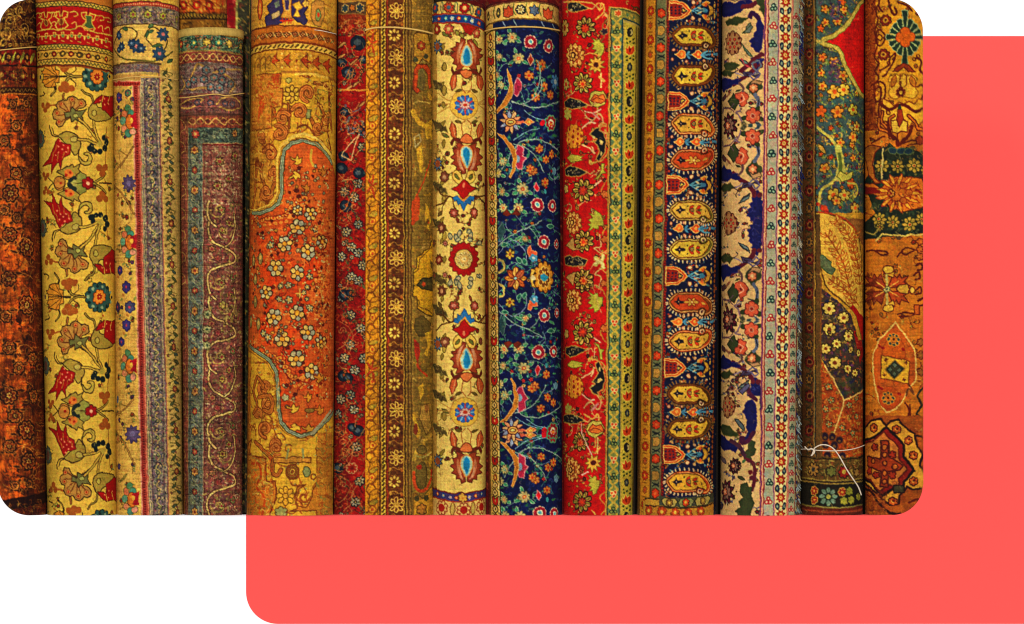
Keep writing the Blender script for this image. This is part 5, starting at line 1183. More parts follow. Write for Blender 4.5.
        if body[1] in 'Cc':
            for s in (-1, 1): c.lf(326, 191, 352, 191+s*26, 8, k2, '#6a2414', .5); c.lf(366, 191+s*4, 390, 191+s*20, 7, k2, '#6a2414', .5); c.e_(318, 191+s*22, 4, 5, '#3a3a20')
            c.fl(343, 191, 12, 5, '#8a8a4a', '#4a2414', .5, c='#c0401c'); c.e_(384, 191, 14, 4, '#4a4a22'); c.e_(414, 200, 4, 6, '#6a4a1c')
        else:
            for dx, dy in ((-22, -16), (-22, 16), (10, -20), (10, 20), (30, 0)): c.lf(350, 191, 350+dx*1.3, 191+dy*1.2, 9, '#C9963c', '#7a2414', .7)
            c.e_(350, 191, 9, 9, '#d8b060', '#7a2414', .6); c.l([(306, 191), (340, 191)], 1.4, '#c9963c'); c.lf(396, 190, 425, 205, 6, '#c9963c')
    YB = '#C9A83A'
    for y in (10.5, 101, 184.5, 275.5, 367, 453.6): tongue(y)
    for y in (55.5, 142.5, 229, 322, 412): row(y)
    for y, b, r, d, f in ((36, YB, '#5f3a14', 0, 1), (77, YB, '#5f3a14', 0, -1), (124, '#C9983a', '#b5501c', 1, 1), (161, '#B5451c', '#a03018', 1, -1), (210, '#C9A040', '#6a6024', 1, 1), (250, '#C9A83a', '#6f6a28', 1, -1),
                          (302, '#B5451c', '#8a4a24', 1, 1), (341.5, '#C9983a', '#b5451c', 1, -1), (393, '#CAA038', '#4a3414', 0, 1), (429.5, '#C99f34', '#54401a', 0, -1), (481, '#CA9830', '#b0481a', 1, 1)):
        paisley(y, b, r, d, f)
    c.fr(630, 410)
    c.dist = lambda X, Y: Y-20*np.clip((X-300)/160, -.8, 1.2)**2
    c.p([(100, 500), (190, 480), (480, 484), (480, 760), (100, 760)], '#B58a34'); c.rect(110, 484, 480, 492, '#4a3a24')
    c.rect(186, 470, 480, 520, '#4a4a3a')
    for i, x in enumerate((240, 330, 420)): c.p([(x-44, 492), (x-30, 476), (x+30, 476), (x+44, 492), (x+30, 520), (x-30, 520)], '#9a8a4a' if i != 1 else '#7a7a4a', '#2a2a20', .8); c.fl(x, 498, 20, 6, '#b5401a' if i == 1 else '#8a6a34', '#3a2414', .7, c='#c9a040')
    c.rect(110, 522, 480, 530, '#4a3018'); c.rect(110, 530, 480, 700, '#B07a2a')
    for x in (130, 200, 270, 340, 410): c.fl(x, 552, 26, 7, '#b04a1c', '#7a3014', .7, c='#c9a040')
    c.dist = None
    return c.finish(.08, .04, .07, 18)

def roll_cream_floral():
    CR = '#C8A674'
    c = Cv(722.5, 806, 721, 801, 'soft', CR, 22)
    c.shear = (-.0100, 60)
    NV = '#1b1c58'; GN = '#3a4228'; CO = '#c0583c'; MA = '#5c2030'; OL = '#3a2a28'
    c.fr(630, 0)
    def rose(x, y, r=46):
        for a in (200, 330, 60): c.lf(x+r*.5*math.cos(a/57.3), y+r*.5*math.sin(a/57.3), x+r*1.7*math.cos(a/57.3), y+r*1.6*math.sin(a/57.3), 13, GN, '#2a2a1c', .5)
        c.fl(x, y, r, 6, CO, '#6a2420', .8, dep=.28, c='#3a1c1c', cr=.3); c.fl(x, y, r*.3, 6, '#8a2a20', '#d09a7a', .6)
    def tile(x, y, r=60):   # brown dotted rosette on the left edge
        c.fl(x, y, r, 10, '#9c6f4a', '#5a3a2a', 1.0, dep=.14)
        for i in range(10): a = i*36/57.3; c.e_(x+r*.72*math.cos(a)*.9, y+r*.75*math.sin(a), 7, 8, '#5a1c20')
        for i in range(6): a = i*60/57.3; c.e_(x+r*.36*math.cos(a), y+r*.36*math.sin(a), 8, 8, '#b5402c', '#5a2a24', .6)
        c.e_(x, y, 8, 8, '#5a1c20')
    def darkros(x, y, r=70):
        c.fl(x, y, r, 9, MA, '#2a141c', 1.0, dep=.4, sharp=True); c.fl(x, y, r*.62, 8, '#7c5a50', '#2a141c', 1.0, dep=.3); c.fl(x-6, y, r*.34, 7, '#c07050', '#3a1418', .8, c='#d8a080'); 
        for i in range(9): a = i*40/57.3; c.e_(x+r*.75*math.cos(a), y+r*.75*math.sin(a), 5, 5, '#2a141c')
    def bl(P, ol='#3a2a60'): c.p(P, NV, ol, .9, True)
    def unit(va, vb):
        c.fr(630, 110, va, vb)     # from the dark rosette (axis 81) to the brown tile (axis 613)
        c.p([(668, 444), (690, 436), (700, 458), (712, 466), (706, 484), (718, 500), (712, 520), (722, 540), (716, 575), (722, 625), (676, 640), (672, 604), (652, 600), (654, 582), (634, 574), (646, 556), (640, 540), (656, 530), (646, 512), (664, 500), (660, 478), (670, 464)], NV, '#3a2a60', .8); c.scrib(655, 480, 712, 613, ['#2a2c70', '#14143c', '#3a3c80'], 20, 16, .8, .7)
        c.l([(560, 345), (600, 378), (640, 410), (665, 440), (672, 465)], 4.6, MA); c.e_(700, 462, 14, 14, MA)
        c.p([(495, 330), (512, 296), (522, 318), (545, 325), (556, 345), (585, 345), (602, 375), (575, 378), (552, 372), (530, 388), (495, 380)], NV, '#3a2a60', .8)
        c.p([(600, 430), (615, 400), (640, 395), (620, 415), (660, 400), (690, 385), (700, 410), (672, 400), (655, 420), (625, 425)], '#4a3c58', '#2a2030', .7)
        c.p([(640, 400), (665, 378), (690, 388), (700, 412), (680, 430), (665, 408)], None, '#5f5478', 1.4)
        c.l([(500, 385), (560, 420), (610, 400)], 1.4, '#8a7a90')
        c.p([(625, 325), (650, 290), (668, 272), (690, 300), (712, 318), (705, 345), (680, 365), (650, 360)], GN, '#4a4a3a', .8, True); c.fl(662, 322, 26, 6, '#c07850', '#6a2a20', .7, c='#d8b080')
        c.p([(640, 335), (665, 375), (712, 360), (700, 340), (668, 352)], '#a8805c', '#4a3a2c', .8)
        c.l([(685, 195), (690, 240), (672, 280)], 3.6, '#5f6478'); c.l([(640, 200), (672, 190), (684, 200), (692, 245)], 1.0, '#2a2030')
        rose(660, 145, 42); c.p([(632, 70), (650, 66), (660, 81), (640, 92)], '#3a4a4c'); c.p([(668, 56), (690, 60), (703, 81), (684, 88)], '#3a4a4c', '#5f6478', .7)
        c.p([(545, 200), (565, 180), (575, 205), (590, 225), (575, 270), (560, 290), (548, 262), (530, 240)], GN, '#23201c', .8); c.l([(512, 200), (540, 195), (560, 220)], 1.2, '#5a4a50')
        c.p([(592, 215), (600, 202), (612, 208), (632, 222), (628, 240), (640, 262), (626, 284), (605, 302), (588, 292), (572, 288), (570, 262), (588, 248)], CO, '#7a2a24', .8); c.l([(590, 230), (615, 250), (600, 280)], 1, '#e0a080'); c.e_(600, 255, 6, 8, '#6a1c20')
        c.l([(606, 300), (608, 330), (590, 352)], 2.6, '#6a4a4a')
        c.p([(498, 425), (515, 398), (530, 405), (545, 395), (550, 410), (568, 420), (548, 428), (545, 440), (520, 446)], GN, '#5a4a2c', .9); c.l([(560, 420), (585, 440), (575, 455)], 1.0, '#4a3a44')
        c.p([(590, 505), (612, 478), (650, 452), (642, 476), (618, 498)], '#6c7a78', '#2a2a30', .8); c.l([(598, 498), (642, 460)], .7, '#2a2a30')
        darkros(535, 81, 68); c.l([(600, 110), (585, 150), (570, 165), (595, 175)], 1.8, '#7a6070'); c.p([(595, 60), (612, 48), (628, 70), (612, 100), (600, 84)], '#4a4a3a', '#8a7a50', .7)
        c.l([(560, 170), (540, 190), (510, 195), (500, 230)], 1.2, '#6a4a50'); c.e_(505, 180, 12, 18, '#3a2c58'); c.lf(505, 240, 520, 285, 9, '#5a3a3c', '#2a2030', .5)
        c.lf(570, 300, 600, 312, 6, '#3a3a2c'); c.lf(520, 262, 548, 300, 5, '#8a5a44')
        tile(540, 613, 62)
    c.fr(630, 0); c.wander(495, 10, 705, 2820, ['#6a5a50', '#8a6a5a', '#5f5a78', '#7a3a44'], 90, .8, ['#4a5230', '#5a3a34', '#4a4a70'], ['#b5604a', '#6a2a34', '#8a6a44', '#4a4a78'], 60)
    c.warp = lambda v: np.where(v > 323, 319+(v-323)*.88, np.where(v < 125, 126-(125-v)*.84, v-(v-125)*.01))
    unit(1, 0); unit(-1, 448); unit(1, 198); unit(-1, 250)
    c.warp = None
    c.fr(630, 0)   # upper end
    c.rect(480, -80, 722, 315, CR)
    bl([(495, 20), (520, 10), (560, 20), (600, 5), (650, 15), (612, 50), (570, 75), (520, 90), (495, 80)]); c.l([(600, 40), (640, 40), (668, 20)], 4.5, MA); c.l([(500, -10), (560, 6), (600, -10)], 1.2, '#6a5a50')
    c.p([(670, -20), (700, -20), (722, 30), (718, 95), (705, 70), (690, 60), (695, 40), (680, 28)], GN, '#4a4a2c', .8)
    c.p([(512, 120), (530, 100), (545, 104), (560, 92), (585, 98), (632, 100), (605, 116), (600, 128), (580, 130), (570, 142), (540, 136), (520, 138)], GN, '#5a5a2c', .8)
    c.p([(600, 185), (620, 168), (622, 148), (640, 125), (655, 150), (640, 180)], '#6f7a6c', '#4a4a34', .8); c.l([(605, 183), (645, 140)], .8, '#3a4a30')
    c.p([(680, 92), (694, 96), (702, 120), (716, 150), (716, 190), (708, 230), (702, 262), (690, 285), (672, 282), (662, 262), (646, 252), (652, 236), (640, 222), (662, 205), (662, 186), (676, 168), (672, 140), (680, 120)], NV, '#3a2a60', .9); c.l([(640, 94), (645, 80), (656, 74), (672, 82), (684, 100)], 4.6, '#3c1c44')
    c.p([(595, 235), (640, 290), (655, 312), (630, 300)], '#6f7a6c', '#3a4a30', .8)
    tile(548, 235, 64)
    c.l([(702, 296), (670, 320), (630, 355), (595, 382)], 4.4, MA); c.e_(706, 298, 12, 10, MA); c.p([(592, 316), (600, 316), (616, 345), (640, 360), (655, 375), (625, 362)], '#b0404c'); c.p([(650, 345), (690, 330), (700, 360), (680, 385), (660, 370)], None, '#5f6478', 1.6)
    c.p([(505, 350), (520, 335), (540, 340), (560, 335), (590, 350), (572, 362), (565, 375), (535, 380), (515, 378)], GN, '#5a5a2c', .8)
    c.fr(630, 330)  # lower end
    c.rect(480, 352, 712, 1200, CR)
    c.fr(630, 410); c.wander(495, -60, 705, 560, ['#6a5a50', '#8a6a5a', '#5f5a78', '#7a3a44'], 26, .8, ['#4a5230', '#5a3a34', '#4a4a70'], ['#b5604a', '#6a2a34', '#8a6a44'], 60)
    c.fr(630, 330); tile(542, 412, 60); c.l([(690, 372), (660, 345), (640, 300)], 4.4, '#4a1c3c')
    c.p([(648, 378), (668, 374), (690, 398), (697, 440), (697, 500), (690, 545), (668, 585), (640, 602), (620, 600), (612, 582), (640, 575), (652, 545), (640, 520), (646, 485), (636, 455), (622, 440), (634, 420), (632, 400)], NV, '#3a2a60', .9); c.l([(618, 604), (608, 590), (616, 578), (626, 584)], 3.4, '#4a1c3c')
    c.p([(580, 478), (600, 480), (630, 520), (632, 540), (604, 520), (592, 500)], '#5f6a70', '#2a2a30', .8); c.p([(598, 330), (650, 285), (660, 300), (620, 345)], '#5a5478', '#2a2a30', .8)
    c.fr(630, 410)
    c.p([(492, 132), (530, 140), (545, 165), (590, 180), (600, 200), (588, 225), (560, 210), (530, 218), (505, 190), (492, 180)], NV, '#3a2a60', .8); c.l([(560, 165), (600, 190), (640, 250)], 4.4, '#4a2a3c')
    c.p([(505, 90), (520, 78), (550, 84), (575, 110), (600, 130), (590, 142), (560, 140), (520, 128)], GN, '#5a5a2c', .8); c.l([(612, 150), (620, 175), (650, 165), (680, 120)], 4.4, '#4a1c3c')
    c.p([(672, 160), (690, 168), (684, 195), (694, 215), (684, 240), (665, 246), (672, 262), (640, 258), (648, 236), (635, 230), (655, 205), (650, 185)], GN, '#3a3a24', .8)
    darkros(580, 300, 44); c.lf(510, 250, 540, 290, 9, '#6a5a60', '#2a2030', .5); c.l([(500, 225), (520, 250), (515, 290)], 1.2, '#6a4a50')
    c.l([(640, 262), (676, 280), (690, 330), (684, 400), (676, 430)], 3.6, MA); c.e_(666, 335, 13, 13, '#6a1c24'); c.e_(676, 362, 11, 13, MA); c.lf(620, 285, 640, 262, 7, '#4a6a44'); c.lf(600, 355, 640, 375, 9, '#4a4a2c', '#2a2a1c', .6)
    darkros(540, 440, 72)
    c.p([(618, 400), (650, 388), (660, 410), (678, 415), (672, 460), (684, 500), (670, 560), (680, 700), (600, 700), (602, 560), (590, 540), (615, 520), (606, 490), (630, 470), (612, 440)], GN, '#3a3a24', .9); c.lf(500, 545, 525, 505, 10, '#4a3c50', '#2a2030', .6); c.lf(585, 350, 570, 380, 7, '#4a3c50')
    # ---- three guard strips
    c.fr(630, 0)
    def strip(x0, x1, col): c.rect(x0, -80, x1, 2900, col)
    strip(717, 740, '#A8484a'); c.vl(722, -60, 2900, 1.0, '#5c3a6a'); c.vl(731, -60, 2900, 1.2, '#CFA080'); c.vl(738, -60, 2900, 1.0, '#7a2430')
    strip(741, 790, '#a0a08a'); c.blot(742, 0, 789, 2800, ['#8f9c94', '#b5a884', '#a8a08c', '#8a9a98', '#b59a8a'], 120, 16, .5)
    for i in range(60):
        y = 45+i*48.4 if False else 45+i*49.0
        x = 765+3*math.sin(i)
        if i % 4 in (2, 0):
            pass
        if i % 2 == 0:
            red = (i//2) % 2 == 1
            for a in (-90, 30, 150): c.e_(x+11*math.cos(a/57.3), y+11*math.sin(a/57.3), 9.5, 9.5, '#d0b090' if red else '#8aa890', '#a02430' if red else '#1f3a3c', 1.3)
            c.e_(x, y, 3.5, 3.5, '#a02430' if red else '#1f3a3c')
    strip(790, 802, '#b5605a'); c.vl(793, -60, 2900, .9, '#6a4a78'); c.vl(799, -60, 2900, .8, '#d8b090')
    strip(802, 864, '#E2C68C')
    for i in range(31):
        y = 15+i*94.8 if False else 14+i*95.0
        c.fl(832, y, 30, 8, '#b8381f', '#7a2414', .7, dep=.5, sharp=True, c='#d8b060', cr=.36); c.e_(832, y, 4, 4, '#b8401f')
        for s in (-1, 1):
            c.e_(832+s*19, y+47, 11, 19, '#2e3a50', '#1f2434', .7, rot=s*14); c.e_(832+s*19, y+47, 4.5, 9, '#8a9a80')
        c.lf(824, y+47, 840, y+47, 5, '#b5704a')
    strip(864, 874, '#A8444a'); c.vl(869, -60, 2900, .8, '#d8a888')
    strip(874, 908, '#a39e84'); c.blot(875, 0, 907, 2800, ['#8f9c8c', '#b0a480', '#b09a88'], 90, 14, .5)
    for i in range(31):
        y = 92+i*98.0
        for a in (-90, 30, 150): c.e_(890+9*math.cos(a/57.3), y+9*math.sin(a/57.3), 8, 8, '#c9a890', '#9c3038', 1.1)
        for a in (-90, 30, 150): c.e_(890+9*math.cos(a/57.3), y+49+9*math.sin(a/57.3), 7, 7, '#8a9a80', '#3a4a48', 1.0)
    strip(908, 960, '#7a6a50'); c.vl(910, -60, 2900, 1.3, '#8a3a40'); c.vl(916, -60, 2900, 1.2, '#c0b080')
    c.blot(914, 0, 950, 2850, ['#20286a', '#8fa0a0', '#c0b490', '#2a4a6a', '#8a4a34', '#1c2258'], 330, 13, .85)
    return c.finish(.055, .03, .05, 20)

def roll_green_prayer():
    c = Cv(802, 865, 802, 863.5, 'soft', '#3f5250', 23)
    c.fr(760, 0)
    OC = '#C08a34'; OR = '#c05a1c'; YG = '#B5A83e'
    c.blot(290, 0, 560, 1150, ['#3a5a58', '#54543c', '#3f4a5a', '#4a3f55', '#566a50'], 260, 16, .5)
    c.scrib(290, 0, 560, 1150, ['#2a3f44', '#6a4a5a', '#7a8048', '#5a3a5c', '#3a6a64', '#8a7a3a'], 520, 26, .8, .7, 1.3)
    c.wander(295, 0, 556, 1140, ['#8a8a44', '#b59a44', '#5a7a5c', '#7a5a3c'], 110, 1.0, ['#8f8f3c', '#b5a044', '#5f7a3c', '#a8803a'], ['#c08a34', '#b5a03c', '#b5601c', '#6a4a5c'], 70)
    # flowers on the teal field
    for x, y, r, k in ((345, 50, 24, OC), (440, 10, 26, OR), (450, 55, 24, OC), (350, 125, 24, OC), (415, 120, 24, OC), (325, 155, 22, OR), (335, 310, 26, '#c9762c'), (395, 330, 26, OC), (325, 395, 24, OC), (445, 405, 28, OC), (335, 465, 26, OC),
                       (400, 495, 40, '#D0a03a'), (450, 485, 36, '#CFA83e'), (325, 600, 34, OR), (415, 605, 36, '#c9822c'), (500, 590, 34, YG), (520, 500, 20, YG), (520, 680, 28, '#b59a44'), (380, 690, 16, OR), (500, 740, 30, OC), (495, 780, 20, OC), (325, 830, 16, OR), (380, 845, 15, '#c04a1a'),
                       (345, 905, 30, OC), (500, 850, 22, OC), (430, 770, 26, OC), (490, 985, 30, OR), (395, 1050, 40, '#B59a3c'), (455, 1050, 34, '#b5a044'), (510, 1120, 34, '#b09040'), (410, 1080, 28, OC), (300, 98, 14, '#6a8a5c'), (300, 440, 14, '#6a8a5c')):
        c.fl(x, y, r, 5, k, '#4a3018', .9, dep=.38, rot=x % 50, c='#b5481c' if r < 30 else '#c8581c', cr=.32); c.lf(x+r*.6, y+r*.4, x+r*1.3, y+r*1.2, 6, '#6a7a3a')
    c.l([(310, 690), (370, 740), (410, 790), (425, 850), (410, 950), (380, 985), (330, 1020), (315, 1090)], 2.8, '#B0A850'); c.l([(420, 800), (435, 900), (430, 960)], 7, '#a8a850'); c.l([(425, 830), (432, 940)], 3.4, '#5a6a30')
    c.p([(410, 950), (430, 920), (460, 940), (500, 920), (490, 960), (440, 980)], '#b0a848', '#4a4a20', .7); c.l([(470, 985), (515, 990), (525, 1030), (510, 1060), (500, 1040)], 2.0, '#a89a44')
    c.lf(310, 770, 350, 830, 14, '#a8883a', '#3a3018', .8)
    for y in (30, 60, 90, 340, 370, 400, 430): c.scrib(370, y-20, 430, y+20, ['#5a3a60', '#7a4a5a', '#3a3050'], 9, 26, 1.2)
    c.blot(300, 1100, 360, 1145, ['#a02018', '#b5401c'], 12, 14, .8)
    # red velvet cartouche bordered with a pale cord
    RV = [(560, 10), (540, 20), (515, 60), (480, 115), (440, 160), (390, 195), (350, 212), (330, 225), (350, 240), (400, 255), (430, 285), (445, 330), (475, 390), (510, 450), (545, 505), (570, 520)]
    c.p(RV+[(600, 520), (600, 10)], '#BE160c'); c.blot(440, 130, 540, 300, ['#b01a0e', '#a0100a'], 40, 18, .35)
    c.l([(560, 2)]+RV[1:], 5.2, '#6a5a20'); c.l([(560, 2)]+RV[1:], 3.6, '#B5A04a'); c.l([(295, 218), (330, 226)], 3, '#B0a050'); c.l([(295, 236), (330, 228)], 1.4, '#8a8a4a')
    # great leaf medallion in ochre
    c.rect(290, 1145, 580, 1990, '#B0842c')
    MD = [(290, 1140), (330, 1140), (400, 1160), (470, 1195), (510, 1235), (535, 1290), (545, 1360), (548, 1500), (560, 1700), (560, 1900), (540, 1790), (520, 1700), (480, 1650), (440, 1620), (380, 1570), (345, 1530), (325, 1440), (320, 1300)]
    c.p([(420, 1170), (560, 1180), (560, 1330), (530, 1290), (500, 1225)], '#8a5a2c'); c.p(MD, '#CBA040', '#5a3a14', 1.4); c.l([(310, 1137), (400, 1155), (475, 1195), (515, 1240)], 1.6, '#a8401c')
    def fern(P, n, L, col='#8c4a14'):
        c.l(P, 1.4, col); Q = smooth(P, False, n)
        for i in range(1, len(Q)-1):
            d = Q[i+1]-Q[i]; a = math.atan2(d[1], d[0])
            for s in (-1, 1):
                x, y = Q[i]; q = a+s*c.rs.uniform(.5, .9); L2 = L*c.rs.uniform(.75, 1.15); c.lf(x, y, x+L2*math.cos(q), y+L2*math.sin(q), L*.15, '#CDA546', '#a0501a', 1.0, bend=s*L*.16)
    fern([(500, 1660), (470, 1500), (430, 1380), (350, 1250)], 4, 48); fern([(540, 1560), (520, 1400), (470, 1260), (400, 1180)], 4, 40, '#a0601c'); fern([(530, 1640), (450, 1560), (370, 1500)], 3, 40); fern([(540, 1450), (500, 1330), (520, 1240)], 4, 30)
    for i in range(20): c.lf(c.rs.uniform(340, 540), c.rs.uniform(1200, 1600), c.rs.uniform(340, 540), c.rs.uniform(1200, 1600), 0.1, '#8c4a14')
    c.p([(320, 1370), (350, 1380), (380, 1410), (375, 1430), (400, 1450), (385, 1480), (350, 1460), (320, 1430)], '#5f6c4a', '#3a4a2c', .8)
    c.p([(480, 1655), (520, 1700), (545, 1800), (560, 1900), (560, 1720), (510, 1650), (500, 1640)], '#a01c14')
    # navy field with yellow daisies
    ND = [(300, 1530), (345, 1560), (380, 1590), (440, 1640), (485, 1690), (510, 1760), (530, 1830), (560, 1830), (570, 2060), (530, 2110), (450, 2155), (420, 2110), (345, 1965), (320, 1900), (300, 1800)]
    c.p(ND, '#40322e'); c.mask(ND); c.blot(290, 1560, 560, 2150, ['#3c2a48', '#5a3428', '#4a4428', '#2a2c44', '#6a4c2a', '#70482c', '#4a3a24'], 260, 15, .7)
    c.scrib(290, 1560, 560, 2150, ['#6a3a5a', '#8a7a3a', '#a0442a', '#4a4a34', '#2a2440', '#a8843a', '#9a5a2c'], 340, 22, .9, .85, 1.6); c.p([(500, 1780), (540, 1770), (560, 1900), (540, 1960)], '#8f2018')
    for x, y, r in ((370, 1660, 38), (448, 1710, 34), (372, 1770, 36), (480, 1800, 30), (530, 1790, 22), (370, 1785, 10), (475, 1810, 30), (410, 1848, 28), (400, 1950, 36), (470, 1985, 24), (510, 2005, 22), (350, 1875, 30), (530, 1900, 22), (490, 1880, 18)):
        c.fl(x, y, r, 7, '#C4AA54', '#33260f', 1.0, dep=.25, c='#7a3c18', cr=.3)
    c.blot(410, 2030, 540, 2120, ['#3f4428', '#4a4a2c', '#343a30'], 40, 14, .6); c.mask(None)
    # terracotta field with stylised sprigs
    TF = [(300, 1900), (345, 1965), (420, 2110), (450, 2155), (530, 2110), (570, 2080), (570, 2560), (300, 2560)]
    c.p(TF, '#9a4418'); c.mask(TF); c.blot(290, 1900, 560, 2550, ['#a8501c', '#8a3a16', '#b5501c', '#94501f'], 150, 20, .5); c.scrib(300, 1950, 560, 2480, ['#6a3a1c', '#c07a2c', '#8a7a38', '#8a2a14', '#b58a3a', '#5a2a14'], 560, 20, .9, .85, 1.6)
    for x, y in ((365, 2080), (380, 2150), (370, 2280), (440, 2300), (480, 2180), (520, 2240), (500, 2330), (350, 2200), (520, 2140)): c.fl(x, y, 19, 5, '#8f8a54', '#5a2a14', .7, dep=.5, c='#c0601c')
    c.mask(None)
    c.l([(345, 1965), (395, 2050), (450, 2155)], 1.5, '#c9a05a', False); c.l([(450, 2155), (500, 2130), (560, 2095)], 1.5, '#c9a05a', False); c.l([(450, 2155), (440, 2200), (420, 2260), (395, 2330)], 1.5, '#c9a05a', False)
    for x, y in ((345, 2345), (385, 2350), (425, 2365), (350, 2390), (400, 2395), (440, 2450), (360, 2450)): c.e_(x, y, 20, 22, '#2f1a2a', '#6a3a1c', .9); c.e_(x, y+5, 8, 8, '#6a4a2a')
    # spotted guard on the left edge
    c.fr(760, 0)
    c.rect(200, -80, 292, 2900, '#5a3a1e'); c.blot(236, 0, 290, 2850, ['#4a2c16', '#6a4424', '#3f3018'], 200, 14, .6)
    for i, y in enumerate(range(15, 2850, 92)):
        if i % 2: c.fl(265, y, 34, 9, '#64201a', '#3a1c10', .8, dep=.3, c='#3a1410', cr=.34, c2='#7d5028', asp=1.3)
        else: c.fl(264, y, 30, 8, '#7a5424', '#2c2418', 1.1, dep=.3, c='#3a2c24', cr=.4)
        c.l([(245, y+30), (275, y+46), (250, y+66)], 1.1, '#3a3a20')
    c.vl(290, -60, 2900, 1.6, '#7a5c2c'); c.vl(298, -60, 2900, 1.0, '#2c2416')
    c.p([(300, 1150), (320, 1150), (335, 2550), (300, 2550)], '#5f4422'); c.vl(326, 1500, 2540, 1.2, '#7a4a20')
    # cross borders at the foot
    c.dist = lambda X, Y: Y-12*np.clip(np.abs(X-400)/150, 0, 1.2)**2
    c.fr(760, 410)
    c.rect(200, 255, 600, 380, '#5c4420'); c.scrib(240, 258, 560, 378, ['#8a7a3a', '#3a3a20', '#7a3a20', '#a08a44'], 110, 30, .9, .8)
    c.rect(200, 262, 600, 268, '#2a1c10'); c.fl(285, 325, 40, 8, '#8f6a34', '#2a1c14', 1.0, dep=.4, c='#3a3430', cr=.3); c.fl(450, 335, 34, 7, '#8a2418', '#2a1c10', .8, c='#a88a3a'); c.fl(380, 330, 28, 6, '#6a6a34', '#2a1c10', .8); c.fl(520, 345, 24, 6, '#8a6a34', '#2a1c10', .8)
    c.rect(200, 376, 600, 384, '#8a7434'); c.rect(200, 384, 600, 392, '#33220f'); c.rect(200, 392, 600, 400, '#8a7434'); c.rect(200, 400, 600, 520, '#26221a')
    for x, y in ((290, 440), (292, 490), (442, 440)): c.fl(x, y, 24, 7, '#8a2c18', '#a8803a', .9, c='#c08a3a', cr=.3)
    c.ro(365, 465, 50, 8, '#5f7a68', '#8a8a44', ol='#2a3a30', pr=15); 
    for x, y in ((480, 438), (450, 490), (490, 488), (530, 475)): c.fl(x, y, 24, 6, '#8a8a34', '#3a3a18', .8, dep=.2)
    c.rect(200, 520, 600, 528, '#7a6a34'); c.rect(200, 528, 600, 700, '#5a2414'); c.l([(200, 548), (600, 548)], 2, '#8a3a20', False)
    c.dist = None
    return c.finish(.10, .05, .09, 16)

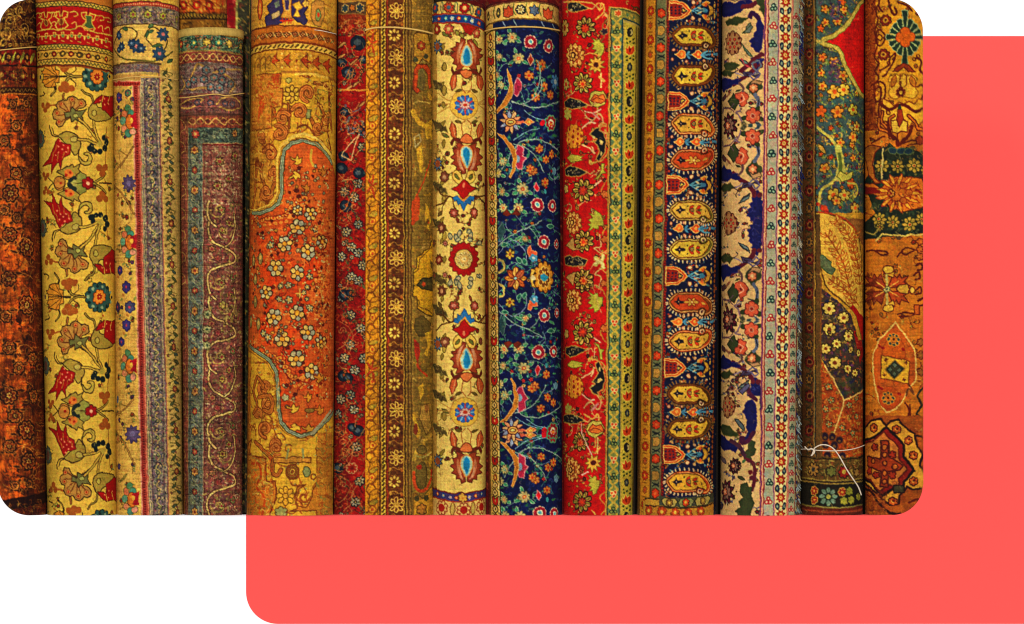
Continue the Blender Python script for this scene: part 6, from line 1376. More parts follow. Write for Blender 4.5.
def roll_amber_geometric():
    c = Cv(865.5, 923, 866, 923.5, 'flat_right', '#BF8620', 24)
    BR = '#5c1f0c'; OR = '#B5621a'; YL = '#C9982c'; RD = '#8c2a10'
    c.fr(760, 0)
    c.rect(550, 560, 900, 2900, '#B0681c'); c.blot(560, 560, 880, 1400, ['#a8601a', '#b8741f', '#b5641c'], 110, 26, .5)
    c.wander(570, 40, 885, 2850, ['#7a3410', '#8c4a18', '#5c2410', '#c98a34'], 150, .9, ['#9a5a1c', '#b5742a', '#7a3410', '#8a7a34'], ['#8c3a14', '#b5701c', '#c98a2c'], 60)
    # upper ground with meandering outlines
    c.rect(555, -80, 622, 700, '#8a3f14'); c.scrib(560, -40, 640, 700, ['#5c1f0c', '#a8541a', '#6a2a10'], 230, 40, 1.0, .8, .8)
    c.l([(618, -40), (640, 10), (622, 60), (636, 110), (620, 170), (632, 240), (614, 300), (640, 340), (618, 380), (640, 420), (612, 470), (625, 560)], 1.6, BR)
    for P in ([(650, -40), (640, 30), (660, 60)], [(690, -30), (700, 40), (720, 80), (735, 70), (725, 40)], [(650, 380), (690, 350), (700, 310), (725, 290), (720, 330), (700, 360), (680, 400), (660, 410)],
              [(600, 460), (640, 440), (670, 460), (668, 540), (640, 560), (640, 700)], [(620, 480), (645, 470), (650, 530), (620, 550)], [(840, 470), (870, 455), (880, 500), (855, 560)], [(840, 310), (870, 330), (860, 380), (880, 400)], [(740, 10), (790, 30), (820, 60)]):
        c.l(P, 2.0, BR); 
    for x, y in ((675, 108), (665, 293)): c.fl(x, y, 32, 8, '#7a2c12', '#4a1a0a', .8, dep=.3, c='#B58428', cr=.45); c.e_(x, y, 7, 7, '#5c1f0c')
    c.p([(630, 180), (650, 160), (675, 200), (650, 245), (625, 225)], None, BR, 1.6, True); c.e_(645, 202, 13, 15, None, BR, 1.4)
    for x, y in ((720, 318), (830, 318), (690, 340), (850, 300)): c.e_(x, y, 8, 8, None, BR, 1.2)
    # sixteen-petal green rosette with an orange heart
    for i in range(16):
        a = (i*22.5)/57.2958; L = [98, 84, 82, 84][i % 4]*(1.22 if i % 8 == 4 else 1.0)
        ca, sa = math.cos(a), math.sin(a); w0, w1 = 6, 17
        P = [(780+36*ca-w0*sa, 200+36*sa*1.1+w0*ca), (780+36*ca+w0*sa, 200+36*sa*1.1-w0*ca), (780+L*ca+w1*sa, 200+L*sa*1.18-w1*ca), (780+(L+6)*ca, 200+(L+6)*sa*1.18), (780+L*ca-w1*sa, 200+L*sa*1.18+w1*ca)]
        c.p(P, '#27392c', '#8f9c68', .8)
    c.fl(782, 200, 54, 4, '#CC5f12', '#7a3410', .8, dep=.35, rot=45); 
    # lily group
    c.p([(770, 340), (800, 350), (835, 385), (800, 385), (775, 360), (740, 385), (715, 385), (745, 350)], '#8c3a14', BR, 1.0); 
    c.p([(700, 470), (690, 430), (725, 400), (760, 410), (770, 395), (785, 410), (820, 400), (845, 430), (835, 470), (850, 500), (820, 530), (770, 520), (720, 530), (690, 500)], '#CFA030', '#8a5a18', 1.0, True)
    for s in (-1, 1): c.lf(770+s*62, 470, 770+s*40, 405, 15, '#b5701c', '#7a3a10', .9); c.l([(770+s*12, 400), (770+s*20, 450), (770+s*8, 470)], 1.0, '#7a3a10')
    c.fl(757, 495, 28, 8, '#5c1f0c', '#8a4a18', .8, dep=.3, c='#C9982c', cr=.35); c.l([(758, 440), (758, 470)], 1.4, BR)
    # branching collar below
    c.p([(660, 530), (690, 540), (720, 570), (750, 550), (770, 560), (800, 545), (830, 560), (855, 530), (880, 540), (880, 640), (840, 690), (815, 660), (790, 700), (745, 690), (705, 720), (690, 660), (660, 650), (650, 600)], '#C9962a', '#7a3a10', 1.2)
    c.l([(650, 560), (700, 590), (750, 565), (790, 570), (840, 600), (880, 580)], 3.0, BR); c.lf(752, 560, 752, 630, 10, '#2f3a24'); c.e_(690, 605, 10, 10, None, BR, 1.2)
    for P in ([(640, 640), (640, 690), (690, 710), (700, 740)], [(880, 700), (850, 690), (835, 660), (800, 620)], [(660, 600), (655, 660), (700, 690), (700, 640), (720, 620)]): c.l(P, 4.0, BR); c.l(P, 1.6, OR)
    c.p([(708, 650), (740, 640), (745, 680), (765, 640), (795, 655), (790, 710), (765, 705), (740, 720), (710, 710)], '#CFA43a', BR, 1.0); c.p([(742, 590), (765, 590), (775, 640), (750, 690), (735, 640)], '#8c3414', BR, .8)
    c.l([(690, 660), (700, 725), (735, 750), (742, 780), (775, 750), (800, 730), (815, 680)], 3.4, BR); c.l([(742, 720), (742, 770)], 1.6, BR)
    c.l([(768, 770), (800, 758), (840, 752), (875, 770)], 1.6, BR); c.l([(590, 740), (620, 755), (600, 770), (640, 745), (670, 735)], 1.6, BR); c.l([(790, 782), (840, 770)], 1.4, BR); c.fl(862, 755, 26, 6, '#8c3a14', BR, .9)
    # dark green band with rosettes and the big orange palmette
    c.p([(620, 800), (680, 790), (700, 770), (740, 800), (790, 790), (860, 820), (890, 860), (890, 1250), (560, 1290), (560, 1200), (620, 1150), (560, 980), (610, 900)], '#252c1f')
    c.blot(600, 800, 880, 1270, ['#1b2220', '#34402c', '#20262c', '#3a4a34'], 90, 16, .6); c.scrib(600, 800, 880, 1270, ['#5a6038', '#141a18', '#4a4a2c', '#7a6a30'], 150, 22, .9, .8, 1.5)
    for x, y in ((715, 810), (760, 812), (800, 815)): c.e_(x, y, 24, 18, '#20333c', '#4a5a3a', .8)
    for x, y, r in ((655, 895, 38), (740, 895, 36), (830, 890, 38), (882, 915, 30), (640, 1180, 38), (715, 1195, 36), (805, 1205, 38), (870, 1180, 32), (645, 1225, 20)): c.ro(x, y, r, 8, '#9a8234', '#B59a44', ol='#3a3414', pr=r*.32, cr=.3); c.e_(x, y, r*.14, r*.14, RD)
    c.p([(555, 985), (610, 985), (650, 1010), (690, 965), (730, 950), (800, 950), (870, 960), (890, 1000), (890, 1110), (820, 1130), (770, 1140), (700, 1120), (660, 1060), (610, 1045), (555, 1040)], '#B8641a', '#4a2410', 1.2)
    c.p([(555, 1000), (640, 1010), (655, 1025), (640, 1040), (555, 1042)], '#7a1a14'); c.e_(850, 1040, 22, 18, '#8c1c14'); c.scrib(650, 960, 880, 1125, ['#7a2c10', '#d0943a', '#5a2410'], 70, 22, 1.0, .8, 1.5); c.fl(705, 1040, 22, 6, '#c98a30', '#4a1c0c', 1.0, c='#7a2410')
    for i in range(13):
        a = i*27.7/57.3; c.lf(740+40*math.cos(a), 1040+40*math.sin(a), 745+125*math.cos(a), 1040+108*math.sin(a), 10, '#c98a2a', '#8c3414', .9)
        c.e_(752+64*math.cos(a), 1040+60*math.sin(a), 5, 5, RD)
    for x, y in ((770, 1000), (770, 1080), (800, 1035)): c.e_(x, y, 20, 16, '#a8581a', '#7a2c10', .9)
    c.l([(660, 800), (655, 960)], 1.6, '#B0a060', False); c.p([(560, 800), (600, 780), (650, 790), (620, 820), (605, 880), (620, 960), (650, 980), (620, 985), (585, 940), (575, 870)], '#9a5a20', BR, 1.2)
    c.l([(620, 1295), (660, 1262), (760, 1268), (890, 1258)], 1.4, '#B5a050', False); c.l([(560, 1240), (610, 1260), (640, 1230)], 1.4, '#8a7a3a')
    # leaf scroll and quartered star
    c.l([(575, 1352), (610, 1345), (650, 1370), (690, 1365), (670, 1350), (620, 1350)], 1.8, BR); c.p([(760, 1350), (790, 1335), (830, 1345), (790, 1368), (770, 1365)], None, BR, 1.6, True); c.l([(740, 1380), (750, 1360), (765, 1352)], 1.6, BR); c.l([(830, 1345), (880, 1340)], 1.4, BR)
    for y in (1300, 1340, 1380): c.fl(860, y, 20, 5, '#a85a1a', BR, .9)
    cx, cy = 683, 1555
    for dx, dy in ((-1, -1), (1, -1), (-1, 1), (1, 1)):
        P = [(cx+dx*6, cy+dy*8), (cx+dx*30, cy+dy*85), (cx+dx*52, cy+dy*60), (cx+dx*70, cy+dy*85), (cx+dx*78, cy+dy*58), (cx+dx*118, cy+dy*72), (cx+dx*88, cy+dy*36), (cx+dx*120, cy+dy*20), (cx+dx*50, cy+dy*12)]
        c.p(P, '#A8461a' if dx > 0 else '#8a3a1c', BR, 1.0); c.l([(cx, cy), (cx+dx*60, cy+dy*42)], 1.0, '#d09a40')
    for dy in (-1, 1): c.e_(cx+8, cy+dy*105, 28, 22, '#C9a038', BR, 1.0); c.p([(cx-14, cy+dy*85), (cx+34, cy+dy*60), (cx+44, cy+dy*95), (cx+20, cy+dy*86)], '#c09030', BR, .9); c.l([(cx, cy), (cx, cy+dy*80)], 2.2, '#b5a054')
    c.p([(cx+50, cy-2), (cx+70, cy-22), (cx+110, cy-26), (cx+120, cy), (cx+110, cy+26), (cx+70, cy+22)], '#C09434', BR, 1.0); c.e_(cx+134, cy+5, 14, 18, '#C9a040', BR, .9); c.fl(cx, cy, 18, 5, '#b0a060', '#4a4a30', .8, c='#3a4a44')
    c.l([(cx-100, cy-30), (cx-60, cy-10), (cx-20, cy)], 1.2, BR); c.blot(575, 1470, 625, 1640, ['#6a2a14', '#5a2410'], 22, 16, .6)
    for x, y in ((860, 1430), (850, 1480), (855, 1560), (870, 1620)): c.l([(x-20, y), (x+6, y-16), (x+12, y+14), (x-12, y+24)], 2.0, BR)
    c.l([(740, 1690), (780, 1682), (830, 1690), (800, 1702), (750, 1700)], 1.6, BR); c.rect(830, 1640, 860, 1690, '#A8501a', BR, 1.0)
    # lantern medallion
    c.blot(570, 1700, 880, 1860, ['#b5641a', '#b56a20', '#a85a18'], 40, 24, .5)
    L = [(690, 1780), (730, 1732), (800, 1830), (828, 1880), (840, 1940), (838, 2050), (800, 2090), (780, 2140), (730, 2200), (680, 2220), (640, 2160), (615, 2060), (608, 1990), (610, 1900), (640, 1830)]
    c.p(L, '#B0541a'); c.blot(640, 1800, 800, 2180, ['#b85a1c', '#b86a24', '#a84a16'], 30, 22, .5); c.l(L+[L[0]], 1.5, '#D0a858', False)
    c.e_(720, 1895, 62, 76, '#BA5816', '#8a3a12', .6); c.e_(695, 2140, 56, 60, '#B04c14', '#8a3a12', .6)
    for x, y in ((718, 1825), (718, 1850)): c.e_(x, y, 8, 16, '#5a1c10')
    def wheel(x, y, r):
        for i in range(8): a = i*45/57.3; c.e_(x+r*.68*math.cos(a), y+r*.68*math.sin(a), r*.24, r*.24, '#3f4038', '#C9882c', .8)
        c.e_(x, y, r*.26, r*.26, '#5c2410', '#c9882c', .8)
    wheel(718, 1828, 38); wheel(690, 2140, 38)
    c.p([(655, 1910), (805, 1945), (800, 2065), (648, 2035)], '#C9982c', '#7a3a10', 1.2); c.p([(725, 1935), (778, 1985), (722, 2045), (672, 1985)], '#333426', '#8a6a24', 1.0)
    for dx, dy in ((0, -24), (24, 0), (0, 24), (-24, 0)): c.p([(724+dx, 1988+dy-15), (724+dx+15, 1988+dy), (724+dx, 1988+dy+15), (724+dx-15, 1988+dy)], '#4f5a48', '#2a2a1c', .7)
    for x, y in ((678, 1935), (785, 1955), (670, 2015), (778, 2042)): c.l([(x-8, y), (x+8, y)], 1, BR).l([(x, y-8), (x, y+8)], 1, BR)
    for x, y in ((640, 1860), (640, 2085), (770, 1880), (660, 1870), (750, 2120), (655, 2090)): c.e_(x, y, 12, 7, '#8c1c14', rot=30)
    c.l([(800, 2060), (828, 2120), (800, 2090), (790, 2130)], 1.6, '#6a3a1c'); c.l([(780, 2170), (800, 2200), (790, 2260), (770, 2270), (745, 2250)], 1.8, BR); c.l([(808, 2180), (800, 2250), (770, 2275)], 1.6, BR)
    for y in (1830, 1900, 1990): c.fl(865, y+10, 22, 6, '#8a5420', BR, .9)
    c.l([(880, 2070), (850, 2130), (870, 2180), (840, 2230), (880, 2260), (855, 2300), (880, 2330)], 2.4, '#3a2c1a', False)
    # hooked octagon at the foot
    c.fr(760, 410)
    c.rect(550, 30, 900, 700, '#8f4716'); c.blot(560, 40, 880, 560, ['#7a3612', '#a0541a', '#84401a'], 50, 24, .6)
    ring = [(560, 110), (600, 55), (650, 48), (680, 85), (700, 60), (745, 50), (780, 95), (830, 130), (850, 200), (875, 240), (860, 300), (890, 340), (880, 420), (820, 430), (790, 410), (780, 430), (750, 460), (745, 500), (700, 510), (650, 470), (600, 420), (560, 390)]
    c.p(ring, '#BF8a30', '#35140a', 2.2)
    for x, y in ((612, 95), (735, 105), (800, 165), (825, 245), (825, 385), (715, 490), (590, 440)): c.fl(x, y, 24, 6, '#A8501a', '#4a1a0c', 1.1, dep=.25, c='#c98a34', cr=.35); c.e_(x+4, y-4, 7, 7, '#5a1c0c')
    star = [(560, 165), (610, 150), (680, 92), (740, 150), (775, 190), (775, 250), (830, 325), (775, 385), (770, 440), (720, 420), (655, 465), (600, 390), (560, 375)]
    c.p(star, '#7a1c10', '#27120a', 2.6); c.p([(575+(x-575)*.86, 290+(y-290)*.86) for x, y in star], '#A8622a', '#5a1c0c', 1.6); c.p([(575+(x-575)*.7, 290+(y-290)*.72) for x, y in star], '#B5702a')
    c.p([(650, 165), (690, 165), (690, 250), (750, 280), (770, 300), (750, 325), (690, 330), (690, 415), (650, 415), (650, 330), (580, 300), (580, 250), (650, 262)], '#8a3412', '#4a160a', 1.6)
    for x, y in ((670, 200), (670, 240), (670, 290), (670, 340), (670, 385), (610, 275), (725, 305)): c.e_(x, y, 13, 15, '#a85a20', '#4a160a', 1.2)
    for x, y in ((615, 200), (625, 350), (712, 350), (712, 240), (590, 330)): c.fl(x, y, 22, 5, '#8c2c14', '#4a160a', 1.0, dep=.4)
    c.rect(720, 405, 775, 445, '#3f3a26', '#27120a', 1.2); c.l([(560, 420), (600, 440), (640, 500), (700, 555), (760, 560)], 2.6, '#35140a'); c.l([(800, 500), (850, 480), (880, 500)], 2.2, BR); c.l([(840, 140), (880, 150), (880, 200)], 2.2, '#35140a')
    c.scrib(560, 440, 680, 570, ['#5a240c', '#6a2c12', '#a05a20'], 60, 34, .9, .7)
    return c.finish(.08, .06, .09, 20)

def roll_back_amber():
    c = Cv(168, 224, 168, 224, 'soft', '#9a5a1e', 25); c.fr(170, 0)
    c.rect(-40, -80, 320, 58, '#A8541a'); c.scrib(-20, -60, 300, 56, ['#8a1c10', '#c98a34', '#b5401a', '#5a3a14', '#d0a040'], 130, 30, 1.2, .9)
    for x in (60, 130, 200): c.fl(x, 18, 26, 7, '#a82414', '#5a2a10', .9, c='#cf9a3a')
    c.rect(-40, 56, 320, 64, '#2a180a'); c.rect(-40, 64, 320, 88, '#8a6a28')
    for x in range(0, 290, 18): c.l([(x, 84), (x+8, 68)], 1.6, '#2a1c0c', False)
    c.rect(-40, 88, 320, 96, '#2a180a'); c.rect(-40, 96, 320, 2900, '#80561c'); c.scrib(-20, 98, 300, 300, ['#3a240c', '#a87a2c', '#5a3a14'], 100, 40, 1.2, .9)
    c.scrib(-20, 300, 300, 2800, ['#3a240c', '#a87a2c', '#8a1c10', '#5a3a14'], 500, 40, 1.4, .9)
    return c.finish(.1, .05, .08, 18)

def roll_back_crimson():
    c = Cv(214, 248.5, 214, 244, 'soft', '#84101c', 26); c.fr(170, 0)
    c.blot(270, -40, 350, 2800, ['#a01824', '#6a0c18', '#b5303a', '#c0804a'], 260, 14, .7)
    c.rect(338, -80, 420, 2900, '#3a3a2c'); c.scrib(338, -40, 412, 2800, ['#8a8a4a', '#a8803a', '#2a302c', '#7a3a2c', '#b5a060'], 420, 22, 1.0, .85); c.vl(340, -60, 2900, 1.6, '#a89a54'); c.vl(412, -60, 2900, 1.2, '#8a7a3a')
    return c.finish(.1, .05, .08, 18)

def roll_back_maroon():
    c = Cv(470, 575, 470, 575, 'soft', '#5a0c14', 27); c.fr(480, 0)
    c.scrib(-60, -60, 500, 200, ['#7a1420', '#3a0a10', '#8a3a24', '#6a4a20'], 160, 40, 1.2, .8)
    c.scrib(-60, 200, 500, 2800, ['#7a1420', '#3a0a10', '#8a3a24', '#6a4a20'], 300, 60, 1.6, .8)
    return c.finish(.1, .04, .08, 18)

ORDER = [('back_amber', roll_back_amber, 0), ('back_crimson', roll_back_crimson, 0), ('back_maroon', roll_back_maroon, 0)]+ORDER
ORDER += [('r10', roll_scarlet_green, 0), ('r11', roll_paisley, 0), ('r12', roll_cream_floral, 0), ('r13', roll_green_prayer, 0), ('r14', roll_amber_geometric, 0)]
# ======================================================================================
import bpy, bmesh
K = 0.0025                 # metres per drawing unit
CX, CY = 512.0, 312.0
DIST = 20.0                # camera distance
scene = bpy.context.scene
COL = scene.collection
EXPO = 1.56                # light falling on the carpets; wool colours are divided by it

def lin(c):
    c = np.asarray(c, np.float32)
    return np.where(c <= .04045, c/12.92, ((np.maximum(c, 0)+.055)/1.055)**2.4)
def world_pt(x, y, d):     # d: distance behind the mid plane of the rolls, drawing units
    return ((x-CX)*K, d*K, (CY-y)*K)

def wool_material():
    m = bpy.data.materials.new('knotted_wool'); m.use_nodes = True
    nt = m.node_tree; N = nt.nodes; b = N['Principled BSDF']
    at = N.new('ShaderNodeAttribute'); at.attribute_name = 'wool'
    tc = N.new('ShaderNodeTexCoord')
    n1 = N.new('ShaderNodeTexNoise'); n1.inputs['Scale'].default_value = 420; n1.inputs['Detail'].default_value = 3
    mp = N.new('ShaderNodeMapping'); mp.inputs['Scale'].default_value = (1, 1, 1.5)
    n2 = N.new('ShaderNodeTexNoise'); n2.inputs['Scale'].default_value = 5; n2.inputs['Detail'].default_value = 5
    rg = N.new('ShaderNodeMapRange'); rg.inputs[1].default_value = .25; rg.inputs[2].default_value = .75; rg.inputs[3].default_value = .80; rg.inputs[4].default_value = 1.2
    r2 = N.new('ShaderNodeMapRange'); r2.inputs[1].default_value = .3; r2.inputs[2].default_value = .7; r2.inputs[3].default_value = .9; r2.inputs[4].default_value = 1.1
    mu = N.new('ShaderNodeMath'); mu.operation = 'MULTIPLY'
    vm = N.new('ShaderNodeVectorMath'); vm.operation = 'SCALE'
    L = nt.links.new
    L(tc.outputs['Object'], mp.inputs[0]); L(mp.outputs[0], n1.inputs['Vector']); L(tc.outputs['Object'], n2.inputs['Vector'])
    L(n1.outputs[0], rg.inputs[0]); L(n2.outputs[0], r2.inputs[0]); L(rg.outputs[0], mu.inputs[0]); L(r2.outputs[0], mu.inputs[1])
    L(at.outputs['Color'], vm.inputs[0]); L(mu.outputs[0], vm.inputs['Scale']); L(vm.outputs[0], b.inputs['Base Color'])
    bp = N.new('ShaderNodeBump'); bp.inputs['Strength'].default_value = .35; bp.inputs['Distance'].default_value = .002
    L(n1.outputs[0], bp.inputs['Height']); L(bp.outputs[0], b.inputs['Normal'])
    b.inputs['Roughness'].default_value = .85; b.inputs['Specular IOR Level'].default_value = .12
    return m
WOOL = wool_material()

def plain(name, c, rough=.8, noise=.0, scale=60, spec=.2):
    m = bpy.data.materials.new(name); m.use_nodes = True; nt = m.node_tree; N = nt.nodes; b = N['Principled BSDF']
    b.inputs['Roughness'].default_value = rough; b.inputs['Specular IOR Level'].default_value = spec
    tc = N.new('ShaderNodeTexCoord'); n = N.new('ShaderNodeTexNoise'); n.inputs['Scale'].default_value = scale; n.inputs['Detail'].default_value = 4
    mx = N.new('ShaderNodeMix'); mx.data_type = 'RGBA'
    mx.inputs[6].default_value = (*[v*(1-noise) for v in c], 1); mx.inputs[7].default_value = (*[min(1, v*(1+noise)) for v in c], 1)
    nt.links.new(tc.outputs['Object'], n.inputs['Vector']); nt.links.new(n.outputs[0], mx.inputs[0]); nt.links.new(mx.outputs[2], b.inputs['Base Color'])
    return m

R0 = 31.0
def y_top(x):
    if x < R0: return R0-math.sqrt(max(0, R0*R0-(R0-max(x, 0))**2))
    if x > 923-R0: return R0-math.sqrt(max(0, R0*R0-(min(x, 923)-923+R0)**2))
    return max(-9.0, -.45*min(x-R0, 923-R0-x))
def y_bot(x):
    if x < R0: return 515-(R0-math.sqrt(max(0, R0*R0-(R0-max(x, 0))**2)))
    if x > 923-R0: return 515-(R0-math.sqrt(max(0, R0*R0-(min(x, 923)-923+R0)**2)))
    return 515.0

def mesh_obj(name, co, faces_quads, colors=None, mat=None, parent=None, smooth_=True, extra=None):
    me = bpy.data.meshes.new(name)
    nf = len(faces_quads); ex = extra or []
    me.vertices.add(len(co)); me.vertices.foreach_set('co', np.asarray(co, np.float32).ravel())
    nl = nf*4+sum(len(e) for e in ex)
    me.loops.add(nl); me.polygons.add(nf+len(ex))
    li = np.asarray(faces_quads, np.int32).ravel()
    st = list(range(0, nf*4, 4)); to = [4]*nf
    if ex:
        li = np.concatenate([li]+[np.asarray(e, np.int32) for e in ex]); o = nf*4
        for e in ex: st.append(o); to.append(len(e)); o += len(e)
    me.loops.foreach_set('vertex_index', li)
    me.polygons.foreach_set('loop_start', np.asarray(st, np.int32)); me.polygons.foreach_set('loop_total', np.asarray(to, np.int32))
    fl = np.full(nf+len(ex), smooth_); 
    if ex: fl[nf:] = False
    me.polygons.foreach_set('use_smooth', fl)
    me.update(calc_edges=True)
    if colors is not None:
        a = me.color_attributes.new('wool', 'FLOAT_COLOR', 'POINT')
        c4 = np.ones((len(co), 4), np.float32); c4[:, :3] = colors; a.data.foreach_set('color', c4.ravel())
    if mat: me.materials.append(mat)
    me.validate()
    o = bpy.data.objects.new(name, me); COL.objects.link(o)
    if parent: o.parent = parent
    return o

def sm_noise(rs, n, cell):
    g = rs.normal(0, 1, int(n/cell)+4); t = np.arange(n)/cell; i = t.astype(int); f = t-i; f = f*f*(3-2*f)
    return g[i]*(1-f)+g[i+1]*f

class Roll:
    """one carpet roll: an Empty at its foot, the pile as a dense mesh below it"""
    def __init__(self, cv, depth, label, group, top=None, top_arc=0.0, step=.72):
        self.cv, self.depth = cv, depth
        self.top, self.arc = top, top_arc
        cxb = (cv.e[2]+cv.e[3])/2
        self.base = world_pt(cxb, 515, depth)
        e = bpy.data.objects.new('carpet_roll', None); COL.objects.link(e); e.location = self.base
        e.empty_display_size = .05
        e['label'] = label; e['category'] = 'carpet'; e['group'] = group
        self.root = e
        nU = int(cv.UW/step); us = np.linspace(0, cv.UW, nU)
        tx = np.interp(us, cv.pu, cv.px); td = np.interp(us, cv.pu, cv.pd)
        nb = 44; ib = np.linspace(nU-1, 0, nb+2).astype(int)[1:-1]
        bx, bd = tx[ib], -td[ib]
        X = np.concatenate([tx, bx]); D = np.concatenate([td, bd]); n = len(X)
        U = np.concatenate([us, us[ib]])
        nV = int(520/step); f = np.linspace(0, 1, nV)
        rs = np.random.RandomState(cv.hw.__hash__() % 9999)
        # vertical range of every column
        l0, r0 = cv.edges(0); l1, r1 = cv.edges(515)
        xt = (l0+r0)/2+X*(r0-l0)/2; xb = (l1+r1)/2+X*(r1-l1)/2
        if top is None: yt = np.array([y_top(v) for v in xt])
        else: yt = top+top_arc*(1-np.clip(D, 0, 1))
        yb = np.array([y_bot(v) for v in xb])
        Y = yt[None]+(yb-yt)[None]*f[:, None]
        L = l0+(l1-l0)*Y/515; R = r0+(r1-r0)*Y/515
        hw = (R-L)/2; cx = (R+L)/2
        # slight slackness of a hand-rolled carpet
        g1 = sm_noise(rs, nV, 60/step)[:, None]; g2 = sm_noise(rs, nV, 110/step)[:, None]; th = np.arctan2(D, X)[None]
        w = 1+.006*g1*np.sin(th*2+1.3)+.008*g2*np.cos(th*3)
        w = 1+(w-1)*np.clip(D, 0, 1)[None]**.5
        PX = cx+X[None]*hw; PD = depth-D[None]*cv.hw*w
        co = np.stack([(PX-CX)*K-self.base[0], PD*K-self.base[1], (CY-Y)*K-self.base[2]], -1)
        col = cv.sample(np.broadcast_to(U[None], Y.shape), Y)
        col = np.clip(lin(col)/EXPO, 0, .9)
        col[:, nU:] *= .8
        idx = np.arange(nV*n).reshape(nV, n)
        a = idx[:-1]; b = idx[1:]
        q = np.stack([a, b, np.roll(b, -1, 1), np.roll(a, -1, 1)], -1).reshape(-1, 4)
        caps = []
        cut = [nU-1]+list(ib)+[0]; bk = [None]+[nU+k for k in range(nb)]+[None]
        for k in range(nb+1):
            fr_ = list(range(cut[k+1], cut[k]+1)); bb = [v for v in (bk[k], bk[k+1]) if v is not None]
            if len(fr_)+len(bb) < 3: continue
            ring = fr_+bb
            caps.append([int(idx[0][v]) for v in ring]); caps.append([int(idx[-1][v]) for v in ring[::-1]])
        self.pile = mesh_obj('pile', co.reshape(-1, 3), q, col.reshape(-1, 3), WOOL, e, extra=caps)
    def surf(self, x, y, off=1.0):
        l, r = self.cv.edges(y); t = (x-(l+r)/2)/((r-l)/2); t = min(.998, max(-.998, t))
        d = float(np.interp(t, self.cv.px, self.cv.pd))
        X = (l+r)/2+t*((r-l)/2+off*abs(t)**3)
        return np.array([(X-CX)*K-self.base[0], (self.depth-d*self.cv.hw-off)*K-self.base[1], (CY-y)*K-self.base[2]])

def tube(name, P, r, mat, parent=None, seg=6, wob=0., seed=0):
    P = np.asarray(P, float); n = len(P); rs = np.random.RandomState(seed)
    co = []; 
    for i in range(n):
        t = P[min(i+1, n-1)]-P[max(i-1, 0)]; t /= np.linalg.norm(t)+1e-12
        a = np.cross(t, [0, 1, 0.01]); a /= np.linalg.norm(a)+1e-12; b = np.cross(t, a)
        rr = r*(1+wob*rs.normal()) if np.isscalar(r) else r[i]
        for k in range(seg): q = 2*math.pi*k/seg+i*.5; co.append(P[i]+rr*(a*math.cos(q)+b*math.sin(q)))
    F = [[i*seg+k, i*seg+(k+1) % seg, (i+1)*seg+(k+1) % seg, (i+1)*seg+k] for i in range(n-1) for k in range(seg)]
    return mesh_obj(name, co, F, None, mat, parent, extra=[list(range(seg))[::-1], [(n-1)*seg+k for k in range(seg)]])

def string_on(roll, pts, r, mat, off=1.6, name='tie_string', seed=0):
    Q = smooth(pts, False, 8)
    return tube(name, [roll.surf(x, y, off) for x, y in Q], r*K, mat, roll.root, 6, .08, seed)

GF = 'rolled carpets standing in the front row'
GB = 'rolled carpets standing behind the front row'
SPEC = [
 ('r1', 0, 'dark burnt orange carpet roll with brown wavy border, at the far left', GF, {}),
 ('r2', 0, 'mustard yellow carpet roll with red tulips and a red band on top', GF, {}),
 ('r3', 0, 'cream carpet roll with narrow red stripe, grey speckled stripe and blue flowers on top', GF, {}),
 ('r4', -3, 'shorter faded purple brown carpet roll with grey green stripe, pale edge showing on top', GF, dict(top=28.5, top_arc=3.5)),
 ('r5', 0, 'wide golden carpet roll with orange red medallion full of small pale flowers', GF, {}),
 ('r6', 6, 'narrow strip of red carpet roll with grey blossoms between two golden rolls', GF, {}),
 ('r7', 0, 'gold and brown carpet roll with rope stripe and column of pale rosettes', GF, {}),
 ('r8', 0, 'ivory carpet roll with blue teardrops and a red star rosette', GF, dict(top=.5, top_arc=5)),
 ('r9', 0, 'navy blue carpet roll with crimson and cream garden flowers', GF, dict(top=1.0, top_arc=6)),
 ('r10', 0, 'scarlet carpet roll with yellow green double border down its right side', GF, {}),
 ('r11', 0, 'carpet roll with yellow and red paisley shapes stacked on dark navy', GF, {}),
 ('r12', 0, 'beige carpet roll with navy curls, coral flowers and a stripe of red stars', GF, {}),
 ('r13', 2, 'green and ochre carpet roll with plain red corner, white string tied near its foot', GF, {}),
 ('r14', 0, 'amber carpet roll with dark green many petalled rosette near top, at the far right', GF, {}),
 ('back_amber', 62, 'amber and red carpet roll end showing above the shorter faded roll', GB, {}),
 ('back_crimson', 84, 'crimson carpet roll with olive stripe showing beside the wide golden roll top', GB, {}),
 ('back_maroon', 66, 'plain maroon carpet roll barely showing above the ivory and navy rolls', GB, {}),
]
makers = {n: f for n, f, _ in ORDER}
RL = {}
for nm, dep, lab, grp, kw in SPEC:
    RL[nm] = Roll(makers[nm](), dep, lab, grp, step=.62 if grp == GF else 1.6, **kw)

TWN = plain('golden_twine', (.50, .30, .07), .8, .35, 900)
TWW = plain('white_cord', (.58, .47, .34), .7, .3, 900)
string_on(RL['r1'], [(-30, 52), (-6, 51.5), (10, 50), (22, 48.5), (34, 47), (37, 46.6)], .62, TWN, seed=1)
string_on(RL['r3'], [(112.6, 80), (120, 79), (135, 77.2), (150, 77), (163, 77.6), (177, 80)], .55, TWN, seed=2)
string_on(RL['r4'], [(178.6, 98), (190, 97.4), (205, 95.6), (217, 94.6), (226, 96), (236, 94.5), (243, 93)], .6, TWN, seed=3)
string_on(RL['r7'], [(366.6, 30.5), (372, 28.6), (380, 27.6), (395, 27.6), (410, 29), (422, 31), (431, 33.2), (433, 33.6)], .95, TWN, seed=4)
string_on(RL['r9'], [(486, 31), (495, 29), (510, 27.8), (525, 27.5), (540, 28), (552, 29.4), (558.5, 30.4)], .8, TWN, seed=5)
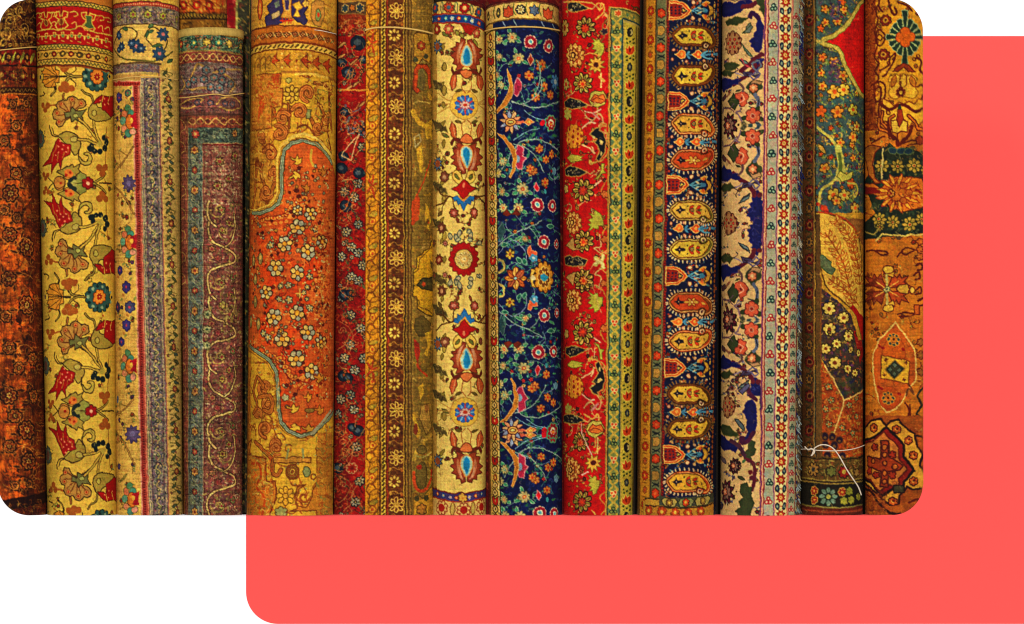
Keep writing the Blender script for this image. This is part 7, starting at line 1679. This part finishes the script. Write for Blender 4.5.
string_on(RL['r5'], [(315, 30.6), (322, 31.4), (330, 33), (335, 34)], .4, TWW, seed=8)
r13 = RL['r13']
string_on(r13, [(803, 449.4), (808, 449), (818, 450.2), (834, 450.6), (848, 449.6), (857, 447.6), (863, 445.2)], .5, TWW, 2.2, seed=6)
string_on(r13, [(812.2, 455.5), (813.6, 451), (815, 447.6), (821, 444.6), (828, 445.4), (834, 449.6), (840, 458), (846, 469), (853, 480), (857, 487), (859.5, 495)], .72, TWW, 3.2, 'cord_tail', seed=7)
string_on(r13, [(806.4, 446.6), (809, 449.6), (812, 448.6), (814.6, 451.6), (811.5, 455.6)], .8, TWW, 3.0, 'cord_knot', seed=9)

# pale selvedge folded over the top of the shorter roll
def selvedge(roll, y0, y1, sag, mat_col, name='selvedge'):
    cv = roll.cv; n = 90; us = np.linspace(cv.UW*.01, cv.UW*.99, n); rs = np.random.RandomState(5)
    co = []; cols = []
    for j, (yy, off) in enumerate(((y0, .2), (y0-.2, 1.0), (y1, 1.0), (y1+.2, .1))):
        for u in us:
            t = np.interp(u, cv.pu, cv.px); d = np.interp(u, cv.pu, cv.pd)
            y = yy+sag*(1-d)+(rs.normal()*.18 if j > 1 else 0)
            l, r = cv.edges(y); co.append(roll.surf((l+r)/2+t*(r-l)/2, y, off)); cols.append(np.array(mat_col)*rs.uniform(.8, 1.12))
    F = [[j*n+i, (j+1)*n+i, (j+1)*n+i+1, j*n+i+1] for j in range(3) for i in range(n-1)]
    mesh_obj(name, co, F, np.array(cols), WOOL, roll.root)
selvedge(RL['r4'], 28.0, 35.2, 3.6, lin(hx('#CBA650'))/EXPO)

# ragged blue and white fringe along the right edge of the beige roll
def fringe(roll):
    rs = np.random.RandomState(77); co, F, C = [], [], []
    pal = [lin(hx(h))/EXPO for h in ('#1c2254', '#8f9a92', '#b5a88a', '#1a1c44', '#5a5a50', '#a08a5c', '#4a3828', '#6f8078', '#6a3a2c')]
    band = 0
    for k in range(330):
        y = -8+k*1.585+rs.normal()*.8
        if k % 14 == 0: band = rs.randint(len(pal))
        c = pal[band] if rs.rand() < .62 else pal[rs.randint(len(pal))]
        x0 = 800.2-y*.006+rs.normal()*.9; L = rs.uniform(3, 7); a = rs.normal()*.5+(.3 if rs.rand() < .5 else -.3)
        P = [np.array([x0+math.sin(a+s*1.1)*L*s*.55+rs.normal()*.25, min(514, y+L*s)]) for s in np.linspace(0, 1, 5)]
        Q = []
        for i, (x, yy) in enumerate(P):
            v = roll.surf(797.2-yy*.004, max(yy, -8), 0); Q.append(v+np.array([(x-797.2+yy*.004)*K, -(2.0+rs.rand()*2.5-abs(x-800)*.15)*K-20*K*0, 0]))
        b = len(co)
        for i, v in enumerate(Q):
            r = (.65 if i < 4 else .3)*K*rs.uniform(.7, 1.25); t = Q[min(i+1, 4)]-Q[max(i-1, 0)]; t = t/(np.linalg.norm(t)+1e-9)
            A = np.cross(t, [0, 1, 0]); A /= np.linalg.norm(A)+1e-9; B = np.cross(t, A)
            for q in range(4): co.append(v+r*(A*math.cos(q*1.571)+B*math.sin(q*1.571))); C.append(c*rs.uniform(.75, 1.2))
        for i in range(4):
            for q in range(4): F.append([b+i*4+q, b+i*4+(q+1) % 4, b+(i+1)*4+(q+1) % 4, b+(i+1)*4+q])
    o = mesh_obj('fringe', co, F, np.array(C), WOOL, roll.root)
fringe(RL['r12'])

# ---- boards and wall -------------------------------------------------------------------
def rounded_board(name, x0, y0, x1, y1, radii, d0, thick, mat, pscale=1.0):
    """upright board with rounded corners (tl, tr, br, bl); d0 distance of its face behind the rolls, in metres"""
    bm = bmesh.new(); pts = []
    def arc(cx, cy, r, a0):
        for i in range(15):
            a = math.radians(a0+90*i/14); pts.append((cx+r*math.cos(a), cy+r*math.sin(a)))
    tl, tr, br, bl_ = radii
    arc(x0+tl, y0+tl, tl, 180); arc(x1-tr, y0+tr, tr, 270); arc(x1-br, y1-br, br, 0); arc(x0+bl_, y1-bl_, bl_, 90)
    s = pscale
    vs = [bm.verts.new(((x-CX)*K*s, 0, (CY-y)*K*s)) for x, y in pts]
    f = bm.faces.new(vs); r = bmesh.ops.extrude_face_region(bm, geom=[f])
    for v in [g for g in r['geom'] if isinstance(g, bmesh.types.BMVert)]: v.co.y += thick
    bmesh.ops.recalc_face_normals(bm, faces=bm.faces)
    me = bpy.data.meshes.new(name); bm.to_mesh(me); bm.free(); me.materials.append(mat)
    cz = (CY-(y0+y1)/2)*K*s; cxw = ((x0+x1)/2-CX)*K*s
    for v in me.vertices: v.co.x -= cxw; v.co.z -= cz
    o = bpy.data.objects.new(name, me); COL.objects.link(o); o.location = (cxw, d0, cz)
    md = o.modifiers.new('bevel', 'BEVEL'); md.width = .002; md.segments = 2; md.limit_method = 'ANGLE'
    return o

back = rounded_board('gap_shade_board', .6, -1, 922.4, 514.6, (R0, R0, R0, R0), .27, .03, plain('gap_shade_black', (.010, .007, .005), .95, .3, 40, .05), 1.0157)  # added board; its black stands in for the deep shade between rolls
back['label'] = 'near black rounded board added behind the carpet rolls to keep the gaps between them dark'; back['category'] = 'board'
DB = 0.9
sc_ = (DIST+.045+DB)/DIST
coral = rounded_board('panel', 246, 36, 1290, 624, (32, 32, 32, 32), DB, .04, plain('coral_paint', (.865, .0855, .076), .9, .0, 20, .0), sc_)
coral['label'] = 'plain coral red panel with rounded corner behind and below the carpets'; coral['category'] = 'panel'
wall = rounded_board('wall', -1400, -900, 2400, 1500, (1, 1, 1, 1), DB+.12, .1, plain('white_paint', (.94, .94, .94), .9, .0, 20, .0), sc_)
wall['kind'] = 'structure'; wall['label'] = 'plain bright white wall behind the coral panel'; wall['category'] = 'wall'

# ---- light -----------------------------------------------------------------------------
w = bpy.data.worlds.new('World'); scene.world = w; w.use_nodes = True
bg = w.node_tree.nodes['Background']; bg.inputs[0].default_value = (1, 1, 1, 1); bg.inputs[1].default_value = .36
def area(name, loc, target, size, power, color):
    l = bpy.data.lights.new(name, 'AREA'); l.shape = 'DISK'; l.size = size; l.energy = power; l.color = color
    o = bpy.data.objects.new(name, l); COL.objects.link(o); o.location = loc
    from mathutils import Vector
    o.rotation_euler = (Vector(target)-Vector(loc)).to_track_quat('-Z', 'Y').to_euler(); return o
sl = bpy.data.lights.new('front_sun', 'SUN'); sl.energy = math.pi*.94; sl.angle = math.radians(.6); sl.color = (1, 1, 1)  # frontal sun added to light the wall evenly and darken roll edges
so = bpy.data.objects.new('front_sun', sl); COL.objects.link(so); so.location = (0, -6, 1); so.rotation_euler = (math.radians(88.6), 0, 0)
area('shop_lamp', (-.25, -2.2, 2.0), (-.1, 0, .35), .5, 22, (1.0, .93, .80))

# ---- camera ----------------------------------------------------------------------------
cam = bpy.data.cameras.new('camera'); co_ = bpy.data.objects.new('camera', cam); COL.objects.link(co_)
co_.location = (0, -DIST-.045, 0); co_.rotation_euler = (math.radians(90), 0, 0)
cam.sensor_width = 36; cam.lens = 36*DIST/(1024*K); cam.clip_end = 200; cam.clip_start = .5
scene.camera = co_
scene.view_settings.view_transform = 'Standard'; scene.view_settings.look = 'None'
scene.view_settings.exposure = 0; scene.view_settings.gamma = 1
scene.cycles.pixel_filter_type = 'BLACKMAN_HARRIS'; scene.cycles.filter_width = 1.15
scene.render.engine = 'CYCLES'; scene.cycles.max_bounces = 4
